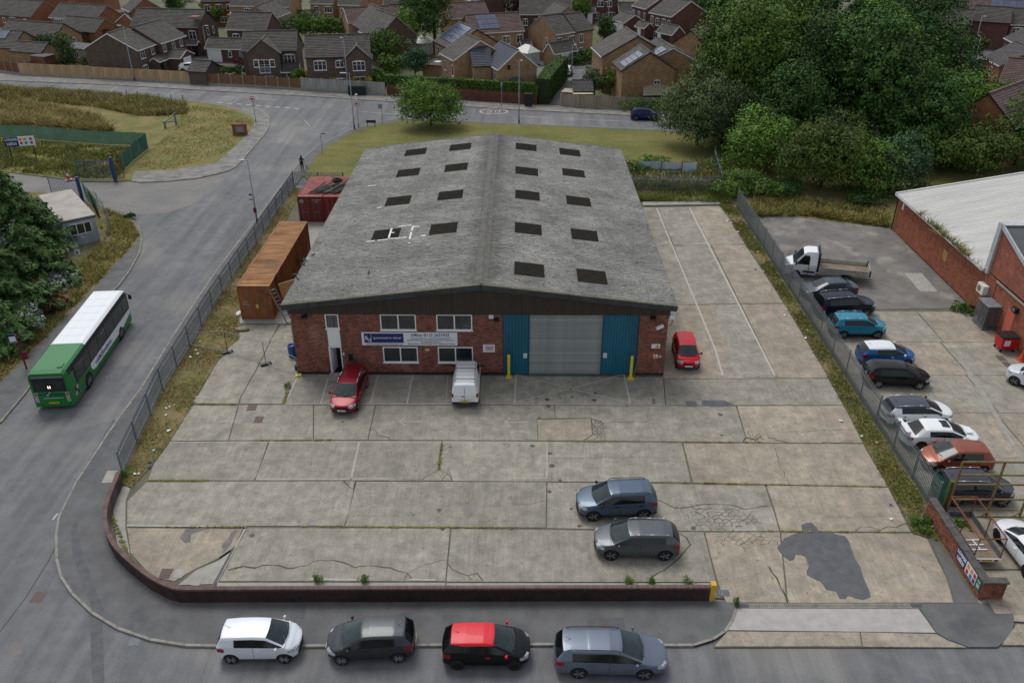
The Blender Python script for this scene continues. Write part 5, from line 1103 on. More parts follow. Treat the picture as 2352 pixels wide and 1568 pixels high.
        if plate_r: p = MB().box(xR-.02,-.26,.50,xR,.26,.61).build('number_plate', PLY, c); plate_r != '-' and put('lettering', text_me(plate_r,.1,TRIM,.002), p, mat=Matrix.Translation((xR-.022,0,.555)) @ Matrix.Rotation(-math.pi/2,4,'Z') @ Matrix.Rotation(math.pi/2,4,'X'))
        q = MB().beam((t['xc']+.06,-.55,t['zc']+.055),(t['xc']-.12,-.05,t['zc']+.12),.02,.015); q.build('wiper', TRIM, c); MB().beam((t['xc']+.10,.0,t['zc']+.06),(t['xc']-.06,.52,t['zc']+.13),.02,.015).build('wiper', TRIM, c)
    return c
def place(f_px, r_px, tname, side, z=0.0):
    """front and rear wheel foot points of the visible side; side=+1 if the car's own left side faces the viewer"""
    t = TYPES[tname]; a, b = P(f_px[0], f_px[1], z), P(r_px[0], r_px[1], z); d = (a-b).normalized(); n = Vector((-d.y, d.x, 0))   # n = car's left
    return (a+b)/2-n*side*(t['W']/2-.06), math.atan2(d.y, d.x), (a-b).length
SILW = paint('silver_white',(214,220,226),.25); DGREY = paint('dark_grey',(48,51,56),.4); BLK = paint('black',(14,14,16),.1,.15); BGREY = paint('blue_grey',(98,108,122),.5); XGREY = paint('storm_blue',(76,94,112),.45)
GGREY = paint('mountain_grey',(82,86,91),.5); REDM = paint('deep_red',(128,20,34),.3); WHT = paint('white',(232,235,236),0,.2); REDB = paint('bright_red',(196,22,40),.1); NAVYP = paint('navy',(18,22,44),.3); TEAL = paint('teal',(14,124,152),.35)
BLUEP = paint('blue',(22,92,154),.3); BRONZE = paint('bronze',(140,74,52),.5); DG2 = paint('charcoal',(52,54,62),.4); AGREY = paint('slate_grey',(62,74,84),.5); CBLUE = paint('deep_blue',(22,40,96),.4); REDR = paint('red_roof',(214,30,44),0,.35)
def vcar(lab, tn, pm, f, r, side, z=.1, cat='car', name='parked_car', **k):
    loc, h, L_ = place(f, r, tn, side, z); return car(name, lab, cat, tn, pm, loc, h, **k)
ST = 'cars parked along the kerb'; NY = 'cars parked nose or tail to the palisade fence'; YD = 'vehicles parked in the concrete yard'
vcar('small pale silver hatchback with white roof, first car from the left at the kerb', 'small', SILW, (654,1522),(535,1523.5), -1, 0, lv=3, doors=3, spokes=8, group=ST, ant=True)
vcar('dark grey hatchback facing left at the kerb, behind the pale silver hatchback', 'hatch5', DGREY, (787,1526),(915.5,1520.5), 1, 0, lv=3, spokes=7, group=ST, roof=paint('dark_grey_lit',(62,67,72),.3), plate_f='-', plate_r='-')  # roof is a lightened copy of the body grey, sky light put into the colour
vcar('black hatchback with bright red roof and red mirrors at the kerb', 'hatch', BLK, (1180,1538),(1052,1537), -1, 0, lv=3, doors=3, rim='black', roof=REDR, mirror=REDR, group=ST)
vcar('long blue grey estate car at the kerb, last on the right of its row', 'estate', BGREY, (1478,1560),(1330,1557), -1, 0, lv=3, spokes=5, rails=TRIM, group=ST)
vcar('blue grey compact SUV with black roof rails, farther of the two cars mid yard', 'suv', XGREY, (1362,1197),(1477,1192), 1, lv=3, rails=TRIM, mirror=TRIM, trimlow=True, group=YD, ant=False)
vcar('mid grey crossover with silver roof rails, nearer of the two cars mid yard', 'cross', GGREY, (1404,1286),(1525,1287), 1, lv=3, rails=CHROME, group=YD, ant=False)
vcar('dark red estate car parked askew by the open office door', 'estate_s', REDM, (823,940),(843.5,889), 1, lv=3, rails=CHROME, group=YD, plate_f='WM65 FTJ')
vn = car('parked_van', 'small white van with roof bars parked facing the brick wall', 'van', 'van', WHT, P(1066,939,.1)+Vector((0.05,2.2,0)), math.radians(90.5), lv=3, mirror=TRIM, trimlow=True, tl='tall', plate_r='NV18 ZWJ', group=YD, ant=False)
for i in range(6): m = MB().beam((.62-i*.45,-.66,1.92),(.62-i*.45,.66,1.92),.05,.03); [m.beam((.62-i*.45,s*.64,1.72),(.62-i*.45,s*.64,1.92),.04) for s in (1,-1)]; m.build('roof_bar', TRIM if i in (2,5) else CHROME, vn)
for s in (1,-1): MB().beam((.7,s*.62,1.94),(-1.75,s*.62,1.94),.03).build('roof_rail', CHROME, vn)
MB().box(-2.225,-.008,.45,-2.205,.008,1.62).build('door_split', GAP, vn); MB().cbox((-2.23,.12,.98),(.03,.16,.05)).build('door_handle', TRIM, vn)
a, b = P(1581,851,.3), P(1571,764,1.42); d = b-a; d.z = 0
hd = math.atan2(-d.y, -d.x); car('parked_car', 'bright red hatchback facing the viewer beside the right corner of the building', 'car', 'small', REDB, P(1581,856,.1)+d.normalized()*1.9, hd, lv=3, rim='black', mirror=TRIM, plate_f='YY10 MTE', group=YD)
# next door, from far to near
def nc(*a, **k): return vcar(*a, group=NY, lv=2, **k)
nc('slate grey saloon facing the fence, between the tipper truck and the navy SUV', 'saloon', AGREY, (1866,691),(1955,686), 1, plate_r='-')
nc('dark navy SUV with silver roof rails, tail to the palisade fence', 'suvl', NAVYP, (1990,728),(1905,734), -1, rails=CHROME)
nc('teal compact SUV with silver roof rails, tail to the palisade fence', 'suvs', TEAL, (2011,778),(1936,778), -1, rails=CHROME, trimlow=True, plate_r='-')
nc('bright blue hatchback with white roof next to the black hatchback', 'hatch', BLUEP, (2082,843),(1998,843), -1, doors=3, roof=paint('white_roof',(222,226,228),0,.4), mirror=WHT)
nc('black five door hatchback beside the blue hatchback with white roof', 'family', BLK, (2108,895),(2016,891), -1, rim='trim', spokes=6, plate_r='-')
nc('white crossover with dark grey roof and silver rails near the fence', 'cross', WHT, (2161,981),(2063,983), -1, rim='black', rails=CHROME, roof=paint('ink_roof',(60,66,80),.3), mirror=TRIM)
im = nc('white saloon with tall rear wing and gold wheels near the fence', 'saloon', WHT, (2212,1036),(2116,1035), -1, rim='gold', ant=False)
MB().box(-2.35,-.72,1.24,-2.1,.72,1.28).box(-2.38,-.74,.98,-2.08,-.70,1.3).box(-2.38,.70,.98,-2.08,.74,1.3).build('rear_wing', WHT, im); MB().box(-.1,-.35,1.405,.35,.35,1.425).build('sunroof', CGL, im); MB().box(1.45,-.3,.93,1.85,.3,1.0).build('bonnet_scoop', WHT, im)
nc('bronze hatchback facing the fence beside the green gate frame', 'hatch5', BRONZE, (2151,1088),(2256,1089), 1, spokes=8, plate_f='-')
nc('charcoal crossover with dark glass roof seen through the green gate frame', 'suvs', DG2, (2298,1164),(2193,1163), -1, rails=CHROME, plate_f='T24 JDD', plate_r='-')
nc('white coupe pointing away from the road, by the trailer', 'coupe', WHT, (2292,1247),(2346,1318), 1, rim='black', doors=3)
nc('pale silver car nose just entering the frame at the right edge by the red bin', 'suvs', SILW, (2352,866),(2440,900), -1)
vcar('deep blue crossover driving along the main road beyond the grass', 'suvs', CBLUE, (1502,278),(1462,277), -1, 0, name='moving_car', rails=TRIM, lv=2)
ES = 'cars on the housing estate'
def far(lab, tn, pm, u, v, deg, cat='car', **k): return car('parked_car' if cat == 'car' else 'parked_van', lab, cat, tn, pm, P(u, v, .02), math.radians(deg), lv=1, group=ES, rim='silver', ant=False, **k)
far('white panel van parked on the estate road bend', 'panel', WHT, 1427, 76, -32, 'van', mirror=TRIM, trimlow=True)
far('black estate car on the drive behind the white panel van', 'estate', BLK, 1454, 64, 172); far('bright blue car half hidden behind the white panel van', 'hatch', BLUEP, 1441, 61, 165)
far('white car parked by the low brick wall on the estate road', 'cross', WHT, 1497, 80, 178, mirror=WHT); far('white hatchback with black glass parked on the estate pavement', 'family', WHT, 1394, 137, 65, rim2=None) if False else far('white hatchback with black glass parked on the estate pavement', 'family', WHT, 1394, 137, 62)
far('dark blue hatchback on the drive by the white garage door', 'suvs', CBLUE, 1232, 132, 110); far('blue car half hidden by the clipped hedge on the estate', 'hatch', CBLUE, 1336, 136, -20)
far('grey car facing the viewer behind the tiled shed roof', 'family', GGREY, 1374, 176, -120); far('dark car beside the solar panelled house on the estate', 'family', DGREY, 1424, 160, 80); far('silver car half hidden behind the shrubs of the solar panelled house', 'hatch', SILW, 1405, 187, -60)
far('white car peeping past the end of the tall clipped hedge', 'family', WHT, 1301, 171, 80); far('dark blue car parked between the estate gardens', 'cross', AGREY, 682, 62, 10); far('silver grey car nose on the drive at the far left', 'saloon', AGREY, -5, 138, -10)
far('red car in front of the orange brick bungalow, left of two', 'hatch', REDB, 65, 56, 170); far('red car in front of the orange brick bungalow, right of two', 'family', REDM, 99, 58, 175); far('white car nose behind the tan fence beside the tiled store', 'hatch', WHT, 438, 163, 20); far('dark grey car behind the dark red houses', 'hatch', DGREY, 1532, 84, 170)
BG, BW = paint('bus_green',(14,112,44),.0,.4), paint('bus_white',(228,232,234),.0,.4); BGLS = mat('bus_glass', S(24,26,29), S(34,37,40), .8, .1, spec=.6)
fr, rr_ = P(280,777,0), P(207,887,0); dv = (fr-rr_).normalized(); hb_ = math.atan2(dv.y, dv.x); nl = Vector((-dv.y, dv.x, 0))
busc = rr_+nl*1.15; bus = thing('single_deck_bus', 'green and white single deck bus driving away up the left road', 'bus', (busc.x, busc.y, 0), hb_)
xr_, wbL = -2.75, (fr-rr_).length; xf_ = wbL+2.6; Wb, Hb = 1.22, 2.86
def sect(x, w_=1.0, h=Hb, zb_=.28): return [(x,-Wb*w_,zb_),(x,-Wb*w_,1.25),(x,-Wb*w_*.995,2.35),(x,-Wb*w_*.93,h-.12),(x,-Wb*w_*.80,h),(x,Wb*w_*.80,h),(x,Wb*w_*.93,h-.12),(x,Wb*w_*.995,2.35),(x,Wb*w_,1.25),(x,Wb*w_,zb_)]
def loft(secs, m, mats, close=True):
    n = len(secs[0])
    for a, b, k in zip(secs[:-1], secs[1:], m): bb.add(a+b, [(i,n+i,n+(i+1)%n,(i+1)%n) for i in range(n)], 0); bb.m[-n:] = [k(i) for i in range(n)]
bb = MB(); xg = .9
ms = lambda top: (lambda i: top if i in (3,4,5) else (2 if i in (1,7) else (2 if i in (2,6) else 0)))
S1 = [sect(xr_, .96, Hb-.12), sect(xr_+.35), sect(xg), sect(xf_-.35), sect(xf_, .95, Hb-.15)]
loft(S1[:2], [lambda i: 0]*1, None); loft(S1[1:3], [lambda i: 0 if i in (0,8,9,1,7) else (0 if i in (3,4,5) else 2)], None)
loft(S1[2:], [lambda i: (1 if i in (3,4,5) else (2 if i in (2,6) else 0))]*2, None)
bb.add(S1[0], [tuple(range(9,-1,-1))], 0); bb.add(S1[-1], [tuple(range(10))], 2); bb.build('body', [BG, BW, BGLS], bus)
for s in (1, -1):
    y0 = s*Wb
    MB().box(xr_+1.05, min(y0,y0+s*.012), 1.32, xf_-.25, max(y0,y0+s*.012), 2.52).build('window_band', TRIM, bus)
    xs_ = [xr_+1.15, xr_+2.6, .9, 2.5, 4.1, 5.7, xf_-1.5, xf_-.35]
    for a, b in zip(xs_[:-1], xs_[1:]): MB().box(a+.06, min(y0+s*.012,y0+s*.02), 1.4, b-.06, max(y0+s*.012,y0+s*.02), 2.45).build('side_window', BGLS, bus)
    for a in (xr_+1.9, 3.2): MB().box(a, min(y0+s*.02,y0+s*.03), 2.2, a+.9, max(y0+s*.02,y0+s*.03), 2.27).build('window_vent', DSTEEL, bus)
    q = [(xg-.15,.98),(xg+.1,.72),(xg+.55,.66),(xf_-2.2,.62),(xf_-.3,.98),(xf_-.05,1.3),(xg-.1,1.31)]
    m = MB(); yo = y0+s*.008; m.add([(x,yo,z) for x, z in q], [tuple(range(len(q))) if s < 0 else tuple(range(len(q)-1,-1,-1))]); m.build('white_swoosh', BW, bus)
    for x in (1.95, 2.85): MB().box(x, min(y0,y0+s*.014), .34, x+.03, max(y0,y0+s*.014), 1.3).build('door_gap', GAP, bus) if s < 0 else None
    for x in (xr_+1.2, 1.4, 3.6, 6.0): MB().box(x, min(y0,y0+s*.02), .55, x+.12, max(y0,y0+s*.02), .61).build('side_marker', mat('amber_lamp', S(220,130,30), None, rough=.2), bus)
MB().box(xg+.02,-.93,Hb+.002,xf_-.5,.93,Hb+.012).build('roof_panel', BW, bus)
for x in np.arange(xg+1.1, xf_-.6, 1.1): MB().box(x,-.9,Hb+.012,x+.03,.9,Hb+.02).build('roof_joint', SIGNW, bus)
for y in (-.45,.35): MB().box(xg+.2,y,Hb+.012,xf_-.6,y+.025,Hb+.02).build('roof_joint', SIGNW, bus)
MB().box(xr_-.012,-1.0,1.42,xr_+.02,1.0,2.38).build('rear_mask', TRIM, bus); MB().box(xr_-.02,-.86,1.56,xr_-.012,.86,2.2).build('rear_window', BGLS, bus)
MB().box(xr_-.03,-.95,2.42,xr_+.1,.95,2.56).build('spoiler_trim', DSTEEL, bus)
rd = MB().box(xr_-.05,-.25,1.6,xr_-.02,.25,1.9).build('route_display', TRIM, bus)
RB = Matrix.Rotation(-math.pi/2,4,'Z') @ Matrix.Rotation(math.pi/2,4,'X'); LIT = mat('lit_digits', (1,1,1,1), None); LIT.node_tree.nodes['Principled BSDF'].inputs['Emission Color'].default_value = (1,1,.9,1); LIT.node_tree.nodes['Principled BSDF'].inputs['Emission Strength'].default_value = 1.2
put('route_number', text_me('11', .24, LIT, .004, bold=.012), rd, mat=Matrix.Translation((xr_-.055,0,1.75)) @ RB)
BTXT = mat('bus_lettering', S(30,44,110), None); put('lettering', text_me('conneXionsbuses', .25, BTXT, .003, bold=.004), bus, mat=Matrix.Translation((xr_-.008,0,1.2)) @ RB)
put('lettering', text_me('www.connexionsbuses.com', .11, BW, .003), bus, mat=Matrix.Translation((xr_-.008,-.05,.92)) @ RB)
UR = mat('union_red', S(196,30,44), None)
def mark(parent, M4, k=1.0):
    e = thing('dummy','','') if False else None
    m = MB(); m.beam((-.14*k,-.16*k,0),(.14*k,.16*k,0),.1*k,.01,0); m.beam((-.14*k,.16*k,.004),(.14*k,-.16*k,.004),.1*k,.01,1); m.beam((-.14*k,-.16*k,.012),(.14*k,.16*k,.012),.04*k,.008,2)
    put('cross_emblem', m.mesh('cross_emblem', [BW, BTXT, UR]), parent, mat=M4)
mark(bus, Matrix.Translation((xr_-.012,.18,1.22)) @ RB, .8)
RS = Matrix.Rotation(math.pi/2,4,'X')
put('lettering', text_me('conneXionsbuses', .46, BTXT, .003, bold=.006), bus, mat=Matrix.Translation((3.1,-Wb-.016,.98)) @ RS); mark(bus, Matrix.Translation((-1.9,-Wb-.012,.95)) @ RS, 1.7); mark(bus, Matrix.Translation((2.35,-Wb-.02,1.0)) @ RS, .9)
for s in (1, -1):
    MB().box(xr_-.02, s*.98-.12, .62, xr_+.06, s*.98+.12, 1.34).build('lamp_cluster', ALLOY, bus)
    for z, mt in ((1.2,TLAMP),(1.02,MATS['amber_lamp']),(.84,HLAMP)): MB().lathe([(.07,-.0),(.06,-.03),(0,-.035)],10,'x',(xr_-.02,s*.98,z)).build('tail_light', mt, bus)
    MB().box(xr_-.02,s*1.06-.04,2.3,xr_+.02,s*1.06+.04,2.42).build('high_tail_light', TLAMP, bus)
p = MB().box(xr_-.03,-.32,.5,xr_,.32,.62).build('number_plate', PLY, bus); put('lettering', text_me('BV23 NUB', .115, TRIM, .002), p, mat=Matrix.Translation((xr_-.033,0,.56)) @ RB)
ty, rm, bk = wheel_meshes(.48, 'silver', 8)
for x in (0, wbL):
    for s in (1, -1):
        MB().lathe([(.6,-.0),(0,-.005)] if s < 0 else [(.6,0),(0,.005)],18,'y',(x,s*(Wb+.003),.5)).build('wheel_arch', GAP, bus)
        wh = put('wheel', ty, bus, (x, s*(Wb-.08), .48), 0 if s > 0 else math.pi); put('rim', rm, wh); put('wheel_disc', bk, wh)
for s in (1, -1): MB().cbox((xf_+.12, s*(Wb+.12), 2.1),(.12,.2,.36)).beam((xf_,s*Wb*.9,2.45),(xf_+.12,s*(Wb+.12),2.25),.04).build('wing_mirror', TRIM, bus)
MB().box(xr_+.5,-.85,Hb+.001,xr_+1.0,-.55,Hb+.06).build('roof_vent', BG, bus)
a_, b_ = P(1825,638,.1), P(1941.5,650,.1); d = (a_-b_).normalized(); hd = math.atan2(d.y, d.x); nL = Vector((-d.y, d.x, 0)); wbT = (a_-b_).length; Lc = (a_+b_)/2-nL*.90
tk = thing('dropside_truck', 'white dropside truck with low grey sides parked nose to the fence', 'truck', Lc, hd); h_ = wbT/2
cab = MB(); prof = [(h_+.95,.35,.8),(h_+.98,.75,.9),(h_+.85,1.05,.93),(h_+.30,1.32,.95),(h_-.45,2.2,.80),(h_-.75,2.36,.74),(h_-1.5,2.40,.74),(h_-1.62,2.30,.76)]
def rngc(x, zt, w_): return [(x,-w_,.34),(x,-.97 if zt > 1.3 else -w_,min(zt,1.3)),(x,-w_*.93,zt),(x,w_*.93,zt),(x,.97 if zt > 1.3 else w_,min(zt,1.3)),(x,w_,.34)]
ss = [rngc(*q) for q in prof]
for i, (q, r) in enumerate(zip(ss[:-1], ss[1:])):
    cab.add(q+r, [(j,j+1,7+j,6+j) for j in range(5)], 0); cab.m[-5:] = [0,0,1 if i == 3 else 0,0,0]
cab.add(ss[0], [(0,5,4,3,2,1)]); cab.add(ss[-1], [(0,1,2,3,4,5)]); cab.build('cab', [WHT, WSG], tk)
for s in (1, -1):
    yq = lambda z: s*(.985-(z-1.3)*.20)
    MB().add([(h_+.05,yq(1.33),1.33),(h_-.95,yq(1.33),1.33),(h_-.95,yq(2.1),2.1),(h_-.5,yq(2.1),2.1)], [(0,1,2,3)]).build('side_window', CGL, tk); MB().box(h_-.98,min(s*.96,s*1.0),.34,h_-.95,max(s*.96,s*1.0),2.0).build('door_gap', GAP, tk)
    MB().box(h_-1.5,min(s*.95,s*.99),.62,h_-.55,max(s*.95,s*.99),.76).build('side_moulding', TRIM, tk); MB().cbox((h_+.1,s*1.14,1.5),(.12,.2,.34)).build('wing_mirror', TRIM, tk); MB().cbox((h_+.9,s*.72,.95),(.16,.36,.22)).build('headlight', HLAMP, tk)
MB().box(h_+.95,-.5,.62,h_+1.0,.5,.9).build('grille', TRIM, tk)
xb0, xb1 = h_-1.78, -h_-1.75; MB().box(xb1,-1.0,.78,xb0,1.0,.9).build('load_deck', mat('worn_plywood', S(138,122,104), S(112,98,84), 1.6, .9), tk)
SIDE = mat('aluminium_sides', S(188,188,178), S(170,170,160), 2, .5, .3)
for s in (1, -1): MB().box(xb1,min(s*1.0,s*1.04),.82,xb0,max(s*1.0,s*1.04),1.26).build('drop_side', SIDE, tk)
MB().box(xb1-.04,-1.04,.82,xb1,1.04,1.26).build('tail_board', SIDE, tk); MB().box(xb0,-1.05,.8,xb0+.08,1.05,1.1).box(xb0,-1.05,1.1,xb0+.08,-.95,2.45).box(xb0,.95,1.1,xb0+.08,1.05,2.45).box(xb0,-.95,2.3,xb0+.08,.95,2.45).box(xb0+.03,-.95,1.1,xb0+.05,.95,2.3).build('headboard', [TRIM], tk)
for s in (1,-1): MB().box(xb1-.06,s*1.0-.06,.78,xb1+.06,s*1.0+.06,1.34).build('corner_post', TRIM, tk); MB().tube((xb0+.1,s*.4,2.4),(xb0+.1,s*.4,2.75),.02).build('ladder_post', DSTEEL, tk)
RT = Matrix.Rotation(math.pi,4,'Z') @ Matrix.Rotation(math.pi/2,4,'X')
put('lettering', text_me('Domestic, Commercial, Industrial', .2, mat('sign_grey_text', S(90,84,84), None), .003), tk, mat=Matrix.Translation(((xb0+xb1)/2+.45,1.045,1.13)) @ RT); put('lettering', text_me('www.abcscaffolding.co.uk   hello@abcscaffolding.co.uk', .1, TRIM, .003), tk, mat=Matrix.Translation(((xb0+xb1)/2+.5,1.045,.95)) @ RT)
put('lettering', text_me('Tel. 07949 909529', .14, TRIM, .003), tk, mat=Matrix.Translation((xb1+.75,1.045,1.14)) @ RT); put('lettering', text_me('07885 137464', .14, TRIM, .003), tk, mat=Matrix.Translation((xb1+.7,1.045,.96)) @ RT)
MB().box(xb1+.2,-.4,.5,h_-1.2,-.3,.78).box(xb1+.2,.3,.5,h_-1.2,.4,.78).build('chassis', GAP, tk)
ty, rm, bk = wheel_meshes(.35, 'trim', 6)
for x in (h_, -h_):
    for s in (1, -1):
        if x > 0: MB().lathe([(.42,0),(0,.003*s)],16,'y',(x,s*.985,.37)).build('wheel_arch', GAP, tk)
        wh = put('wheel', ty, tk, (x, s*(.93 if x > 0 else .9), .35), 0 if s > 0 else math.pi); put('rim', rm, wh); put('wheel_disc', bk, wh)
for s in (1,-1): MB().path([(-h_+.45,s*.9,.55),(-h_+.25,s*.9,.74),(-h_-.25,s*.9,.74),(-h_-.45,s*.9,.55)],.03).build('mudguard', TRIM, tk)
# ================================================================ CONTAINERS, HUT, GATES, POLES, PEOPLE
def container(label, x0, y0, L_, wd, h, m, md, z=.1, doors=True, marks=(), mc=None):
    c = thing('shipping_container', label, 'container', (x0+wd/2, y0, z)); w2 = wd/2
    fr_ = MB()
    for x in (-w2, w2-.12):
        for y in (0, L_-.12): fr_.box(x,y,.0,x+.12,y+.12,h)
        fr_.box(x,.12,0,x+.12,L_-.12,.15).box(x,.12,h-.1,x+.12,L_-.12,h)
    for y in (0,L_-.12): fr_.box(-w2+.12,y,0,w2-.12,y+.12,.15).box(-w2+.12,y,h-.1,w2-.12,y+.12,h)
    fr_.build('container_frame', md, c)
    n = int(L_/.28)
    for sx in (-1, 1):
        g = MB(); xx = sx*(w2-.03); s_ = (L_-.24)/n
        for i in range(n):
            y = .12+i*s_; q = [(y,0),(y+s_*.3,0),(y+s_*.5,.04),(y+s_*.8,.04),(y+s_,0)]
            for a, b in zip(q[:-1], q[1:]): g.add([(xx-sx*a[1],a[0],.15),(xx-sx*b[1],b[0],.15),(xx-sx*b[1],b[0],h-.1),(xx-sx*a[1],a[0],h-.1)], [(0,1,2,3)])
        g.build('side_panel', md, c)
    g = MB(); n = int(L_/.23); s_ = (L_-.5)/n
    for i in range(n):
        y = .25+i*s_; q = [(y,0),(y+s_*.35,0),(y+s_*.5,-.06),(y+s_*.85,-.06),(y+s_,0)]
        for a, b in zip(q[:-1], q[1:]): g.add([(-w2+.08,a[0],h-.012+a[1]),(w2-.08,a[0],h-.012+a[1]),(w2-.08,b[0],h-.012+b[1]),(-w2+.08,b[0],h-.012+b[1])], [(0,1,2,3)])
    g.box(-w2+.1,.0,h-.02,w2-.1,.25,h-.008).box(-w2+.1,L_-.25,h-.02,w2-.1,L_,h-.008); g.build('roof_panel', m, c)
    MB().box(-w2+.12,L_-.06,.15,w2-.12,L_-.02,h-.1).build('end_panel', md, c)
    for s in (-1, 1):
        xa, xb = (-w2+.13, -.01) if s < 0 else (.01, w2-.13); d_ = MB().box(xa,.03,.16,xb,.09,h-.12)
        for k_ in range(4): d_.box(xa+.08,.015,.3+k_*(h-.5)/4,xb-.08,.03,.3+(k_+1)*(h-.5)/4-.1)
        d = d_.build('container_door', md, c)
        for x in (xa+.28, xb-.28): MB().tube((x,.0,.12),(x,.0,h-.1),.02,n=6).build('lock_rod', DSTEEL, d)
        MB().box(xa+.3,-.02,1.0,xb-.3,.01,1.05).build('door_handle', DSTEEL, d)
    for (x, zz, t, s) in marks: put('lettering', text_me(t, s, mc or WHITE, .003), c, mat=Matrix.Translation((x,-.005,zz)) @ FRONT)
    return c
ORC = mat('rusty_orange_paint', S(200,156,108), S(160,114,72), 1.6, .75, stretch=(.4,2.2,1), fine=.14, c3=S(140,92,58), sc3=.35, w3=.5, r3=.25, bump=.2); ORD = mat('orange_container_paint', S(162,100,52), S(120,74,42), 1.0, .7, stretch=(1,1,.4), fine=.12, c3=S(84,52,34), sc3=.6, w3=.52)
RDC = mat('faded_red_roof_paint', S(188,124,116), S(160,98,92), 1.2, .8, fine=.1); RDD = mat('red_container_paint', S(122,48,42), S(92,36,34), 1.0, .7, stretch=(1,1,.4), fine=.1)
oc = container('long rusty orange shipping container beside the left fence', -21.28, 57.4, 13.3, 2.5, 2.85, ORC, ORD, marks=[(.65,2.45,'853333 2',.13),(.65,2.25,'45G1',.13)], mc=BLACK); [put('lettering', text_me(t, .09, WHITE, .003), oc, mat=Matrix.Translation((-.75,-.005,z_)) @ FRONT) for t, z_ in (('CAUTION',1.55),('HIGH',1.42),('CONTAINER',1.29))]
SG = mat('scorch_black', S(40,36,34), S(70,52,40), 4, .9)
for i in range(7): MB().box(-.15+random.uniform(-.1,.1),3.5+i*.22,2.846,1.0+random.uniform(-.3,.05),3.58+i*.22,2.852).build('burn_mark', SG, oc)
MB().box(.02,-.03,1.0,.2,.0,1.3).build('lock_box', YEL, oc)
rc1 = container('dark red shipping container loaded with timber on its faded roof, left of the pair', -21.4, 77.8, 6.06, 2.44, 2.6, RDC, RDD, marks=[(.62,2.25,'FCIU 353975 0',.14),(.62,2.05,'22G1',.14)])
MB().box(-1.0,-.01,1.95,-.65,.0,2.3).build('blue_logo_plate', mat('logo_blue', S(40,110,170), S(200,200,90), 3), rc1)
rc2 = container('dark red shipping container half hidden by the building roof, right of the pair', -18.9, 77.8, 6.06, 2.44, 2.6, RDC, mat('red_oxide', S(138,44,36), S(110,34,30), 1.0, .7, fine=.1))
TW = mat('dark_timber', S(74,72,70), S(52,52,52), 3, .9, rnd=.3); TW2 = mat('grey_timber', S(132,124,110), S(104,98,88), 3, .9)
for i in range(34):
    x = -20.4+i*.085; y = 78.4+random.uniform(0,.5); L_ = random.uniform(2.2,3.6); a = random.uniform(.9,1.35)
    o = MB().beam((x,y,2.78+.05*(i%3)),(x+L_*math.cos(a),y+L_*math.sin(a),2.8+.06*(i%4)),.1,.05).build('timber_length', TW2 if i in (7,19) else TW)
    tag(o, ['dark plank in the timber pile on the red container'] [0] if i not in (7,19) else ['pale plank at the left of the timber pile','pale plank lying across the timber pile'][i > 10], 'plank', 'planks piled on the red containers')
ty_ = MB().lathe([(.28,-.12),(.42,-.14),(.5,-.06),(.5,.06),(.42,.14),(.28,.12),(.26,0),(.28,-.12)],22,'z',(0,0,.14)).build('loose_tyre', TYRE, None, True); ty_.location = (-18.3,82.3,2.72); tag(ty_,'black tyre lying on top of the red container','tyre')
ld = thing('leaning_ladder', 'aluminium ladder leaning against the orange container', 'ladder', (-17.9,56.9,.1)); a0, a1 = Vector((-17.35,56.7,.1)), Vector((-18.7,57.6,2.7)); sd_ = Vector((.25,.22,0))
for s in (-1,1): MB().beam(a0+sd_*s*.7,a1+sd_*s*.7,.05,.1).build('ladder_stile', STEEL, ld, world=True)
for i in range(10): p = a0.lerp(a1,(i+.5)/10); MB().beam(p-sd_*.7,p+sd_*.7,.07,.03).build('rung', STEEL, ld, world=True)
o = MB().add([(-18.6,59.1,2.3),(-17.2,60.3,2.3),(-16.6,59.6,.2),(-18.0,58.4,.2),(-18.65,59.15,2.3),(-17.25,60.35,2.3),(-16.65,59.65,.2),(-18.05,58.45,.2)],[(0,1,2,3),(7,6,5,4),(0,4,5,1),(1,5,6,2),(2,6,7,3),(3,7,4,0)]).build('leaning_board', mat('strand_board', S(196,160,104), S(168,130,80), 5, .85)); tag(o,'yellowish strand board leaning between the orange container and the building','board')
for i, q in enumerate([(-16.9,57.0,.9),(-17.3,57.6,1.2),(-16.6,57.5,.5)]): o = MB().beam((q[0],q[1],.12),(q[0]+.6,q[1]+1.3,q[2]),.12,.04).build('scrap_plank', [WHITE,TW2,TW][i]); tag(o, ['white plastic length','grey plank','dark plank'][i]+' in the scrap by the ladder','plank','scrap beside the ladder')
BB = mat('blue_plastic', S(30,84,150), None, rough=.4)
p = P(673,817,.1); o = MB().lathe([(0,.0),(.28,.0),(.3,.05),(.3,.85),(.28,.9),(.24,.9),(.24,.8),(0,.8)],16).build('blue_drum', BB, None, True); o.location = (p.x,p.y,.1); tag(o,'blue plastic drum by the left corner of the building','drum')
o = MB().lathe([(0,.0),(.25,.0),(.27,.7),(.22,.72),(0,.6)],14).build('dark_tub', BLACK, None, True); o.location = (p.x+.2,p.y+.9,.1); tag(o,'dark tub standing behind the blue drum','tub')
p = P(682,848,.1); o = MB().lathe([(0,0),(.13,0),(.15,.3),(.12,.3),(0,.26)],12).build('paint_tub', mat('dark_green_tub', S(34,60,44), None)); o.location = (p.x,p.y,.1); tag(o,'small dark green paint tub at the left corner of the building','tub')
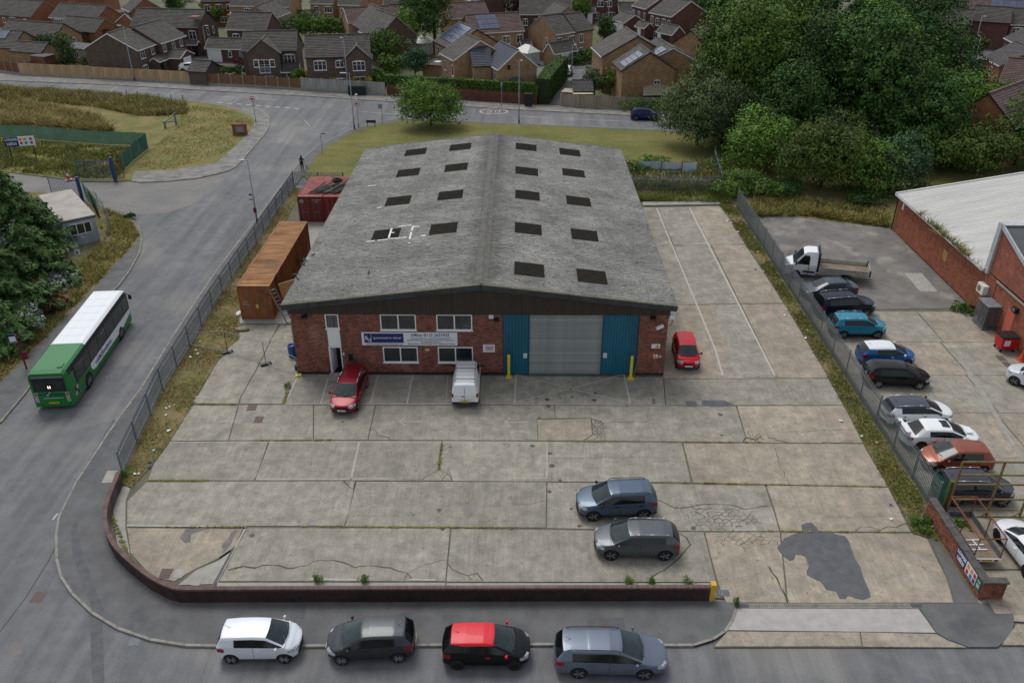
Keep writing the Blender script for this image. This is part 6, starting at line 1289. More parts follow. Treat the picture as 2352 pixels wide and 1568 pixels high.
# temporary fence frames
hf = thing('temporary_fence', 'bent grey temporary fence frame on black rubber feet across the left of the yard', 'fence', P(518,810,.1)); FZ = lambda u,v,z: P(u,v,z)
A0, A1, A2, A3 = P(418,790,.15), P(523,809,.15), P(611,836,.15), P(686,862,.15)
for (a, b, h1, h2) in ((A0,A1,.9,1.75),(A1,A2,1.75,1.8),(A2,A3,1.75,1.4)):
    m = MB(); u_ = Vector((0,0,1)); m.path([a+u_*.1,a+u_*h1,b+u_*h2,b+u_*.1,a+u_*.1],.022,6); m.build('frame_panel', STEEL, hf, world=True)
for a in (A1,A2): MB().cbox((a.x,a.y,.17),(.75,.24,.14),0,.6).build('rubber_foot', BLACK, hf, world=True)
MB().cbox((A3.x,A3.y,.16),(.4,.2,.12),0,.4).build('rubber_foot', YEL, hf, world=True)
o = MB().lathe([(0,0),(.3,.05),(.35,.15),(.2,.25),(0,.28)],9,'z').build('rubble_sack', mat('sackcloth', S(164,150,122), S(120,108,90), 4, .9), None, True); p = P(557,758,.1); o.location = p; o.scale = (1.6,.9,.8); tag(o,'pale crumpled sack on the concrete in front of the orange container','sack')
o = MB().lathe([(0,0),(.3,.03),(.26,.2),(0,.25)],7).build('rubbish_bag', SIGNW, None, True); o.location = P(549,722,.1); o.scale = (.8,1.4,.8); tag(o,'crumpled white plastic bag beside the orange container','bag')
ht = thing('portable_cabin', 'pale blue flat roofed cabin with white window beside the conifers', 'cabin', (-41.2,71.15,.1), math.radians(38)); HB = mat('cabin_blue', S(168,180,196), S(150,162,180), 1.5, .6, stretch=(1,1,.3)); HR = mat('cabin_roof', S(178,172,164), S(160,152,142), .8, .9, fine=.08)
Wd, Dp = 2.85, 8.6
hm = Matrix.Identity(4)
MB().box(0,0,.05,Wd,Dp,2.5).build('cabin_wall', HB, ht); MB().box(-.08,-.1,2.5,Wd+.08,Dp+.1,2.62).build('cabin_roof', HR, ht); MB().box(-.06,-.12,2.4,Wd+.06,-.02,2.5).box(-.04,-.03,.0,0.03,.03,2.4).build('dark_trim', BLACK, ht)
wf = MB().box(.5,-.06,1.05,2.4,.0,1.12).box(.5,-.06,2.05,2.4,.0,2.12).box(.5,-.06,1.12,.57,0,2.05).box(2.33,-.06,1.12,2.4,0,2.05).box(1.1,-.06,1.12,1.17,0,2.05).box(1.75,-.06,1.12,1.82,0,2.05).build('window_frame', WHITE, ht)
for a, b in ((.57,1.1),(1.17,1.75),(1.82,2.33)): MB().box(a,-.03,1.12,b,-.01,2.05).build('pane', GLASS, wf)
sh_ = MB().box(.0,-.03,.9,.6,.0,.97).box(0,-.03,1.9,.6,0,1.97).box(0,-.03,.97,.06,0,1.9).box(.54,-.03,.97,.6,0,1.9).build('open_casement', WHITE, wf); sh_.location = (.5,-.06,.12); sh_.rotation_euler = (math.radians(-22),0,0)
# gates
GB = mat('gate_blue', S(30,66,120), None, rough=.5)
def bar_gate(label, a, b, h=2.35, post=None, m=GB, n=18):
    a, b = Vector(a), Vector(b); g = thing('bar_gate', label, 'gate', a); d = b-a; u_ = Vector((0,0,1))
    MB().beam(u_*.15,d+u_*.15,.06).beam(u_*h,d+u_*h,.06).beam(u_*.15,u_*h,.06).beam(d+u_*.15,d+u_*h,.06).build('gate_frame', m, g)
    for i in range(1,n): MB().beam(d*(i/n)+u_*.15,d*(i/n)+u_*h,.03).build('gate_bar', m, g)
    if post is not None: q = Vector(post)-a; MB().box(q.x-.13,q.y-.13,0,q.x+.13,q.y+.13,2.75).build('gate_post', m, g)
    return g
bar_gate('blue bar gate standing open on the far side of the dusty entrance', (-48.6,89.9,.05), (-44.9,89.95,.05), 2.35, (-44.65,89.93,.05)); bar_gate('blue bar gate standing open behind the pale blue cabin', (-48.9,84.3,.05), (-45.5,83.4,.05), 2.35, (-45.3,83.26,.05))
bar_gate('rusty railing between the far blue gate and the green netting', P(270,415,.05), P(287,409,.05), 2.2, m=RUST, n=8)
def net_fence(label, pts, h, m, posts=True, z=.1, angled=False, name='mesh_fence', cat='fence'):
    f = thing(name, label, cat, pts[0])
    for a, b in zip(pts[:-1], pts[1:]):
        a, b = Vector(a)-pts[0], Vector(b)-pts[0]; L_ = (b-a).length; k = max(2, int(L_/1.2)); m_ = MB(); vs = []
        for i in range(k+1):
            p = a.lerp(b, i/k); nn = Vector((-(b-a).y, (b-a).x, 0)).normalized()*random.uniform(-.05,.05); vs += [tuple(p+nn+Vector((0,0,.05))), tuple(p-nn+Vector((0,0,h+random.uniform(-.12,.02))))]
        m_.add(vs, [(2*i,2*i+2,2*i+3,2*i+1) for i in range(k)]); m_.build('netting', m, f)
        if posts:
            q = MB().tube(a, a+Vector((0,0,h)), .03, n=6);
            if angled: q.tube(a+Vector((0,0,h)), a+Vector((-.3,.25,h+.35)), .03, n=6)
            q.build('fence_post', CONC3, f)
    return f
GNET = mat('green_netting', S(98,144,122), S(84,126,106), .8, .9, alpha=.93); GN2 = mat('dark_green_netting', S(44,98,84), S(38,84,72), .8, .9, alpha=.95); CHL = mat('chain_link', S(120,128,128), None, rough=.7, alpha=.28)
net_fence('green netting fence stretched along the depot weeds', [P(u,v,.1) for u,v in ((-250,300),(-60,313),(0,317),(85,320),(162,327),(240,332),(317,335),(341,338))], 1.75, GNET)
net_fence('dark green sheeted fence leading to the rusty railing', [P(u,v,.1) for u,v in ((341,342),(322,356),(305,371),(288,388),(283,398))], 1.9, GN2)
net_fence('chain link fence with cranked posts round the blue cabin', [P(u,v,.1) for u,v in ((170,621),(202,588),(231,556),(258,530),(243,500),(228,478),(190,462))], 1.7, CHL, angled=True)
net_fence('chain link fence behind the bus stop path', [P(u,v,.1) for u,v in ((-60,860),(15,800),(58,745),(110,690),(170,621))], 1.6, CHL, angled=True)
net_fence('torn green netting hanging on the chain link behind the cabin', [P(u,v,.1) for u,v in ((196,455),(208,470),(222,487),(230,500))], 1.9, mat('bright_green_net', S(30,140,110), None, alpha=.9), posts=False)
for i, q in enumerate([(224,492),(229,500)]): o = MB().beam(P(*q,.1),P(*q,.1)+Vector((-.4,.1,2.3)),.16,.06).build('rusty_post', RUST); tag(o, 'rusty steel post with green netting, '+['left','right'][i]+' of two','post','rusty posts behind the cabin')
for i, (q, c_, lb) in enumerate([((241,545),YEL,'small yellow warning plate on the chain link fence'),((185,603),SIGNW,'small white warning plate on the chain link fence')]):
    p = P(q[0],q[1],.1); o = MB().box(-.22,-.01,.9,.22,.01,1.35).box(-.08,-.015,1.0,.08,-.01,1.25,1).build('warning_plate', [c_,BLACK]); o.location = (p.x,p.y-.1,0); o.rotation_euler = (0,0,.6); tag(o, lb, 'sign')
def lamp(label, px, h, arm=0.9, dirn=math.pi, z=.1, thick=.08, name='street_lamp'):
    p = P(px[0], px[1], z); l = thing(name, label, 'street lamp', p, dirn, 'street lamps'); MB().lathe([(thick*1.25,0),(thick*1.25,1.0),(thick,1.1),(thick*.55,h)],10).build('column', POLE, l, True); MB().lathe([(thick*1.3,0),(thick*1.3,.45)],10).build('black_base', BLACK, l)
    MB().beam((0,0,h-.03),(arm*.6,0,h+.03),.05).build('arm', POLE, l); MB().cbox((arm*.75,0,h+.03),(arm*.7,.2,.09)).build('lantern', mat('lantern_grey', S(206,208,210), None, rough=.4), l); return l
lamp('tall street lamp in front of the tan fence, first from the left', (309,186), 8.5, .8, math.pi); lamp('street lamp beside the tiled store on the estate', (479,139), 5.9, .9, 0, .02); lamp('tall street lamp at the silver grey fence', (800.5,216), 8.2, .4, math.pi)
lamp('tall street lamp on the pavement corner by the picture sign', (814,296), 7.2, 1.1, math.pi); lamp('tall street lamp on the grass side of the main road behind the building', (1192,283), 8.2, .4, 0); lamp('street lamp at the estate junction behind the hedge', (1313,175), 5, .6, 0, .02)
lamp('street lamp by the long palisade fence carrying a blue and white bus stop plate', (591,512), 6.3, .7, math.pi); lamp('street lamp in front of the orange brick bungalow', (85,56), 5.0, .9, math.pi, .02); lamp('short street lamp at the far left bungalow windows', (38,48), 4.6, .9, math.pi, .02)
lamp('street lamp by the estate wall behind the white panel van', (1396,62), 5, .7, math.pi, .02); lamp('street lamp in front of the dark red houses', (1522,78), 5, .7, math.pi, .02); lamp('tall street lamp at the right bend, farther', (2225,158), 8.5, .5, 0, .02); lamp('shorter street lamp at the right bend, nearer', (2236,152), 5, .9, math.pi, .02)
lamp('thin street lamp in front of the red brick row at the top', (1429,30), 5, .7, math.pi, .02)
def pole_sign(label, px, h, kind, r=.38, z=.1, face=0.0, name='road_sign'):
    p = P(px[0], px[1], z); s = thing(name, label, 'road sign', p, face); MB().tube((0,0,0),(0,0,h+r),.045,n=8).build('sign_post', POLE, s); MB().tube((0,0,0),(0,0,.5),.06,n=8).build('black_base', BLACK, s)
    if kind == 'round':
        MB().lathe([(r,-.05),(r,-.07),(0,-.07)],20,'y',(0,0,h)).build('red_ring', UR, s); MB().lathe([(r*.78,-.07),(r*.78,-.08),(0,-.08)],20,'y',(0,0,h)).build('white_disc', SIGNW, s)
        MB().box(-r*.5,-.09,h-.1,r*.45,-.08,h+.04).box(-r*.35,-.09,h+.04,r*.2,-.08,h+.12).lathe([(r*.13,-.09),(0,-.095)],8,'y',(-r*.3,0,h-.1)).lathe([(r*.13,-.09),(0,-.095)],8,'y',(r*.25,0,h-.1)).build('vehicle_symbol', BLACK, s)
    return s
pole_sign('round red ringed vehicle sign on a grey post at the left pavement corner', (588,282), 3.2, 'round'); s_ = pole_sign('round red ringed vehicle sign with white camera on top at the right corner', (824,292), 3.1, 'round')
MB().path([(0,0,3.5),(0,0,3.9),(-.15,0,4.1),(-.05,0,4.35)],.05).lathe([(0,-.1),(.12,-.05),(.12,.05),(0,.12)],10,'z',(.1,-.1,4.3)).build('dome_camera', WHITE, s_)
p = P(740.5,352,.1); s_ = thing('direction_sign', 'small white finger sign on a grey post beside the grass', 'road sign', p); MB().tube((0,0,0),(0,0,2.6),.035).build('sign_post', POLE, s_); MB().box(0,-.03,2.3,.85,0,2.55).build('finger_plate', SIGNW, s_); MB().box(.1,-.035,2.36,.65,-.03,2.48).build('dark_print', BLACK, s_)
p = P(879,284,.1); s_ = thing('back_of_sign', 'grey square sign seen from behind on a post beside the round tree', 'road sign', p); MB().tube((0,0,0),(0,0,2.5),.035).build('sign_post', POLE, s_); MB().box(-.45,-.03,2.0,.1,0,2.6).build('sign_plate', mat('sign_back', S(132,150,146), None), s_)
def nameplate(label, px, black=True, z=.1, txt=None, w_=1.0):
    p = P(px[0], px[1], z); s_ = thing('street_nameplate', label, 'sign', p, 0); pl = MB().box(-w_/2,-.02,.45,w_/2,.02,.8).build('name_board', BLACK if black else SIGNW, s_)
    for x in (-w_*.38, w_*.38): MB().box(x-.04,-.015,0,x+.04,.015,.45).build('sign_leg', BLACK if black else CONC3, s_)
    if txt: [MB().box(x,-.028,zz,x+w2,-.02,zz+.07).build('faded_print', TRIM, s_) for x, w2, zz in ((-.5,.3,.68),(-.12,.22,.68),(.2,.16,.68),(-.5,.42,.54),(.06,.36,.54))]
nameplate('black backed street nameplate on two legs on the corner grass', (853,290), True, .1, None, 1.3); nameplate('low white street nameplate in front of the silver grey fence', (845,214), False, .1, 1, 1.2)
p = P(1152,246,.1); s_ = thing('slim_post', 'slim grey post with small plate in front of the clipped hedge', 'post', p); MB().tube((0,0,0),(0,0,3.4),.05).build('post', POLE, s_); MB().box(-.15,-.08,2.9,.15,-.03,3.5).build('small_plate', POLE, s_)
def cabinet(label, px, w_, h, col, z=.1): p = P(px[0], px[1], z); c = thing('utility_cabinet', label, 'cabinet', p); m_ = mat(*col); MB().box(-w_/2,-.3,0,w_/2,.3,h-.06).build('cabinet_body', m_, c); MB().box(-w_/2-.04,-.34,h-.06,w_/2+.04,.34,h).build('cabinet_lid', m_, c); MB().box(-.01,-.31,.1,.01,-.3,h-.1).build('door_seam', BLACK, c)
cabinet('wide dark green utility cabinet in front of the silver grey fence', (821,218), 2.6, 1.35, ('cabinet_green', S(28,46,40), None)); cabinet('narrow dark green utility cabinet in front of the red picket fence', (1213,243), 1.05, 1.75, ('cabinet_green', S(28,46,40), None))
# bus stop flag
MR = mat('maroon_pole', S(116,20,38), None, rough=.5); p = P(61,846,.1); s_ = thing('bus_stop', 'maroon bus stop pole with timetable case and flag beside the bus', 'bus stop', p, .35); MB().tube((0,0,0),(0,0,2.7),.06).build('pole', MR, s_); MB().box(-.45,-.02,2.1,-.05,.02,2.75).build('stop_flag', SIGNW, s_); MB().box(-.45,-.025,2.6,-.05,.025,2.8).box(-.43,-.03,2.12,-.07,-.02,2.2).build('flag_header', NAVY, s_); MB().box(-.06,-.08,.75,.32,-.02,1.35).build('timetable_case', MR, s_)
p = P(591,512,.1); s_ = thing('stop_plate', 'blue and white bus stop plate on the lamp post by the palisade fence', 'sign', (p.x,p.y,0)); MB().box(-.35,-.12,2.55,-.08,-.1,3.1).build('white_plate', SIGNW, s_); MB().box(-.36,-.13,2.95,-.07,-.12,3.12).box(-.36,-.13,2.5,-.07,-.12,2.6).build('navy_band', NAVY, s_); MB().box(-.15,-.14,1.2,.15,-.1,1.7).build('maroon_case', MR, s_)
# depot board, barrier, plinth
s_ = thing('depot_board', 'navy and white company board on two legs in the depot weeds', 'sign', P(56,366,.1), .25); MB().box(-1.6,-.03,1.6,-.1,.03,2.7).build('navy_panel', NAVY, s_); MB().box(-.1,-.03,1.6,1.7,.03,2.7).build('white_panel', SIGNW, s_); MB().box(-1.3,-.02,0,-1.2,.02,1.6).build('board_leg', BLACK, s_); MB().box(1.3,-.02,0,1.4,.02,1.6).build('board_leg', BLACK, s_)
for t, z_ in (('LONGS',2.42),('of',2.17),('LEEDS',1.9)): put('lettering', text_me(t, .4 if t != 'of' else .18, SIGNW, .003, bold=.01 if t != 'of' else 0), s_, mat=Matrix.Translation((-.85,-.035,z_)) @ FRONT)
for i, (x, z_, c_) in enumerate([(.15,2.4,0),(.65,2.4,0),(1.3,2.4,2),(.2,1.95,2),(.7,1.95,4),(1.3,1.95,5)]): MB().box(x-.13,-.04,z_-.14,x+.13,-.03,z_+.14).build('safety_symbol', MATS['symbol_%d' % c_], s_)
s_ = thing('turn_sign', 'round red and white turn sign on a short post in the depot weeds', 'road sign', P(27,360,.1)); MB().tube((0,0,0),(0,0,2.1),.04).build('sign_post', POLE, s_); MB().lathe([(.34,-.05),(0,-.06)],18,'y',(0,0,2.1)).build('red_ring', UR, s_); MB().lathe([(.27,-.062),(0,-.066)],18,'y',(0,0,2.1)).build('white_disc', SIGNW, s_); MB().box(-.14,-.08,2.05,.1,-.07,2.15).build('arrow', BLACK, s_)
b_ = thing('grey_barrier', 'grey steel height barrier frame standing in the dry grass', 'barrier', P(380,294,.1)); d = P(405,286,.1)-P(380,294,.1)
MB().beam((0,0,0),(0,0,.9),.22).build('barrier_post', DSTEEL, b_); MB().beam(d,d+Vector((0,0,1.6)),.2).build('barrier_post', DSTEEL, b_); MB().beam((0,0,.8),d+Vector((0,0,1.4)),.12).beam((0,0,.7),d+Vector((0,0,.5)),.12).build('barrier_bar', DSTEEL, b_)
b_ = thing('brick_plinth', 'small red brick plinth with inset plaque on the corner grass', 'plinth', P(552.5,309,.1), .1); PB = mat('plinth_brick', S(150,80,64), S(116,62,52), 2, .9, hook=brick_hook(S(130,110,98))); MB().box(-.9,-.25,0,-.6,.25,1.25).box(.6,-.25,0,.9,.25,1.25).box(-.6,-.25,0,.6,.25,.25).box(-.6,-.05,.25,.6,.2,1.1).box(-1.0,-.3,1.25,1.0,.3,1.4).build('brick_frame', PB, b_); MB().box(-.55,-.08,.3,.55,-.05,1.05).build('plaque', CONC3, b_)
pw = thing('post_and_wire_fence', 'row of old wooden posts in the tall dry grass beside the main road', 'fence', P(0,232,.1))
pts_ = [P(u, v, .1) for u, v in ((-20,226),(20,230),(74,222),(105,226),(140,228),(173,231),(207,238),(243,236),(278,243),(292,226),(318,229),(342,232),(368,235),(395,237),(422,238),(387,268))]
for p in pts_: MB().beam(p-pw.location, p-pw.location+Vector((random.uniform(-.1,.1),0,1.25)), .1).build('fence_post', TW2, pw)
# weeds metal sheds behind the lane
ms = thing('metal_sheet_fence', 'pale blue corrugated metal sheets standing in the weeds behind the lane', 'fence', (13.5,91.6,.1)); MSB = mat('pale_blue_sheet', S(188,206,216), S(166,184,196), 1.2, .6, stretch=(1,1,.3))
ribbed(ms, 'metal_sheet', 13.5,16.0,.2,1.9,91.7,MSB,.15,.02); ribbed(ms, 'metal_sheet', 16.05,18.3,.2,1.85,91.6,MSB,.15,.02); ribbed(ms, 'metal_sheet', 18.35,19.9,.15,1.95,91.3,MSB,.15,.02); MB().box(15.98,91.5,.1,16.05,91.58,2.0).box(18.28,91.4,.1,18.35,91.5,2.0).box(13.5,91.52,1.0,18.3,91.56,1.06).build('rusty_frame', RUST, ms, world=True)
lt = thing('stacked_roof_sheets', 'pale ribbed sheets leaning in a heap behind the dark palisade', 'sheet pile', (17.5,88.4,.1)); PS = mat('pale_sheet', S(214,218,216), S(190,194,194), 1.5, .7)
for i, (x, y, a) in enumerate([(15.4,88.6,.0),(17.6,88.4,.1),(19.8,88.6,-.1)]):
    g = MB();
    for k in range(9): g.cbox((x,y+k*.12,.9-k*.07),(2.3,.05,.06),0,a).cbox((x,y+.06+k*.12,.84-k*.07),(2.3,.12,.02),0,a)
    g.build('ribbed_sheet', PS, lt, world=True)
# gate frame and trailer
GF = mat('lichen_green_steel', S(112,116,64), S(116,74,56), 2.2, .85, fine=.15); gf = thing('tall_gate_frame', 'tall rusty green steel gate frame in front of the charcoal crossover', 'gate', (24,35.05,.1)); y = 35.05
for z_ in (3.8,2.95,2.32,1.32,.12): MB().beam((23.1,y,z_),(29.5,y,z_),.08).build('gate_rail', GF, gf, world=True)
for x in (23.12,25.3,27.1,29.4): MB().beam((x,y+.02,.12),(x,y+.02,3.8),.09).build('gate_upright', GF, gf, world=True)
MB().beam((25.0,y,.12),(25.3,y,.5),.05).beam((27.1,y,2.95),(26.8,y,2.7),.05).beam((27.1,y,2.95),(27.4,y,2.7),.05).beam((27.1,y,.5),(26.7,y,.12),.05).build('gate_brace', GF, gf, world=True)
MB().box(22.95,35.2,.1,23.2,35.42,2.35).build('gate_post', mat('green_post', S(70,92,46), S(92,84,50), 2, .8), gf, world=True)
o = MB().box(27.0,y-.08,1.15,27.75,y-.05,1.32).build('plate', SIGNW, gf, world=True); put('lettering', text_me('T24 JDD', .15, TRIM, .003), gf, mat=Matrix.Translation(Vector((27.37,y-.085,1.235))-gf.location) @ FRONT); MB().box(27.0,y-.08,1.95,27.3,y-.05,2.2).build('black_plate', BLACK, gf, world=True)
net_fence('torn green mesh between the palisade end and the green gate post', [Vector((22.75,36.6,.1)),Vector((23.0,35.5,.1))], 2.0, mat('mesh_green', S(30,110,84), None, alpha=.7), posts=False)
tr_ = thing('box_trailer', 'rusty framed box trailer parked behind the low brick wall', 'trailer', (23.42,31.35,.1)); GA = mat('dull_galvanised', S(120,122,120), S(92,94,92), 2, .6, .3)
MB().box(-.66,0,.45,.66,3.2,.5).build('trailer_floor', MATS['worn_plywood'], tr_)
for x in (-.68,.66): MB().box(x,0,.45,x+.03,3.2,.85).build('trailer_side', GA, tr_)
MB().box(-.66,3.2,.45,.66,3.23,.85).build('trailer_front', GA, tr_); MB().box(-.72,-.04,.38,.72,0,.56).build('tail_board', SIGNW, tr_)
FRM = mat('rust_orange', S(142,78,50), S(104,62,44), 2, .85)
for s in (-1,1): MB().beam((s*.66,0,1.82),(s*.66,3.2,1.82),.05).build('top_rail', FRM, tr_); [MB().beam((s*.66,yy,.5),(s*.66,yy,1.82),.04).build('frame_upright', GA if yy == 0 else RUST, tr_) for yy in (.02,1.6,3.18)]
for yy in (.02,3.18): MB().beam((-.66,yy,1.82),(.66,yy,1.82),.05).build('cross_rail', FRM, tr_)
for s in (-1,1): MB().add([(s*.6-.1*s-.1,-.05,.4),(s*.6-.1*s+.1,-.05,.4),(s*.6-.1*s,-.05,.54)],[(0,1,2)]).build('reflector_triangle', TLAMP, tr_); MB().cbox((s*.42,-.05,.47),(.1,.02,.1)).build('tail_light', TLAMP, tr_); MB().lathe([(0,-.08),(.26,-.08),(.26,.08),(0,.08)],16,'x',(s*.8,1.7,.26)).build('wheel', TYRE, tr_)
MB().box(-.26,-.055,.42,.26,-.04,.53).build('number_plate', PLY, tr_); put('lettering', text_me('YD04 WCW', .09, TRIM, .002), tr_, mat=Matrix.Translation((0,-.058,.475)) @ FRONT)
o = thing('steel_ladder', 'short pale ladder lying inside the box trailer', 'ladder', (23.3,32,.62)); [MB().beam((-.4,yy,0),(.45,yy,.02),.05).build('rung', WHITE, o) for yy in (0,.35,.7)]; MB().beam((.1,0,.04),(.0,.7,.04),.05).build('stile', WHITE, o)
def skin_body(name, joints, edges, m, parent, lv=1):
    me = bpy.data.meshes.new(name); me.from_pydata([j[0] for j in joints], edges, []); ob = bpy.data.objects.new(name, me); COL.objects.link(ob)
    sk = ob.modifiers.new('k', 'SKIN');
    if not me.skin_vertices: pass
    for i, j in enumerate(joints): r = j[1]; me.skin_vertices[0].data[i].radius = (r, r) if not isinstance(r, tuple) else r
    me.skin_vertices[0].data[0].use_root = True; sb = ob.modifiers.new('s', 'SUBSURF'); sb.levels = sb.render_levels = lv
    me.materials.append(m); ob.parent = parent; return ob
pp = thing('person', 'woman in black top and long black trousers walking a small dog', 'person', P(695,391,.1), math.radians(12))
CLB = mat('black_clothing', S(26,26,30), None, rough=.9); SKN = mat('skin', S(190,140,116), None, rough=.6); HAIR = mat('dark_hair', S(34,26,24), None, rough=.7)
J = [((0,0,.92),.14),((0,0,1.15),.12),((0,0,1.36),.15),((0,.01,1.48),.06),((0,.02,1.60),.085),((0,.03,1.70),.07),
     ((-.09,0,.88),.11),((-.11,.04,.48),.085),((-.1,-.05,.1),.06),((-.11,.08,.04),.045),((.09,0,.88),.11),((.1,.1,.48),.08),((.1,.14,.1),.06),((.1,.27,.05),.045),
     ((-.18,0,1.38),.06),((-.26,-.02,1.12),.045),((-.23,.10,.9),.035),((.18,0,1.38),.06),((.27,.02,1.12),.045),((.3,.14,.95),.035)]
E_ = [(0,1),(1,2),(2,3),(3,4),(4,5),(0,6),(6,7),(7,8),(8,9),(0,10),(10,11),(11,12),(12,13),(2,14),(14,15),(15,16),(2,17),(17,18),(18,19)]
bdy = skin_body('body', J, E_, CLB, pp); MB().lathe([(0,-.12),(.085,-.08),(.1,0),(.09,.08),(0,.12)],12,'z',(0,-.0,1.63)).build('hair', HAIR, pp, True); MB().lathe([(0,-.1),(.06,-.06),(.07,0),(.05,.07),(0,.1)],10,'z',(0,.055,1.6)).build('face', SKN, pp, True)
for x0, p0, p1 in ((-1,(-.26,-.02,1.12),(-.23,.10,.9)),(1,(.27,.02,1.12),(.3,.14,.95))): MB().tube(p0,p1,.04,.03).build('forearm', SKN, pp, True)
MB().beam((.12,-.13,1.42),(-.16,-.13,1.0),.03,.015).beam((.12,.1,1.42),(-.16,.12,1.0),.03,.015).build('bag_strap', mat('tan_leather', S(150,104,66), None), pp); MB().cbox((-.2,0,.95),(.08,.22,.16)).build('bag', MATS['tan_leather'], pp)
dg = thing('dog', 'small pale fluffy dog on a lead beside the woman', 'dog', P(705,386,.1), math.radians(80)); FUR = mat('pale_fur', S(190,166,130), S(160,134,100), 9, .95)
skin_body('body', [((0,0,.28),.1),((.14,0,.3),.1),((-.16,0,.28),.09),((.24,0,.4),.05),((.31,0,.46),.07),((.40,0,.43),.03),((-.26,0,.4),.03),((-.3,0,.46),.03),((.15,.07,.14),.03),((.15,.07,.02),.025),((.15,-.07,.14),.03),((.15,-.07,.02),.025),((-.16,.07,.16),.035),((-.18,.07,.02),.025),((-.16,-.07,.16),.035),((-.18,-.07,.02),.025)],
          [(0,1),(0,2),(1,3),(3,4),(4,5),(2,6),(6,7),(1,8),(8,9),(1,10),(10,11),(2,12),(12,13),(2,14),(14,15)], FUR, dg)
for s in (-1,1): MB().cbox((.29,s*.05,.53),(.04,.03,.07)).build('ear', FUR, dg)
o = MB().path([P(695,391,.1)+Vector((.3,.12,.95)), P(700,388,.1)+Vector((.1,0,.5)), P(705,386,.1)+Vector((0,.1,.45))],.012).build('dog_lead', CLB); tag(o,'dark dog lead running from the woman to the small dog','lead')
# litter
for i in range(46):
    t = random.random(); a = Vector((21.4,80,0)).lerp(Vector((20.9,34,0)), t); x, y = a.x+random.uniform(-.9,.9), a.y
    if i > 28: x, y = P(random.uniform(390,500), 0, 0).x, 0
    if i > 28: q = P(300+(1100-(v_ := random.uniform(760,1100)))*.45+random.uniform(0,50), v_, .1); x, y = q.x, q.y
    r = random.uniform(.05,.13); o = MB().add([(-r,-r*.6,0),(r,-r*.5,.03),(r*.8,r*.6,.0),(-r*.7,r*.7,.05)],[(0,1,2,3)]).build('litter', SIGNW if i % 6 else BB); o.location = (x,y,.16); o.rotation_euler = (0,0,random.uniform(0,6)); tag(o, 'scrap of white litter on the grass strip' if i % 6 else 'scrap of blue litter on the grass strip', 'litter', 'pale litter scraps' if i % 6 else 'blue litter scraps')
# ================================================================ HOUSES
def wallmat(n, a, b, mo): return mat(n, S(*a), S(*b), 1.2, .9, fine=.1, fsc=12, hook=brick_hook(S(*mo), .23, .08, .3))
WM = {'dark': wallmat('dark_brown_brick', (96,80,70),(76,64,57),(112,98,88)), 'plum': wallmat('plum_brick', (96,68,59),(76,56,50),(104,84,75)), 'brown': wallmat('light_brown_brick', (170,136,102),(144,112,84),(158,134,108)), 'orange': wallmat('orange_wall_brick', (150,96,64),(126,80,56),(148,110,84)), 'red': wallmat('dark_red_brick', (108,68,60),(90,58,52),(116,86,78)), 'cream': mat('grey_render', S(172,158,142), S(150,138,124), 1, .9)}
def rmat(n, a, b, c): return mat(n, S(*a), S(*b), 1.0, .92, fine=.22, fsc=7, c3=S(*c), sc3=.7, w3=.62, bump=.3, stretch=(1,1,2), hook=lambda col, e: e['mix'](e['ramp'](e['noise'](3.5, 3, e['raw']), .68, .71), col, S(170,166,140)))
RM = {'brown': rmat('brown_grey_tiles', (94,90,84),(75,72,68),(110,104,95)), 'dark': rmat('dark_tiles', (84,80,78),(68,66,64),(98,92,84)), 'red': rmat('red_brown_tiles', (110,90,86),(90,75,72),(124,100,92)), 'slate': mat('slate_blue_tiles', S(70,76,86), S(60,66,74), 1.5, .8, fine=.12, fsc=8)}
SOLAR = mat('solar_cell', S(74,82,104), S(60,68,90), .6, .12, spec=.9, rnd=.15)
def hwin_mesh(w_, h, arch=False, bars=2, cache={}):
    k = (w_, h, arch, bars)
    if k in cache: return cache[k]
    f = .07; m = MB().box(-w_/2,-.04,0,w_/2,.0,f).box(-w_/2,-.04,h-f,w_/2,0,h).box(-w_/2,-.04,f,-w_/2+f,0,h-f).box(w_/2-f,-.04,f,w_/2,0,h-f).box(-w_/2-.05,-.1,-.06,w_/2+.05,0,0)
    n = bars
    for i in range(1, n): x = -w_/2+w_*i/n; m.box(x-.035,-.04,f,x+.035,0,h-f)
    m.box(-w_/2+f,-.03,h*.62-.015,w_/2-f,-.0,h*.62+.015)
    if arch:
        vs = [(-w_/2,-.04,h),(w_/2,-.04,h),(w_/2*.6,-.04,h+.1),(0,-.04,h+.14),(-w_/2*.6,-.04,h+.1)]; m.add(vs, [(0,1,2,3,4)])
    p = MB().box(-w_/2+.05,-.02,.05,w_/2-.05,.01,h-.05); cache[k] = (m.mesh('window', WHITE), p.mesh('pane', GLASS)); return cache[k]
def hwin(parent, x, y, z, w_, h, rz=0, arch=True, bars=None, glass=None):
    a, b = hwin_mesh(w_, h, arch, bars or max(1, round(w_/.6))); f = put('window', a, parent, (x,y,z), rz); put('pane', b, f); return f
def hdoor(parent, x, y, z, w_, h, rz, m, name='door'): return put(name, MB().box(-w_/2,-.05,0,w_/2,.0,h).box(-w_/2+.1,-.06,h*.55,w_/2-.1,-.05,h-.15).mesh(name, m), parent, (x,y,z), rz)
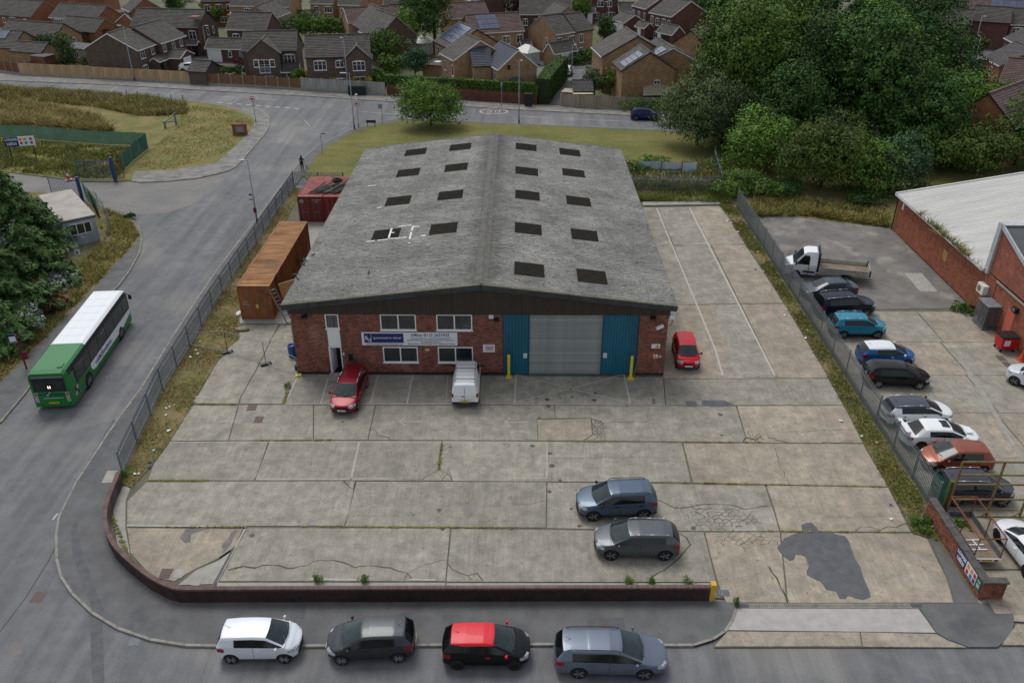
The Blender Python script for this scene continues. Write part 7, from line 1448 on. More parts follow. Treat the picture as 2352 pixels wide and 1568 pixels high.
def gable_block(parent, x0, y0, x1, y1, z0, ze, rise, wm, rm, ridge='x', oh=.25, ends=(True,True), fascia=WHITE, bargem=WHITE, tiles=True):
    """box with pitched roof; ridge along x or y in the parent's frame"""
    m = MB(); m.box(x0,y0,z0,x1,y1,ze)
    if ridge == 'x': ym = (y0+y1)/2; m.add([(x0,y0,ze),(x0,y1,ze),(x0,ym,ze+rise),(x1,y0,ze),(x1,y1,ze),(x1,ym,ze+rise)], [(0,2,1),(3,4,5),(0,3,5,2),(1,2,5,4)])
    else: xm = (x0+x1)/2; m.add([(x0,y0,ze),(x1,y0,ze),(xm,y0,ze+rise),(x0,y1,ze),(x1,y1,ze),(xm,y1,ze+rise)], [(0,1,2),(3,5,4),(0,2,5,3),(1,4,5,2)])
    m.build('wall', wm, parent)
    hw = ((y1-y0) if ridge == 'x' else (x1-x0))/2; L0_, L1_ = ((x0-oh*.6, x1+oh*.6) if ridge == 'x' else (y0-oh*.6, y1+oh*.6)); mid = (y0+y1)/2 if ridge == 'x' else (x0+x1)/2
    sl = rise/hw; drop = oh*sl; r = MB(); nr = max(4, int(math.hypot(hw+oh, rise+drop)/.33)); th = .06
    for s in (-1, 1):
        for i in range(nr):       # each course is a wedge lapping the one below
            a0, a1 = (hw+oh)*(1-i/nr), (hw+oh)*(1-(i+1)/nr); za, zb = ze+rise-a0*sl, ze+rise-a1*sl
            q = [(L0_,mid+s*a0,za+.0),(L1_,mid+s*a0,za),(L1_,mid+s*a0,za+th+.05),(L0_,mid+s*a0,za+th+.05),(L0_,mid+s*a1,zb+.05),(L1_,mid+s*a1,zb+.05)]
            if ridge == 'y': q = [(b,a,c) for a,b,c in q]
            r.add(q, [(0,1,2,3),(3,2,5,4)])
        q = [(L0_,mid+s*(hw+oh),ze-drop),(L1_,mid+s*(hw+oh),ze-drop),(L1_,mid,ze+rise-.02),(L0_,mid,ze+rise-.02)]
        if ridge == 'y': q = [(b,a,c) for a,b,c in q]
        r.add(q, [(0,1,2,3)])
    rf = r.build('roof', rm, parent)
    g = MB(); a, b = (L0_, mid, ze+rise+.1), (L1_, mid, ze+rise+.1)
    if ridge == 'y': a, b = (mid, L0_, a[2]), (mid, L1_, a[2])
    g.beam(a, b, .26, .1); g.build('ridge_tiles', rm, rf)
    for s in (-1, 1):
        for e_ in (L0_, L1_):
            a, b = (e_, mid+s*(hw+oh), ze-drop-.02), (e_, mid, ze+rise-.02)
            if ridge == 'y': a, b = (a[1],a[0],a[2]), (b[1],b[0],b[2])
            MB().beam(a, b, .06, .15).build('bargeboard', bargem, rf)
        a, b = (L0_, mid+s*(hw+oh+.03), ze-drop-.02), (L1_, mid+s*(hw+oh+.03), ze-drop-.02)
        if ridge == 'y': a, b = (a[1],a[0],a[2]), (b[1],b[0],b[2])
        MB().beam(a, b, .1, .12).build('gutter', fascia, rf)
    return rf
def solar(parent, x0, x1, y_of, z_of, nx, ny_, hw, rise, mid, ze, ridge, side, lo=.15, hi=.85):
    for i in range(nx):
        for j in range(ny_):
            a0, a1 = lo+(hi-lo)*j/ny_, lo+(hi-lo)*(j+1)/ny_-.015; xa, xb = x0+(x1-x0)*i/nx, x0+(x1-x0)*(i+1)/nx-.04
            q = []
            for (x, t) in ((xa,a0),(xb,a0),(xb,a1),(xa,a1)):
                yy = mid+side*hw*(1-t); zz = ze+rise*t+.2; q.append((x,yy,zz) if ridge == 'x' else (yy,x,zz))
            m = MB().add(q+[(a,b,c-.05) for a,b,c in q], [(0,1,2,3),(7,6,5,4),(0,4,5,1),(1,5,6,2),(2,6,7,3),(3,7,4,0)]); m.build('solar_panel', SOLAR, parent)
def house(label, A, B, depth, ze=5.0, rise=None, wall='brown', roof='brown', ridge='x', wins=(), side='far', ext=None, name='house', cat='house', z0=-.02, group=None, bm=None, gw=None, sol=None, ch=0, fa=None, doors=()):
    """A, B: photo points of the two ends of the visible eaves; local x runs A->B, local y away from the viewer"""
    a, b = P(A[0], A[1], ze), P(B[0], B[1], ze); d = b-a; W_ = d.length; ang = math.atan2(d.y, d.x); h = thing(name, label, cat, (a.x, a.y, 0), ang, group)
    y1 = depth
    hw = (abs(y1) if ridge == 'x' else W_)/2; rise = rise if rise is not None else hw*.62
    r0, r1 = min(0, y1), max(0, y1)
    rf = gable_block(h, 0, r0, W_, r1, z0, ze, rise, WM[wall], RM[roof], ridge, fascia=fa or WHITE, bargem=bm or (WHITE if 'white verge' in label else VERGE))
    for q in wins:   # (face, fraction, sill z, width, height[, bars])
        f_, t, z, w_, hh = q[:5]; br = q[5] if len(q) > 5 else None
        if f_ == 'f': hwin(h, W_*t, -.01, z, w_, hh, 0, bars=br)
        elif f_ == 'r': hwin(h, W_+.01, y1*t, z, w_, hh, math.pi/2, bars=br)
        elif f_ == 'l': hwin(h, -.01, y1*t, z, w_, hh, -math.pi/2, bars=br)
        elif f_ == 'fd': hdoor(h, W_*t, -.01, z, w_, hh, 0, BLACK if br == 0 else WHITE)
        elif f_ == 'rd': hdoor(h, W_+.01, y1*t, z, w_, hh, math.pi/2, WHITE)
    if sol: solar(h, *sol[:2], None, None, sol[2], sol[3], hw, rise, (y1/2 if ridge == 'x' else W_/2), ze, ridge, sol[4], sol[5] if len(sol) > 5 else .15, sol[6] if len(sol) > 6 else .85)
    return h, W_
S2 = lambda n, z=3.2, w_=1.2, h=1.15, f='f': [(f, (i+.5)/n, z, w_, h) for i in range(n)]
# -- left group
house('orange brick bungalow with bay windows at the top left corner', (-60,30), (69,39), 8.5, 2.5, 2.6, 'orange', 'brown', wins=[('f',.38,.8,1.6,1.3),('f',.52,.9,.7,1.0),('f',.68,.7,1.8,1.4),('f',.9,.9,1.0,1.0),('rd',.75,.0,1.0,2.1)], fa=BLACK)
house('orange brick bungalow with long grey roof, second from the top left', (114,39), (220,45), 7.7, 2.5, 2.2, 'orange', 'brown', wins=[('f',.18,1.2,2.2,.9,4),('f',.6,1.3,1.4,.7),('f',.86,1.3,1.0,.7)])
house('orange brick garage block with grey roof behind the brown hedge', (132,67), (216,74), 6.2, 2.4, 2.0, 'orange', 'brown', wins=[('r',.6,1.0,1.6,1.0)], fa=BLACK)
house('brown brick bungalow whose roof shows behind the dark clipped shrubs', (-5,82), (120,92), 7.0, 2.5, 2.3, 'brown', 'brown', wins=[('r',.7,.5,.7,1.6)], fa=BLACK, bm=BLACK)
house('brown brick bungalow with solar panels at the far left', (-50,106), (27,110), 7.2, 2.5, 2.2, 'brown', 'brown', bm=BLACK, fa=BLACK, sol=(1.5,4.6,5,1,-1,.45,.95), wins=[('r',.8,1.6,1.0,.5)])
house('small brown brick garage with tiled roof behind the dark fence', (24,116), (94,121), 4.2, 2.3, 1.2, 'brown', 'brown', name='garage', cat='garage', fa=BLACK, bm=BLACK)
def flat_block(label, A, B, depth, ze, wall, roofm, wins=(), name='outbuilding', cat='outbuilding', trim=RUST):
    a, b = P(A[0], A[1], ze), P(B[0], B[1], ze); d = b-a; W_ = d.length; h = thing(name, label, cat, (a.x,a.y,0), math.atan2(d.y,d.x)); MB().box(0,0,-.02,W_,depth,ze-.12).build('wall', WM[wall] if isinstance(wall,str) else wall, h); MB().box(-.1,-.12,ze-.12,W_+.1,depth+.1,ze+.02).build('flat_roof', roofm, h); MB().box(-.12,-.16,ze-.14,W_+.12,-.12,ze+.0).build('fascia', trim, h)
    for q in wins: hwin(h, W_*q[0], -.01, q[1], q[2], q[3], 0, False)
    return h
flat_block('low grey rendered annexe with flat felt roof between the gardens', (127,107), (197,114), 4.5, 2.4, 'cream', MATS['roof_felt'], [(.2,.9,1.2,1.1),(.62,.9,1.6,1.1)])
h, W_ = house('dark brown brick house with big plain gable facing left and white verges', (314,115), (355,101), 9.3, 4.5, 2.4, 'dark', 'brown', wins=[('f',.25,2.9,1.3,1.3),('f',.25,.4,1.6,1.4),('f',.82,3.0,.9,1.25)])
gable_block(h, W_*.55, -1.6, W_+.4, 0, -.02, 2.2, .5, WM['dark'], RM['brown'], 'x'); hdoor(h, W_*.7, -1.62, 0, 1.0, 2.0, 0, BLACK)
h, W_ = house('dark brown brick house with porch and white garage door, joined behind the plain gable', (367,99), (424,81), 8.5, 4.6, 2.4, 'plum', 'brown', wins=[('f',.14,3.0,.9,1.3),('f',.5,3.0,.9,1.3),('f',.8,3.0,.9,1.3),('f',.85,.5,1.6,1.3)])
gable_block(h, W_*.02, -3.2, W_*.55, 0, -.02, 2.3, .9, WM['plum'], RM['brown'], 'y'); hdoor(h, W_*.28, -3.22, 0, 2.3, 2.1, 0, WHITE, 'garage_door')
h, W_ = house('large plum brick house with long roof, small orange repair and black front door', (300,60), (455,64), 7.5, 5.0, 2.5, 'plum', 'brown', wins=[('f',.72,3.1,1.3,1.0),('f',.9,2.9,1.4,1.5),('r',.45,3.2,.8,1.2),('r',.75,3.2,.6,1.2),('fd',.9,0,1.0,2.1,0)], fa=BLACK, bm=BLACK)
gable_block(h, W_*.83, -1.1, W_*.98, 0, 2.2, 2.4, .45, BLACK, RM['brown'], 'x'); MB().box(W_-1.5,.3,6.75,W_-.1,1.9,6.8).build('orange_tile_repair', mat('orange_tiles', S(150,92,74), None), h).rotation_euler = (0,0,0); MB().box(W_+.3,1.2,0,W_+2.8,1.3,2.0).build('black_side_gate', BLACK, h)
h, W_ = house('plum brick house with white garage door and small arched window', (520,66), (610,68), 7.0, 5.0, 2.3, 'plum', 'brown', wins=[('f',.22,2.8,1.3,1.3),('f',.55,3.3,2.0,.9),('f',.85,3.2,1.3,.95)])
gable_block(h, -2.5, -4.2, W_*.62, 0, -.02, 2.4, 1.3, WM['plum'], RM['brown'], 'x'); hdoor(h, -1.0, -4.22, 0, 2.6, 2.15, 0, WHITE, 'garage_door'); hwin(h, 1.9, -4.22, .9, .65, 1.0); hdoor(h, 4.0, -4.22, 0, .9, 2.0, 0, mat('grey_door', S(130,134,138), None))
h, W_ = house('orange brown brick house with white windows and rear extension at the top', (462,4), (558,2), 7, 5.0, 2.3, 'orange', 'dark', wins=[('f',.12,3.1,1.2,1.2),('f',.4,3.1,1.5,1.2),('f',.66,3.1,1.4,1.2),('f',.92,3.1,1.0,1.2),('f',.2,.7,1.7,1.1),('f',.48,.7,1.4,1.1)], fa=BLACK)
MB().box(W_*.62,-3.4,0,W_+1.0,0,2.6).build('extension', WM['orange'], h); MB().box(W_*.68,-2.6,2.6,W_*.92,-1.0,2.95).build('roof_lantern', WHITE, h)
house('plain orange brick gable house at the top beyond the bungalows', (300,26), (372,20), 6, 5.0, 2.2, 'orange', 'dark', ridge='y')
h, W_ = house('orange brick bungalow with white verges behind the plum brick house', (267,50), (319,60), 9.0, 2.6, 1.9, 'orange', 'brown', ridge='y')
flat_block('small brown outhouse roof with white trim behind the orange bungalow', (266,28), (300,26), 3, 2.5, 'orange', RM['dark'], trim=WHITE)
# dark bungalow store by the fence
p0, p1 = P(437,193,.1), P(477,195.5,.1); d = p1-p0; h = thing('tiled_store', 'small dark brick store with moss streaked tiled roof standing on the fence line', 'outbuilding', (p0.x,p0.y,.1), math.atan2(d.y,d.x)); gable_block(h, 0, 0, d.length, 4.2, 0, 2.1, 1.2, WM['dark'], RM['brown'], 'x', fascia=BLACK, bargem=BLACK)
h, W_ = house('dark brown brick house with gabled wing, french windows and juliet balcony', (556,117), (678,115), 7.5, 5.0, 2.3, 'dark', 'brown', wins=[('f',.87,2.9,1.8,1.4,3)], bm=BLACK, fa=BLACK)
gable_block(h, W_*.12, -1.6, W_*.72, 3.6, -.02, 4.9, 1.9, WM['dark'], RM['brown'], 'y', fascia=BLACK, bargem=MATS['brown_cladding']); xm = W_*.42
hwin(h, xm-1.25, -1.62, 2.75, .8, 1.1, bars=1); hwin(h, xm+1.25, -1.62, 2.75, .8, 1.1, bars=1); hwin(h, xm, -1.62, 1.85, 1.7, 2.05, arch=False, bars=2); hwin(h, xm+.2, -1.62, .2, 1.9, 1.2, arch=False, bars=3); hwin(h, W_*.9, -1.45, .2, 1.5, 1.6, arch=False, bars=2)
bal = MB().beam((xm-.85,-1.75,2.8),(xm+.85,-1.75,2.8),.05); [bal.beam((xm-.85+i*.17,-1.75,1.85),(xm-.85+i*.17,-1.75,2.8),.025) for i in range(11)]; bal.build('balcony_rail', WHITE, h); gable_block(h, W_*.72, -1.4, W_+.4, 0, -.02, 2.2, .9, WM['dark'], RM['dark'], 'x')
h, W_ = house('large dark brown brick house with right hand gable wing and domed bushes in front', (702,131), (849,127), 7.5, 5.0, 2.5, 'dark', 'brown', wins=[('f',.21,2.95,1.9,1.4,3),('f',.52,3.3,1.3,1.0),('f',.2,.3,1.5,1.2),('f',.5,.3,1.9,1.3,3)], bm=BLACK, fa=BLACK)
gable_block(h, W_*.60, -.9, W_+.1, 3.4, -.02, 4.7, 1.75, WM['dark'], RM['brown'], 'y', fascia=BLACK, bargem=BLACK); hwin(h, W_*.82, -.92, 2.9, 1.9, 1.4, bars=3); hwin(h, W_*.82, -.92, .1, 1.9, 1.9, bars=2, arch=False)
# -- middle group
h, W_ = house('tan brick house with brown roof at the top, plain right wall with dishes', (528,12), (662,15), 7.5, 5.0, 2.3, 'brown', 'brown', wins=[('f',.3,3.2,1.6,1.2),('f',.6,3.3,1.2,1.0)])
house('tan brick forward wing with three small arched windows', (627,42), (664,27), 6.5, 4.6, 2.1, 'brown', 'brown', wins=[('f',.15,2.6,.8,1.4),('f',.5,3.0,.8,1.2),('f',.85,3.2,.6,1.0)])
h, W_ = house('tan brick house with white garage at the top, left of two alike', (712,7), (764,8), 7, 5.0, 2.2, 'brown', 'brown', wins=[('f',.25,3.1,1.2,1.2),('f',.78,3.1,1.7,1.2,3),('f',.78,.2,1.8,1.6,3)])
gable_block(h, -3.4, -1.8, W_*.42, 0, -.02, 2.4, 1.2, WM['brown'], RM['brown'], 'x'); hdoor(h, -2.0, -1.82, 0, 2.3, 2.1, 0, WHITE, 'garage_door'); hwin(h, 1.0, -1.82, .9, .7, 1.0)
house('tan brick house at the top, right of two alike', (777,10), (825,11), 7, 5.0, 2.2, 'brown', 'brown', wins=[('f',.28,3.0,1.7,1.2,3),('f',.85,3.0,1.1,1.2),('f',.15,.3,.9,1.6)])
house('tan brick house at the top centre left of the tall dark tree', (883,13), (950,11), 7, 5.0, 2.2, 'brown', 'brown', wins=[('f',.15,3.0,1.2,1.2),('f',.55,3.2,1.8,1.0)], fa=BLACK)
h, W_ = house('tan brick house with long red brown roof and white verge, left half', (800,51), (905,45), 6.6, 5.0, 2.0, 'brown', 'red', wins=[('f',.26,2.8,2.0,1.5,3),('f',.8,3.2,1.4,1.0)])
house('tan brick house with long red brown roof, right half behind the tree', (906,45), (959,42), 6.6, 5.0, 2.2, 'brown', 'red', wins=[('f',.3,3.0,1.7,1.2,3),('f',.85,3.0,1.1,1.2)], fa=BLACK)
house('dark brick house with white gutter seen over the garden trees, nearer slope', (826,70), (867,87), 7.2, 5.0, 3.2, 'plum', 'brown', wins=[('f',.2,2.8,.7,1.5),('f',.55,2.6,.7,1.4),('f',.9,2.6,.7,1.4)])
house('dark brick house behind the one with white gutter, farther slope', (812,55), (836,68), 7.2, 5.0, 3.2, 'plum', 'brown', fa=BLACK)
flat_block('small brown shed roof beyond the dark brick houses', (812,84), (835,82), 3, 2.4, 'plum', RM['brown'], name='shed', cat='shed')
h, W_ = house('tan brick house with a big block of solar panels on its left slope', (998,93), (1036,112), 9.0, 5.0, 2.6, 'brown', 'brown', wins=[('f',.25,2.9,.8,1.4),('f',.8,2.9,.8,1.3)], bm=BLACK, fa=BLACK, sol=(.4,6.6,5,4,-1,.15,.95))
h, W_ = house('tan brick house with white verge standing in front of the solar roof', (1013,121), (1044,137.5), 8.4, 5.0, 2.5, 'brown', 'brown', wins=[('f',.3,2.7,.7,1.4),('f',.85,2.4,.8,1.6),('f',.3,.4,.7,.9)])
h, W_ = house('tan brick house with slate blue roof, left wing with arched window', (1088,151), (1129,149.5), 6.5, 4.5, 2.0, 'brown', 'slate', wins=[], bm=BLACK, fa=BLACK)
h, W_ = house('tan brick house with slate blue roof and white verge, gable facing the road', (1146,158), (1233,151), 7.5, 4.5, 2.4, 'brown', 'slate', ridge='y', wins=[]); hwin(h, -.01, 1.6, 2.6, .9, 1.6, -math.pi/2); MB().add([(.2,-1.3,1.9),(W_*.8,-1.3,1.9),(W_*.55,0,3.1),(W_*.35,0,3.1),(.2,0,1.9),(W_*.8,0,1.9)],[(0,1,2,3),(0,3,4),(1,5,2)]).build('lean_to_roof', RM['slate'], h); MB().box(.4,-1.2,0,W_*.75,0,1.9).build('lean_to', WM['brown'], h); MB().box(W_*.22,-.03,4.2,W_*.3,0,4.9).build('vent_slot', BLACK, h)
h, W_ = house('wide tan brick house with red brown roof and dark solar panels', (1084,76), (1203,69), 7.5, 5.0, 2.4, 'brown', 'red', wins=[('f',.06,2.6,1.1,1.3),('f',.33,2.8,1.6,1.3,3),('f',.66,2.8,1.5,1.3),('f',.92,2.8,1.2,1.4),('f',.66,.5,1.5,1.3),('f',.84,.8,.6,1.0),('f',.2,.0,.9,1.8)], sol=(1.6,5.4,4,3,-1,.12,.92))
gable_block(h, W_*.9, -2.0, W_+.8, 0, -.02, 2.4, 1.0, WM['brown'], RM['brown'], 'x'); hwin(h, W_+.2, -2.02, 1.0, .6, .9)
house('tan brick house with red brown roof behind the tall dark tree', (1035,42), (1124,37), 7, 5.0, 2.2, 'brown', 'red', wins=[('f',.35,2.5,1.7,1.4,3),('f',.65,3.3,1.5,1.0),('f',.88,3.4,1.0,.9)])
house('dark brick gable house at the top behind the red brown roofs', (1090,8), (1160,6), 7, 5.0, 2.2, 'plum', 'dark', ridge='y', bm=CONC3)
flat_block('low dark tiled garage right of the red brown roof', (1110,27), (1135,30), 4, 2.5, 'dark', RM['dark'], name='garage', cat='garage')
h, W_ = house('dark brick house with long grey roof left of the estate road', (1195,32), (1312,32), 7, 5.0, 2.2, 'plum', 'brown', wins=[('f',.1,2.8,1.0,1.2),('f',.36,2.6,1.8,1.4,3),('f',.72,3.1,1.3,1.0)])
h, W_ = house('tan brick house with white garage door and conservatory by the estate road', (1276,78), (1323,71), 7.4, 5.0, 2.5, 'brown', 'brown', wins=[('f',.18,2.7,1.2,1.5),('f',.8,2.9,1.7,1.3,3),('f',.8,.1,1.9,1.7,3),('l',.3,2.8,.5,1.2)])
gable_block(h, -2.6, -2.6, W_*.56, 0, -.02, 2.5, 1.4, WM['brown'], RM['brown'], 'x'); hdoor(h, .2, -2.62, 0, 2.4, 2.2, 0, WHITE, 'garage_door'); hwin(h, 2.6, -2.62, .9, .7, 1.1)
MB().box(-5.6,1.0,0,-2.7,4.4,2.2).build('conservatory_wall', mat('conservatory_glass', S(150,160,162), S(210,212,210), 2, .2, stretch=(4,4,.2)), h); MB().add([(-5.8,.8,2.2),(-2.6,.8,2.2),(-2.6,4.6,2.2),(-5.8,4.6,2.2),(-4.0,2.0,3.3),(-4.0,3.4,3.3)],[(0,1,4),(1,2,5,4),(2,3,5),(3,0,4,5)]).build('conservatory_roof', mat('conservatory_white', S(212,212,200), None, rough=.4), h)
house('tan brick house joined on the right of the garage house', (1324,71.5), (1362,66), 7.0, 5.0, 2.4, 'brown', 'brown', wins=[('f',.3,2.9,1.0,1.4),('f',.3,.3,1.0,1.7)], fa=BLACK, bm=BLACK)
house('tan gable house between the grey roof and the garage house', (1262,48), (1345,44), 8, 4.6, 2.3, 'brown', 'brown', ridge='y')
h, W_ = house('dark red brick house row behind the low garden walls at the top', (1325,-6), (1420,-6), 7, 5.0, 2.2, 'red', 'dark', wins=[('f',.3,2.9,.9,1.3),('f',.58,3.0,1.5,1.2),('f',.8,3.0,1.1,1.2),('f',.84,.5,1.9,1.3,3),('f',.5,.5,1.1,1.2)])
gable_block(h, -1.0, -4.0, W_*.42, 0, -.02, 2.4, .9, WM['red'], RM['dark'], 'x'); hdoor(h, W_*.3, -4.02, 0, 1.1, 2.1, 0, WHITE); hwin(h, 1.2, -4.02, 1.0, .7, 1.1); gable_block(h, W_+.1, -3.0, W_+3.6, 3, -.02, 2.5, 1.4, WM['red'], RM['dark'], 'x'); hdoor(h, W_+1.8, -3.02, 0, 2.4, 2.2, 0, WHITE, 'garage_door')
h, W_ = house('dark red brick house with white verge and garage, farther of two', (1454,12), (1484,20), 8.0, 5.0, 2.2, 'red', 'brown', wins=[('f',.1,3.1,.9,.9),('f',.5,3.0,1.0,1.0),('f',.92,2.7,.7,1.3)])
gable_block(h, -.3, -4.6, W_-.4, 0, -.02, 2.5, 1.3, WM['red'], RM['brown'], 'x'); hdoor(h, W_*.65, -4.62, 0, 2.2, 2.1, 0, WHITE, 'garage_door')
h, W_ = house('dark red brick house with white verge and porch, nearer of two', (1493,28), (1543,38), 9.2, 5.0, 2.4, 'red', 'brown', wins=[('f',.12,2.9,.9,1.4),('f',.38,2.8,1.1,1.3),('f',.66,2.7,1.1,1.5),('f',.9,2.6,.8,1.5),('f',.35,.4,1.2,1.2),('f',.68,.2,1.1,1.6)])
gable_block(h, -1.5, -2.2, W_*.2, 0, -.02, 2.4, .8, WM['red'], RM['brown'], 'x'); hdoor(h, -.3, -2.22, 0, 1.0, 2.1, 0, WHITE); gable_block(h, W_*.85, -2.5, W_+3.4, .5, -.02, 2.4, 1.3, WM['red'], RM['brown'], 'x'); hdoor(h, W_*.95, -2.52, 0, 1.0, 2.1, 0, WHITE); hdoor(h, W_+1.6, -2.52, 0, 2.1, 2.0, 0, BLACK, 'garage_door')
# solar house near the trees
h, W_ = house('tan brick gable house with solar panels on both slopes behind the plank fence', (1430,161), (1551,158), 6.0, 5.0, 2.35, 'brown', 'brown', ridge='y', wins=[('f',.67,2.2,.9,1.2,2)], bm=BLACK, fa=BLACK)
for s, (a_, b_) in ((-1,(.3,3.4)),(1,(.3,3.0))): solar(h, a_, b_, None, None, 3, 4, W_/2, 2.35, W_/2, 5.0, 'y', s, .08, .78)
gable_block(h, W_*.55, 3.6, W_+4.5, 12, -.02, 5.2, 2.0, WM['brown'], RM['brown'], 'y'); [solar(h, 3.9, 6.6, None, None, 2, 3, (W_*.45+4.5)/2, 2.0, (W_*1.55+4.5)/2, 5.2, 'y', s, .1, .8) for s in (-1, 1)]
gable_block(h, -1.2, 8.0, W_+1.4, 16, -.02, 5.4, 2.8, WM['brown'], RM['brown'], 'y', bargem=BLACK)
MB().add([(W_*.36,-1.8,1.7),(W_*.98,-1.8,1.7),(W_*.9,0,2.5),(W_*.67,0,3.0),(W_*.42,0,2.5)],[(0,1,2,3),(0,3,4)]).build('conservatory_roof', mat('old_polycarbonate', S(176,172,146), S(130,118,100), 3, .5, stretch=(4,1,1)), h); MB().box(W_*.4,-1.6,0,W_*.95,0,1.7).build('conservatory_wall', GLASSC, h)
house('tan gable roof right of the dark red houses, partly behind the trees', (1545,98), (1625,108), 8, 4.8, 2.2, 'brown', 'red', ridge='y', bm=BLACK)
a_ = P(1318,209,2.0); b_ = P(1361,209,2.0); d = b_-a_; h = thing('tiled_shed', 'dark tiled garden shed roof behind the plank fence', 'shed', (a_.x,a_.y,0), math.atan2(d.y,d.x)); gable_block(h, 0, 0, d.length, 5.5, 0, 2.0, .9, WM['brown'], RM['dark'], 'x', fascia=BLACK, bargem=BLACK)
flat_block('pale plank roofed lean-to beside the tiled garden shed', (1290,211), (1316,213), 2.2, 1.9, RUST, mat('bleached_planks', S(176,166,146), S(150,140,122), 2, .9, stretch=(.4,3,1)), name='lean_to', cat='shed'); o = flat_block('translucent yellowish lean-to in front of the tiled garden shed', (1317,216), (1360,216), 1.0, 1.8, TW2, mat('yellow_polycarbonate', S(204,198,164), S(180,172,140), 3, .5), name='lean_to', cat='shed')
h = flat_block('low extension with two roof windows between the hedge and tan house', (970,147), (1020,152), 6, 2.5, 'brown', RM['brown'], name='extension', cat='extension'); [MB().box(x,1.6,2.5,x+1.0,2.9,2.62).build('roof_window', SIGNW, h) for x in (1.2, 3.4)]
# white octagonal conservatory
p = P(974,122,0); h = thing('white_conservatory', 'white octagonal conservatory roof in the back gardens', 'conservatory', (p.x,p.y,0)); MB().lathe([(2.3,0),(2.3,2.1)],10).build('conservatory_wall', MATS['conservatory_glass'], h); MB().lathe([(2.5,2.1),(.35,3.2),(.2,3.5),(0,3.6)],10).build('conservatory_roof', MATS['conservatory_white'], h)
p = P(822,85,0); h = thing('small_conservatory', 'small cream conservatory between the tan gable and dark brick houses', 'conservatory', (p.x,p.y,0)); MB().box(-1.5,-1.5,0,1.5,1.5,2.2).build('conservatory_wall', MATS['conservatory_glass'], h); MB().add([(-1.7,-1.7,2.2),(1.7,-1.7,2.2),(1.7,1.7,2.2),(-1.7,1.7,2.2),(0,0,3.2)],[(0,1,4),(1,2,4),(2,3,4),(3,0,4)]).build('conservatory_roof', MATS['conservatory_white'], h)
# small sheds left
flat_block('dark red brown garden shed with grey felt roof by the small tree', (100,131), (125,125), 3, 2.1, DKB, MATS['roof_felt'], name='shed', cat='shed'); flat_block('orange garden shed with grey flat roof by the right bend', (2196,150), (2234,148), 3, 2.2, mat('orange_shed', S(176,88,44), None), MATS['roof_felt'], name='shed', cat='shed')
h = thing('greenhouse', 'small glass greenhouse against the brown brick garage', 'greenhouse', P(75,137,0), -.1); MB().box(-1.4,-.8,0,1.4,.8,1.6).build('greenhouse_glass', GLASSC, h); m = MB(); [m.beam((x,-.82,0),(x,-.82,1.9),.05) for x in (-1.4,-.5,.5,1.4)]; m.beam((-1.4,-.82,1.9),(1.4,-.82,1.9),.05).beam((-1.4,.8,1.9),(1.4,.8,1.9),.05); m.build('greenhouse_frame', BLACK, h)
# -- right group
house('dark red brick house with long brown roof at the top right', (2236,47), (2320,52), 6.5, 5.0, 2.2, 'red', 'brown', fa=BLACK, bm=BLACK)
house('dark red brick house partly behind the big tree at the top right', (2160,52), (2229,57), 6, 5.0, 2.1, 'red', 'brown', fa=BLACK)
h, W_ = house('brown roofed house with a row of pale solar panels at the top right', (2190,29), (2345,37), 7, 5.0, 2.3, 'red', 'red', sol=(6.5,15.5,8,1,-1,.45,.95)); house('brown roofed house at the very top right corner', (2235,2), (2345,6), 7, 5.0, 2.3, 'orange', 'red')
house('brown roofed house running off the right edge at the top', (2322,55), (2420,58), 7, 4.6, 2.3, 'red', 'brown', wins=[('f',.2,2.6,2.0,1.3,3)])
h, W_ = house('plum brick house with three white windows at the right edge', (2310,86), (2400,135), 7, 5.0, 2.2, 'plum', 'dark', wins=[('f',.15,3.0,.9,1.3),('f',.38,3.0,.9,1.3),('f',.62,3.0,1.1,1.3)])
h, W_ = house('orange brick house with dark roof at the right edge, gable to the right', (2261,131), (2299,150), 8, 5.0, 2.3, 'orange', 'dark', wins=[('f',.55,2.9,.8,1.3)])
h, W_ = house('orange brick house with long brown roof at the right edge above the trees', (2295,190), (2480,212), 8, 5.0, 2.6, 'orange', 'red', wins=[('f',.3,2.6,1.9,1.4,3)], fa=BLACK)
house('brown brick gable house behind the light green tree at the right', (2185,262), (2330,290), 10, 5.0, 3.0, 'orange', 'red', ridge='y', bm=BLACK)
# extra roofs along the very top edge so the estate runs on
for i, (u, v, w_, mt_, wl) in enumerate([(590,-14,80,'brown','brown'),(840,-14,70,'dark','brown'),(985,-16,80,'red','brown'),(1195,-14,90,'brown','plum'),(50,-18,100,'brown','orange'),(170,-6,70,'brown','orange'),(1600,-18,90,'dark','red'),(2080,-10,90,'brown','red')]):
    house(['far brown roofed house above the tan terrace','far dark roofed house above the twin tan houses','far red roofed house at the top centre','far brown roofed house above the purple tree','far roof at the top left edge','far roof right of the top left bungalow','far dark roofed house above the tall brown fence','far brown roofed house over the big trees'][i], (u,v), (u+w_,v), 7, 5.0, 2.2, wl, mt_)
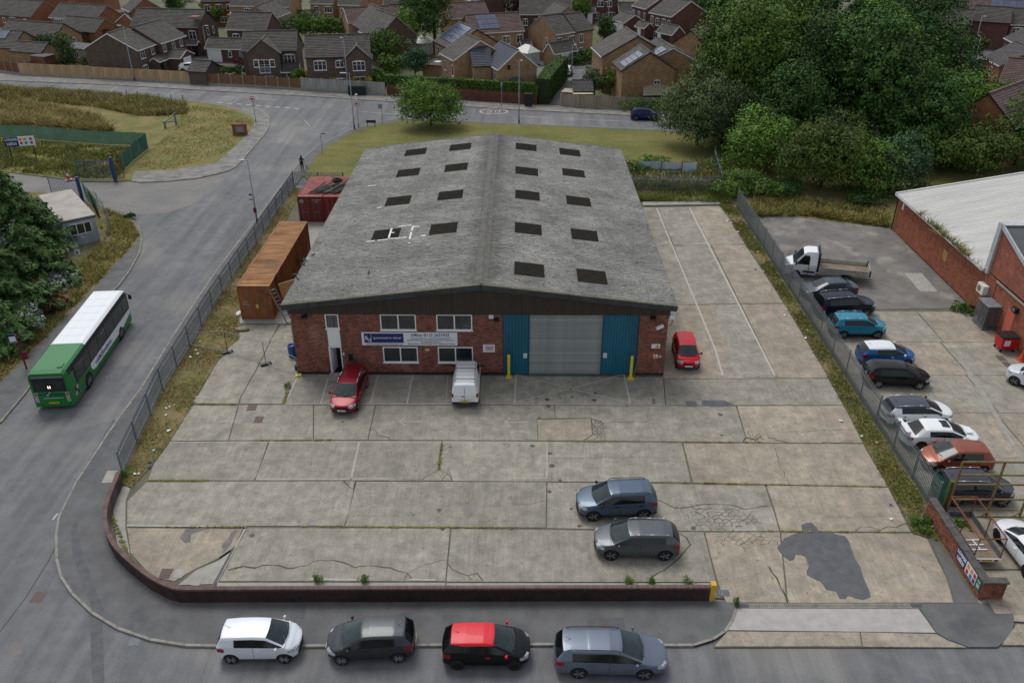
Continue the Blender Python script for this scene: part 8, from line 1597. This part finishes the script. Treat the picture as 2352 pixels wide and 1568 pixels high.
# garden walls
GWM = WM['red']
for lab, q, hh in [('low dark red garden wall with piers along the estate road', [(1381,62),(1400,66),(1420,56),(1455,52)], 1.1), ('dark red garden wall in front of the red brick row', [(1360,46),(1440,40)], 1.0), ('low red brick wall in front of the dark red houses', [(1444,70),(1482,78),(1495,76)], .7), ('brown garden wall with curved top beside the white garage door', [(1245,122),(1270,138),(1290,147)], 1.0)]:
    pts = [P(u, v, 0) for u, v in q]; g = thing('garden_wall', lab, 'wall', pts[0])
    for a, b in zip(pts[:-1], pts[1:]): MB().beam(a-pts[0]+Vector((0,0,hh/2)), b-pts[0]+Vector((0,0,hh/2)), .25, hh).build('wall_panel', GWM, g); MB().beam(a-pts[0]+Vector((0,0,hh+.04)), b-pts[0]+Vector((0,0,hh+.04)), .32, .07).build('coping', CONC3, g)
    for a in pts: MB().box(a.x-pts[0].x-.22,a.y-pts[0].y-.22,0,a.x-pts[0].x+.22,a.y-pts[0].y+.22,hh+.25).build('pier', GWM, g)
# ================================================================ VEGETATION
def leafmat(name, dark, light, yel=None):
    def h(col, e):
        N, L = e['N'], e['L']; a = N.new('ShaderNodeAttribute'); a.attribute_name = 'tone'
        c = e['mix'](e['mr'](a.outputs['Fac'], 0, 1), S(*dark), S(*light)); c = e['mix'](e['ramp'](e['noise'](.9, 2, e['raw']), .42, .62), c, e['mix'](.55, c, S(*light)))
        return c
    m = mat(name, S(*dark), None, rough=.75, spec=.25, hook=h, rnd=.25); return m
LM = {'mid': leafmat('leaf_mid', (38,66,22), (110,142,56)), 'dark': leafmat('leaf_dark', (22,46,20), (70,104,42)), 'olive': leafmat('leaf_olive', (42,62,24), (96,114,46)), 'willow': leafmat('leaf_willow', (50,68,40), (104,120,74)),
      'bright': leafmat('leaf_bright', (52,86,24), (112,146,52)), 'blue': leafmat('leaf_blue_green', (34,62,40), (82,112,76)), 'conifer': leafmat('leaf_conifer', (28,54,26), (86,114,60)), 'silver': leafmat('leaf_silver', (96,116,98), (182,194,182)),
      'purple': leafmat('leaf_purple', (26,16,20), (52,34,38)), 'gold': leafmat('leaf_gold', (132,128,28), (190,178,48)), 'brown': leafmat('dead_foliage', (82,50,34), (138,90,64)), 'hedge': leafmat('hedge_leaf', (38,64,18), (84,116,34)), 'grass': leafmat('grass_blade', (98,106,48), (160,152,84)),
      'straw': leafmat('straw_blade', (124,110,70), (178,158,106)), 'wine': leafmat('leaf_wine', (70,26,34), (120,56,62)), 'flower': leafmat('yellow_flower', (190,160,20), (222,196,40)), 'wflower': leafmat('white_flower', (220,220,214), (240,240,236)), 'heath': leafmat('leaf_heath', (60,70,36), (136,120,70))}
BARK = mat('bark', S(92,80,66), S(64,56,46), 3, .95, stretch=(1,1,.2), bump=.3)
def leaves(name, C, N_, size, m, jit=.7, tone=None, elong=1.5, droop=0.0):
    """leaf quads at C (n,3) facing roughly N_"""
    n = len(C); r = RNG; nn = N_+r.normal(0, jit, (n,3)); nn /= np.linalg.norm(nn, axis=1)[:,None]+1e-9
    t = r.normal(0,1,(n,3)); t[:,2] -= droop*3; t -= nn*(t*nn).sum(1)[:,None]; t /= np.linalg.norm(t, axis=1)[:,None]+1e-9; b = np.cross(nn, t)
    s = size*r.uniform(.6,1.35,n)[:,None]; t = t*s*elong; b = b*s
    V = np.stack([C-t*.5, C-b*.5, C+t*.6, C+b*.5], 1).reshape(-1,3); F = np.arange(4*n).reshape(-1,4)
    if tone is None: tone = r.uniform(0,1,n)
    return np_mesh(name, V, F, m, tone)
def clump_points(rad, n_cl, per, rx=1, ry=1, rz=1, seed=0, cl=.30, low=-.75, lobes=7, hollow=.55):
    """leaf clusters over an uneven, lobed crown of unit-ish size scaled by rad"""
    r = np.random.default_rng(seed); lob = r.normal(0,1,(lobes,3)); lob[:,2] = np.abs(lob[:,2])*.8-.25; lob /= np.linalg.norm(lob,axis=1)[:,None]; lr = r.uniform(.42,.62,lobes); lc = lob*(r.uniform(.38,.62,lobes))[:,None]
    lc = np.vstack([lc,[[0,0,0]]]); lr = np.append(lr,.68)
    k = r.integers(0, lobes+1, n_cl); d = r.normal(0,1,(n_cl,3)); d /= np.linalg.norm(d,axis=1)[:,None]
    p = lc[k]+d*(lr[k]*r.uniform(hollow,1.05,n_cl)**.5)[:,None]; out = d.copy(); keep = p[:,2] > low; p, out = p[keep], out[keep]; n_cl = len(p)
    cr = cl*r.uniform(.5,1.2,n_cl); q = r.normal(0,1,(n_cl,per,3)); q /= np.linalg.norm(q,axis=2)[:,:,None]; q[:,:,2] *= .6
    off = q*(cr[:,None]*r.uniform(.3,1,(n_cl,per)))[:,:,None]; C = p[:,None,:]+off; Nn = out[:,None,:]*.7+q*.8; Nn[:,:,2] += .35
    tone = np.clip(r.uniform(0,1,n_cl)[:,None]**1.5*.7+r.uniform(-.1,.35,(n_cl,per))+off[:,:,2]*.5/cl*.35, 0, 1)  # upper leaves of each clump get a lighter tone, painting highlights on the tops
    sc = np.array([rx,ry,rz])*rad; return C.reshape(-1,3)*sc, Nn.reshape(-1,3), tone.ravel()
def trunk_mesh(h, r, spread, seed, nb=6, lean=0):
    rr = random.Random(seed); m = MB(); top = Vector((lean, 0, h*.62)); m.tube((0,0,-.1),(lean*.4,0,h*.35),r,r*.75,8); m.tube((lean*.4,0,h*.35),top,r*.75,r*.4,7)
    for i in range(nb):
        a = 2*math.pi*i/nb+rr.uniform(-.3,.3); z0 = h*rr.uniform(.22,.5); s = Vector((lean*.4,0,z0)); e_ = Vector((spread*.62*math.cos(a), spread*.62*math.sin(a), z0+h*rr.uniform(.15,.38))); md = s.lerp(e_,.5)+Vector((0,0,h*.04)); m.tube(s,md,r*.42,r*.3,6); m.tube(md,e_,r*.3,r*.1,5)
        e2 = md+Vector((rr.uniform(-1,1)*spread*.3, rr.uniform(-1,1)*spread*.3, h*.16)); m.tube(md,e2,r*.2,r*.06,4)
    return m.mesh('trunk', BARK, True)
_proto = {}
def tree(label, u, v, rad, H, kind='mid', seed=0, cat='tree', name='tree', z=.05, rz=1.0, squat=None, leaf=.19, dens=1.0, group=None, base=None, wide=1.0, low=-.8, ybias=0, trunk=True, nlob=8, droop=0):
    """u, v = photo point of the trunk foot; rad = crown radius, H = full height"""
    p = P(u, v, z) if not isinstance(u, Vector) else u; t = thing(name, label, cat, p, random.uniform(0,6.28), group)
    key = (kind, seed, round(rad,1), round(H,1), name, dens, leaf)
    if key not in _proto:
        area = rad*rad*4*(H/(2*rad))**.6; ncl = int(min(1500, max(40, area*7.0*dens/(leaf/.19)**1.3))); per = 20 if rad > 3.5 else 14; ncl = int(ncl*(.72 if rad > 3.5 else 1))
        b0 = H*(.12 if base is None else base); ch = (H-b0)/2
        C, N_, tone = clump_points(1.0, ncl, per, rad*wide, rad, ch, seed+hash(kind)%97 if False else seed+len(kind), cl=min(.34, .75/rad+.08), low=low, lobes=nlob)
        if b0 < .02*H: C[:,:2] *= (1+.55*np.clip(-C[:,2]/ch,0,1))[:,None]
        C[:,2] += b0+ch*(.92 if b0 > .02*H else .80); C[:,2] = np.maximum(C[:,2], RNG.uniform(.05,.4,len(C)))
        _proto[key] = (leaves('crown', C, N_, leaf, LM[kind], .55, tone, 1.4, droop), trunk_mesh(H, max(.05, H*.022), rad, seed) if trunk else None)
    cr, tr_m = _proto[key]; put('crown', cr, t)
    if tr_m: put('trunk', tr_m, t)
    return t
def shrub(label, u, v, rad, H, kind='mid', seed=0, z=.05, cat='shrub', name='shrub', leaf=.14, **k): return tree(label, u, v, rad, H, kind, seed, cat, name, z, leaf=leaf, base=.0, trunk=False, low=-1, **k)
# the big trees on the right: foot points read from the photo
T = [('tall willowy grey green tree at the front left of the wood',1600,333,5.2,11.2,'willow',1,.17),('drooping grey green tree just behind the front willowy tree',1655,338,4.6,10.0,'willow',2,.17),
 ('very tall mid green tree rising behind the willowy trees, left edge of the wood',1700,296,6.6,19.5,'mid',3,.24),('tall bright mid green tree at the far left end of the wood',1645,285,5.0,18.5,'mid',26,.24),('very tall mid green tree at the top of the wood beside the dark tree',1790,292,6.8,20.5,'mid',4,.24),('tall dark green tree in the middle of the wood',1880,310,6.6,17.0,'dark',5,.24),
 ('tallest broad dark green tree in the centre of the wood',1985,330,8.4,18.5,'dark',6,.25),('bright topped tree behind the broad dark tree',1965,268,6.2,18.0,'bright',7,.24),('dark tree high at the back right of the wood',2090,255,7.4,18.5,'dark',8,.24),
 ('mid green tree on the right flank of the wood',2120,290,5.4,11.5,'mid',9,.22),('blue green round tree at the right edge of the wood above the road bend',2168,240,5.2,9.0,'blue',10,.2),('shaded tree filling the lower centre of the wood',1800,345,6.0,13.0,'dark',11,.22),('shaded tree at the lower right of the wood',2080,365,5.8,12.0,'dark',12,.22),
 ('green round tree beside the drooping trees at the front of the wood',1740,390,4.2,8.2,'mid',13,.18),('yellow green tree in front of the wood behind the old tarmac',1885,432,5.4,9.0,'olive',14,.17),('mid green tree beside the yellow green tree',1975,436,4.4,7.4,'mid',15,.17),('blue green bush tree in front of the dark wood',2040,440,3.8,7.2,'blue',16,.17),
 ('light airy green tree in front of the brown gable house at right',2225,345,5.0,10.5,'bright',17,.2),('mid green tree above the pale metal roof, left',2140,395,4.4,6.4,'mid',18,.17),('olive green tree above the pale metal roof, middle',2240,400,4.6,6.6,'olive',19,.17),('green tree above the pale metal roof at the right edge',2330,380,5.0,9.0,'mid',20,.18),
 ('dark tree behind the dark red houses at the top of the wood',1640,60,5.5,9.0,'dark',21,.3),('yellow green tree high behind the wood',1905,150,5.5,10.5,'olive',22,.3),('dark tree at the top edge of the wood, right',2010,120,7,15,'dark',23,.3),('dark tree at the top edge of the wood, far right',2130,100,6.5,12,'dark',8,.24),('tree at the top edge of the wood, left of centre',1760,120,7,13,'mid',24,.3),('dark tree at the top edge of the wood, centre',1850,95,7,14,'dark',25,.3)]
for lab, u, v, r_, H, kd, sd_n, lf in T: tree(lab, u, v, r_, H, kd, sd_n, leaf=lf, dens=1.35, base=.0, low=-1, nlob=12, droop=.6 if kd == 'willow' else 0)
tree('big round green tree on the mown grass by the main road', 990, 290, 4.3, 7.4, 'mid', 31, leaf=.15, dens=1.9, base=.0, low=-1, nlob=11)
B = [('small tree with thin bare trunk behind the tan fence',152,155,2.0,6.2,'willow',41),('dark clipped conifer pair left of the small tree',115,128,2.6,4.4,'conifer',42),('tall very dark green tree among the tan brick houses',1000,124,5.6,15.5,'dark',43),('bright green rounded tree in front of the dark brick gable',933,140,3.0,9.5,'bright',44),
 ('dark green garden tree left of the narrow pale tree',885,168,3.6,8.0,'mid',45),('narrow pale green tree behind the clipped hedge',955,188,2.4,6.6,'blue',46),('wide green garden tree between the tan houses, left',715,100,3.6,6.4,'mid',47),('wide green garden tree between the tan houses, right',760,100,3.8,6.2,'mid',48),('silvery green garden tree behind the balcony house',655,104,3.4,6.4,'willow',49),
 ('very dark purple leaved tree by the red brown roofs',1200,72,4.2,9.0,'purple',50),('green tree behind the long grey roofed dark house',1332,52,3.0,6.0,'bright',51),('dark cone shaped conifer beside the estate path',1386,116,2.1,7.2,'conifer',52),('tall narrow conifer at the top near the cul de sac',394,38,1.6,6.0,'conifer',53),('dark green tree at the top near the cul de sac',412,36,2.2,4.8,'mid',54),
 ('green tree at the top left behind the bungalows, left',145,14,3.4,5.6,'mid',55),('bright tree at the top left behind the bungalows, middle',200,14,3.2,5.4,'bright',56),('dark tree at the top left behind the bungalows, right',240,16,3.4,5.8,'dark',57),('dark tree at the top centre behind the tan roofs',865,30,4.2,8.0,'dark',58),('small tree between the bungalows with bare stem',262,62,1.3,3.6,'mid',59),
 ('green climber covered tree by the plank fence',1410,222,1.5,4.6,'bright',60),('grey green tree behind the plank fence, left',1365,222,2.2,4.6,'willow',61),('dark shrubby tree against the tan gable house',1450,222,2.6,4.2,'dark',62),('brownish small tree in front of the dark red house at the right',2282,98,2.2,4.4,'heath',63),('golden conifer beside the brownish small tree',2300,96,1.5,4.2,'gold',64),
 ('yellow green tree behind the bend lamps',2240,138,2.2,4.6,'olive',65),('green bush tree beside the dark red wall at the right',2222,88,1.7,4.4,'mid',66),('small green tree behind the plum brick houses, left',505,58,2.4,4.4,'mid',67),('small green tree behind the plum brick houses, right',478,34,2.4,3.6,'mid',68),('dense tree between the tan roofs and dark tree',905,182,2.6,4.6,'mid',69)]
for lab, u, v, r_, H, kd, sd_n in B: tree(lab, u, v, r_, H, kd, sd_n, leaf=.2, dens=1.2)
SH = [('green shrub at the left end of the grey fence gardens',372/1,0,0,0,'mid',0)][:0]+[('round green bush overhanging the slatted fence',688,196,1.6,3.0,'bright',71),('golden bush beside the round green bush',705,192,1.4,2.4,'gold',72),('brown green hedge row behind the orange garage, left',200,92,2.8,2.6,'brown',73),('brown green hedge row behind the orange garage, right',232,92,2.8,2.6,'brown',74),
 ('bright green clipped hedge block beside the silver grey fence',874,196,1.9,3.2,'bright',75),('large round clipped bush on the estate corner',1363,145,2.1,3.4,'bright',76),('golden yellow shrub beside the dark conifer on the estate',1390,122,2.1,2.8,'gold',77),('wine red shrub beside the golden shrub',1377,126,1.6,2.4,'wine',78),('dark clipped hedge beside the blue car',1316,146,2.4,2.6,'dark',79),
 ('wine red shrub behind the tiled shed',1396,192,1.2,1.8,'wine',80),('palm like green bush behind the slatted fence',500,172,1.8,2.2,'olive',81),('green bush beside the plum brick garage',530,130,1.3,1.3,'olive',82),('wine red low bush in the front garden',555,148,1.4,1.3,'wine',83),('dark green bush behind the slatted fence',545,172,2.0,1.5,'dark',84),
 ('bright yellow bushes at the cul de sac',428,5,1.6,1.6,'gold',85),('second bright yellow bush at the cul de sac',437,4,1.5,1.4,'gold',86),('olive bush behind the tan fence',120,148,1.7,1.8,'olive',87),('dark ivy bush behind the tan fence',160,152,1.8,2.0,'dark',88),('pinkish garden shrub by the plain gable, lower',203,146,1.1,1.3,'heath',89),('red leaved garden shrub by the plain gable, upper',204,134,1.1,1.3,'wine',90),
 ('green climber spilling over the plank fence, left',1452,250,2.6,2.1,'bright',91),('green climber spilling over the plank fence, right',1500,252,2.6,2.0,'mid',92),('green shrub left of the tan conservatory',1480,220,1.8,2.4,'mid',93),('dark shrub behind the long hedge near the low roof',1012,175,1.9,3.2,'mid',94),('shrub under the lamp at the far corner of the estate wall',1396,62,1.0,2.2,'dark',95),
 ('green bush swallowing the end of the palisade by the lane',1665,452,2.0,2.4,'mid',96),('large bush at the head of the car park fence',1700,440,2.4,3.2,'mid',97),('bush between the fence end and the olive trees',1745,452,2.2,2.6,'mid',98),('green undergrowth bush in front of the wood, left',1800,450,2.4,2.2,'dark',99),('green undergrowth bush in front of the wood, right',1990,470,2.2,1.8,'dark',100),
 ('green climber on the metal sheets behind the building',1455,405,1.9,2.2,'mid',101),('weedy bush behind the dark palisade',1530,432,1.5,1.0,'mid',102),('brambles behind the lane at the right',1640,400,2.0,1.7,'olive',103),('tall weeds with pale flowers left of the metal sheets',1500,382,2.0,1.4,'mid',104),('tall weeds with pale flowers right of the metal sheets',1600,392,2.0,1.2,'heath',105),
 ('small bush beside the right factory wall corner',2215,715,.9,.8,'mid',106),('weed bush on the verge near the cabin',300,502,.6,.6,'dark',107),('green bush inside the trailer frame',2205,1225,.5,1.1,'bright',108),('dark green bush by the terrace of the annexe',190,122,1.0,1.2,'dark',109),('round green bush between bungalow and garage',256,76,1.5,1.8,'bright',110)]
for lab, u, v, r_, H, kd, sd_n in SH: shrub(lab, u, v, r_, H, kd, sd_n, dens=1.3, leaf=.13 if v > 350 else .17)
for i, (u, lb) in enumerate([(735,'first'),(770,'second'),(817,'third'),(846,'last')]): shrub('golden domed bush behind the silver grey fence, %s from the left' % lb, u, 206-(i<2)*2, 1.0, 2.4, 'gold', 111, group='golden domed bushes', leaf=.12, dens=1.6)
# conifers at the left edge
def conifer(label, u, v, rad, H, kind='conifer', seed=0, dens=1.0, name='conifer'):
    p = P(u, v, .05); t = thing(name, label, 'conifer' if name == 'conifer' else 'shrub', p); r = np.random.default_rng(seed); nb = int(120*dens*rad/3); Cs=[]; Ns=[]; Ts=[]
    for i in range(nb):
        f = (i+.5)/nb; z = H*(.02+.95*f); a = r.uniform(0,6.28); L_ = rad*(1-f**1.6)*r.uniform(.6,1.25)+.15; k = int(26+30*L_/rad*3)
        s = r.uniform(.25,1,k); d = np.array([math.cos(a), math.sin(a), 0]); sd2 = np.array([-d[1], d[0], 0]); wv = .45*L_*(1-s*.75)*r.uniform(-1,1,k)*.8
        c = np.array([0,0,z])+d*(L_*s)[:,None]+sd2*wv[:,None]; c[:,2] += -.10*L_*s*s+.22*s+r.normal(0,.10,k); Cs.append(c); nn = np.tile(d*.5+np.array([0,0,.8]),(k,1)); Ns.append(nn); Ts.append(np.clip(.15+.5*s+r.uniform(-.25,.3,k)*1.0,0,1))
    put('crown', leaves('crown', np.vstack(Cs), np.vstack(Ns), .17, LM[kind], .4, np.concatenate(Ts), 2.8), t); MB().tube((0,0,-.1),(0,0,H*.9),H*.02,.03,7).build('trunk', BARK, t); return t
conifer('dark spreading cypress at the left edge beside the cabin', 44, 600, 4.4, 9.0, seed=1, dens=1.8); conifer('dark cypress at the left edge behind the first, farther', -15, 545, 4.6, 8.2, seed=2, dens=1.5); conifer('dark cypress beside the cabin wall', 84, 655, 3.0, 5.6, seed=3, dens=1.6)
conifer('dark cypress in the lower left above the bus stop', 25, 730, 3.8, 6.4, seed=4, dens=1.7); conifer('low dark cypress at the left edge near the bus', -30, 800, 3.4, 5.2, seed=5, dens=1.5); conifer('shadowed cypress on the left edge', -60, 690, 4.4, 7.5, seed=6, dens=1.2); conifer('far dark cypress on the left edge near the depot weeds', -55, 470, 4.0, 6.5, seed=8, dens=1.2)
conifer('dead brown cypress branch among the green conifers', 100, 712, 1.5, 2.3, 'brown', 7, 2.2)
for i, q in enumerate([(40,620,1.7,5.6),(15,690,1.6,4.9),(140,668,1.5,1.9),(70,760,1.5,2.4),(12,650,1.6,6.0)]): shrub(['silver leaved bush high in front of the big cypress','silver leaved bush at the left edge','silver leaved bush near the chain link fence','silver leaved bush above the bus stop','highest silver leaved growth at the left edge'][i], q[0], q[1], q[2], q[3], 'silver', 120+i, leaf=.13, dens=.8)
# clipped hedges: solid box core with leafy skin
def hedge(label, pts, wd, h0, h1, m='hedge', z=.05):
    pts = [Vector((p[0],p[1],z)) for p in pts]; t = thing('clipped_hedge', label, 'hedge', pts[0]); core = MB(); Cs=[]; Ns=[]
    HC = mat('hedge_side', S(44,58,22), S(30,44,18), 1.2, .9, fine=.3, fsc=14)
    for a, b in zip(pts[:-1], pts[1:]):
        a, b = a-pts[0], b-pts[0]; d = (b-a).normalized(); L_ = (b-a).length; s = Vector((-d.y,d.x,0)); core.beam(a+Vector((0,0,(h0+h1)/2)), b+Vector((0,0,(h0+h1)/2)), wd-.16, h1-h0-.12)
        n = int(L_*(wd+2*(h1-h0))*42); r = RNG; x = r.uniform(-.05,L_+.05,n); q = r.uniform(-(h1-h0)-wd/2,(h1-h0)+wd/2,n); top = np.abs(q) < wd/2; y = np.where(top, q, np.sign(q)*wd/2); zz = np.where(top, h1, h1-(np.abs(q)-wd/2))+r.normal(0,.03,n)
        Cs.append(np.array(a)+np.outer(x,np.array(d))+np.outer(y,np.array(s))+np.outer(zz,[0,0,1])); Ns.append(np.where(top[:,None], np.array([[0,0,1.]]), np.outer(np.sign(q),np.array(s))))
    core.build('hedge_core', HC, t); put('hedge_foliage', leaves('hedge_foliage', np.vstack(Cs), np.vstack(Ns), .16, LM[m], .35), t)
hedge('long clipped hedge above the red picket fence', [P(887,219,0)+Vector((0,.85,0)), P(1050,229,0)+Vector((0,.85,0)), P(1238,241,0)+Vector((0,.85,0))], 1.3, 1.2, 2.85)
hedge('tall clipped hedge running back from the main road along the estate lane', [P(1247,240,0)+Vector((-.1,.2,0)), P(1262,215,0), P(1290,182,0)], 2.1, .0, 3.6); hedge('dark overgrown hedge behind the brown bungalow', [P(172,104,0), P(262,96,0)], 1.8, 0, 2.4, 'brown')
# tall grasses, verge tufts and weeds
def inpoly(x, y, poly):
    c = np.zeros(len(x), bool); n = len(poly)
    for i in range(n):
        x0, y0 = poly[i][:2]; x1, y1 = poly[i-1][:2]; c ^= ((y0 > y) != (y1 > y)) & (x < (x1-x0)*(y-y0)/(y1-y0+1e-12)+x0)
    return c
def tufts(name, label, polys, n, h, kinds, z=.1, w_=.022, lay=.8, cat='grass', per=3):
    """real blades scattered over an area, one object of uncountable stuff per kind"""
    poly = [Vector(p) for p in polys]; xs_ = [p[0] for p in poly]; ys_ = [p[1] for p in poly]; r = RNG
    for kd, share in kinds:
        k = int(n*share); x = r.uniform(min(xs_), max(xs_), k*3); y = r.uniform(min(ys_), max(ys_), k*3); o_ = inpoly(x, y, poly); x, y = x[o_][:k], y[o_][:k]
        pat = np.sin(x*.9+np.sin(y*.7)*2)+np.sin(y*1.3+x*.4); q = pat > r.uniform(-2.2,1.2,len(x)); x, y = x[q], y[q]; x = np.repeat(x, per)+r.normal(0,.06,len(x)*per); y = np.repeat(y, per)+r.normal(0,.06,len(y)*per)
        m = len(x); a = r.uniform(0,6.28,m); hh = h*r.uniform(.4,1.2,m); dx, dy = np.cos(a)*w_, np.sin(a)*w_; lx, ly = r.normal(0,lay,m)*hh, r.normal(0,lay,m)*hh
        if kd in ('flower','wflower'): zz = z+hh; V = np.stack([np.stack([x-.03,y-.03,zz],1), np.stack([x+.03,y-.03,zz],1), np.stack([x+.03,y+.03,zz+.02],1), np.stack([x-.03,y+.03,zz+.02],1)],1)
        else: V = np.stack([np.stack([x-dx,y-dy,np.full(m,z)],1), np.stack([x+dx,y+dy,np.full(m,z)],1), np.stack([x+lx+dx*.3,y+ly+dy*.3,z+hh],1), np.stack([x+lx-dx*.3,y+ly-dy*.3,z+hh],1)],1)
        o = put(name, np_mesh(name, V.reshape(-1,3), np.arange(4*m).reshape(-1,4), LM[kd], r.uniform(0,1,m))); tag(o, label, cat, kind='stuff')
LS = PP(FL, .1)[::-1];
lst = PP([(281,1096),(312,1021),(344,958),(372,898),(405,848),(435,801),(462,754),(487,711),(512,673),(535,640),(556,606),(588,561),(613,526),(630,496),(648,471),(663,451),(675,431),(690,440),(660,500),(622,560),(565,650),(550,730),(548,780),(522,800),(497,834),(450,909),(441,932),(390,1012),(350,1067),(302,1119),(275,1112)], .1)
sheet('grass_strip', lst, .112, STRAW, .06); tufts('strip_grass','short dry grass on the strip inside the left palisade fence', lst, 9000, .11, [('straw',.5),('grass',.5)])
rst = PP([(1655,474),(1711,558),(1748,610),(1800,694),(1856,784),(1899,861),(1936,926),(1984,1016),(2041,1118),(2076,1176),(2096,1223),(2150,1240),(2165,1225),(2135,1176)], .1)+[Vector((22.45,36,0)),Vector((22.45,58,0)),Vector((22.35,82,0)),Vector((21,84,0))]
sheet('grass_strip', rst, .112, STRAW, .06); tufts('strip_grass','green weedy grass strip beside the right palisade fence', rst, 11000, .14, [('grass',.65),('mid',.25),('straw',.1)])
bk = [Vector(p) for p in [(11,83.9,0),(11,86.6,0),(22,86.6,0),(22.3,83.0,0)]]; tufts('back_weeds','green weeds in front of the dark palisade', bk, 3500, .4, [('grass',.5),('mid',.5)])
wd_ = [Vector(p) for p in [(11,87.2,0),(23.5,87.2,0),(30,96,0),(10,93.5,0)]]; tufts('wild_weeds','tall wild weeds behind the dark palisade with small white flowers', wd_, 6000, 1.0, [('grass',.4),('mid',.3),('straw',.25),('wflower',.02)], w_=.04)
db = [P(u,v,.1) for u,v in ((-60,200),(0,198),(150,209),(312,222),(425,234),(430,262),(330,268),(230,248),(120,236),(0,228),(-80,226))]; tufts('roadside_grass','tall straw coloured grass along the post and wire fence', db, 15000, .6, [('straw',.4),('grass',.5),('mid',.1)], w_=.04)
mdp = [P(u,v,.1) for u,v in ((-60,232),(60,240),(150,252),(215,270),(262,300),(240,304),(160,296),(75,290),(-80,286))]; tufts('bank_grass','tall dry grass on the bank behind the green netting', mdp, 13000, .8, [('straw',.5),('heath',.25),('grass',.25)], w_=.045)
dp = [P(u,v,.1) for u,v in ((-80,322),(85,326),(240,338),(318,342),(280,395),(265,410),(150,408),(80,400),(-100,378))]; tufts('depot_weeds','weeds with small yellow flowers in the fenced depot ground', dp, 15000, .35, [('grass',.65),('mid',.3),('flower',.012)], w_=.03)
cg_ = [P(u,v,.1) for u,v in ((430,240),(540,256),(580,275),(580,292),(520,350),(400,388),(300,392),(350,340),(400,300))]; tufts('corner_grass','rough grass on the road corner', cg_, 5000, .12, [('straw',.45),('grass',.55)], w_=.03)
lv_ = [P(u,v,.1) for u,v in ((240,480),(295,500),(318,540),(290,578),(255,612),(215,657),(92,784),(-5,879),(-60,900),(20,800),(110,690),(170,625),(236,556),(250,520))]; tufts('verge_grass','rough grass and dry leaves on the left verge', lv_, 12000, .25, [('grass',.45),('straw',.35),('mid',.15),('brown',.05)], w_=.03)
rt_ = [Vector(p) for p in [(23,79.5,0),(29,79.8,0),(36,76.8,0),(37,80,0),(30,84,0),(23,84,0)]]; tufts('tarmac_edge_grass','tall brown green grass behind the old tarmac', rt_, 5500, .55, [('straw',.15),('grass',.5),('heath',.35)], w_=.04)
# weeds in joints and at wall feet, in the factory gutter
jw = []
for q in [((455,928),(540,929),60),((339,1104),(480,1104),70),((588,1012),(760,1011),40),((350,1210),(560,1210),20),((690,1209),(1176,1212),70),((1300,1014),(1750,1016),40),((1570,1108),(1760,1113),30),((1766,1112),(2030,1118),20),((1110,1298),(1110,1298),0),((660,900),(652,926),25),((1016,1020),(1008,1078),16),((1767,1220),(2090,1222),30),((255,1180),(300,1290),50)]:
    a, b = P(*q[0],.1), P(*q[1],.1)
    for i in range(q[2]): p = a.lerp(b, random.random()); jw.append((p.x, p.y))
jx = np.array([j[0] for j in jw]).repeat(26)+RNG.normal(0,.07,len(jw)*26); jy = np.array([j[1] for j in jw]).repeat(26)+RNG.normal(0,.035,len(jw)*26); C = np.stack([jx,jy,.11+RNG.uniform(0,.05,len(jx))],1)
o = put('joint_moss', leaves('joint_moss', C, np.tile([0,0,1.],(len(C),1)), .04, LM['grass'], .6), yard); o['kind'] = 'stuff'
for i, (u, v, r_, lb) in enumerate([(1449,1340,.34,'bright grass tuft at the foot of the front wall'),(1497,1341,.3,'low grass tuft at the front wall, middle'),(1582,1341,.28,'grass tuft near the yellow wall end'),(833,1336,.28,'grass tuft in the gutter margin, left'),(732,1335,.24,'small weed in the gutter margin, far left'),(661,890,.22,'weed at the corner of the bay line'),(2128,1200,.4,'weeds with yellow flowers beside the loose slabs'),(2098,1200,.32,'weed clump at the end of the right strip'),(2122,1222,.32,'yellow flowering weed by the low wall'),(1690,1388,.16,'weed at the left end of the drain channel'),(281,1098,.35,'weed clump at the end palisade post')]):
    shrub(lb, u, v, r_, r_*(.32 if i < 4 else .8), 'bright' if i in (0,8) else 'mid', 140+i, z=.1, leaf=.035, dens=6, cat='weed', name='weed')
gt = [Vector(p) for p in [(35.72,59.5,0),(35.85,59.5,0),(35.85,71,0),(35.72,71,0)]]; tufts('gutter_weeds','weeds growing in the factory gutter', gt, 300, .5, [('grass',1)], z=3.6, w_=.04)
o = thing('fallen_branch', 'bare pale fallen branches beside the bushes at the lane end', 'branch', P(1715,430,.1)); m = MB(); rr = random.Random(5)
for i in range(9): a = Vector((rr.uniform(-1,1), rr.uniform(-.6,.6), rr.uniform(.3,1.2))); b = a+Vector((rr.uniform(-1.6,1.6), rr.uniform(-.8,.4), rr.uniform(-.6,1.0))); m.tube(a, b, .06, .02, 5)
m.build('branches', mat('dead_wood', S(150,132,112), None), o, kind='stuff')
# mound behind the netting
gx, gy = np.meshgrid(np.linspace(0,1,40), np.linspace(0,1,14)); a, b, c, d = [np.array(P(*q,.1)) for q in ((-140,286),(262,304),(240,252),(-140,222))]
pt = (1-gx)[...,None]*(1-gy)[...,None]*a+gx[...,None]*(1-gy)[...,None]*b+gx[...,None]*gy[...,None]*c+(1-gx)[...,None]*gy[...,None]*d
pt[...,2] = .05+.55*np.sin(np.pi*np.clip(gy,0,1))**.8*np.clip((1-gx)*4,0,1)*(1+.12*np.sin(gx*30)); I = np.arange(14*40).reshape(14,40); Fq = np.stack([I[:-1,:-1],I[:-1,1:],I[1:,1:],I[1:,:-1]],-1).reshape(-1,4)
o = put('grass_mound', np_mesh('grass_mound', pt.reshape(-1,3), Fq, STRAW, smooth=True)); o['kind'] = 'structure'
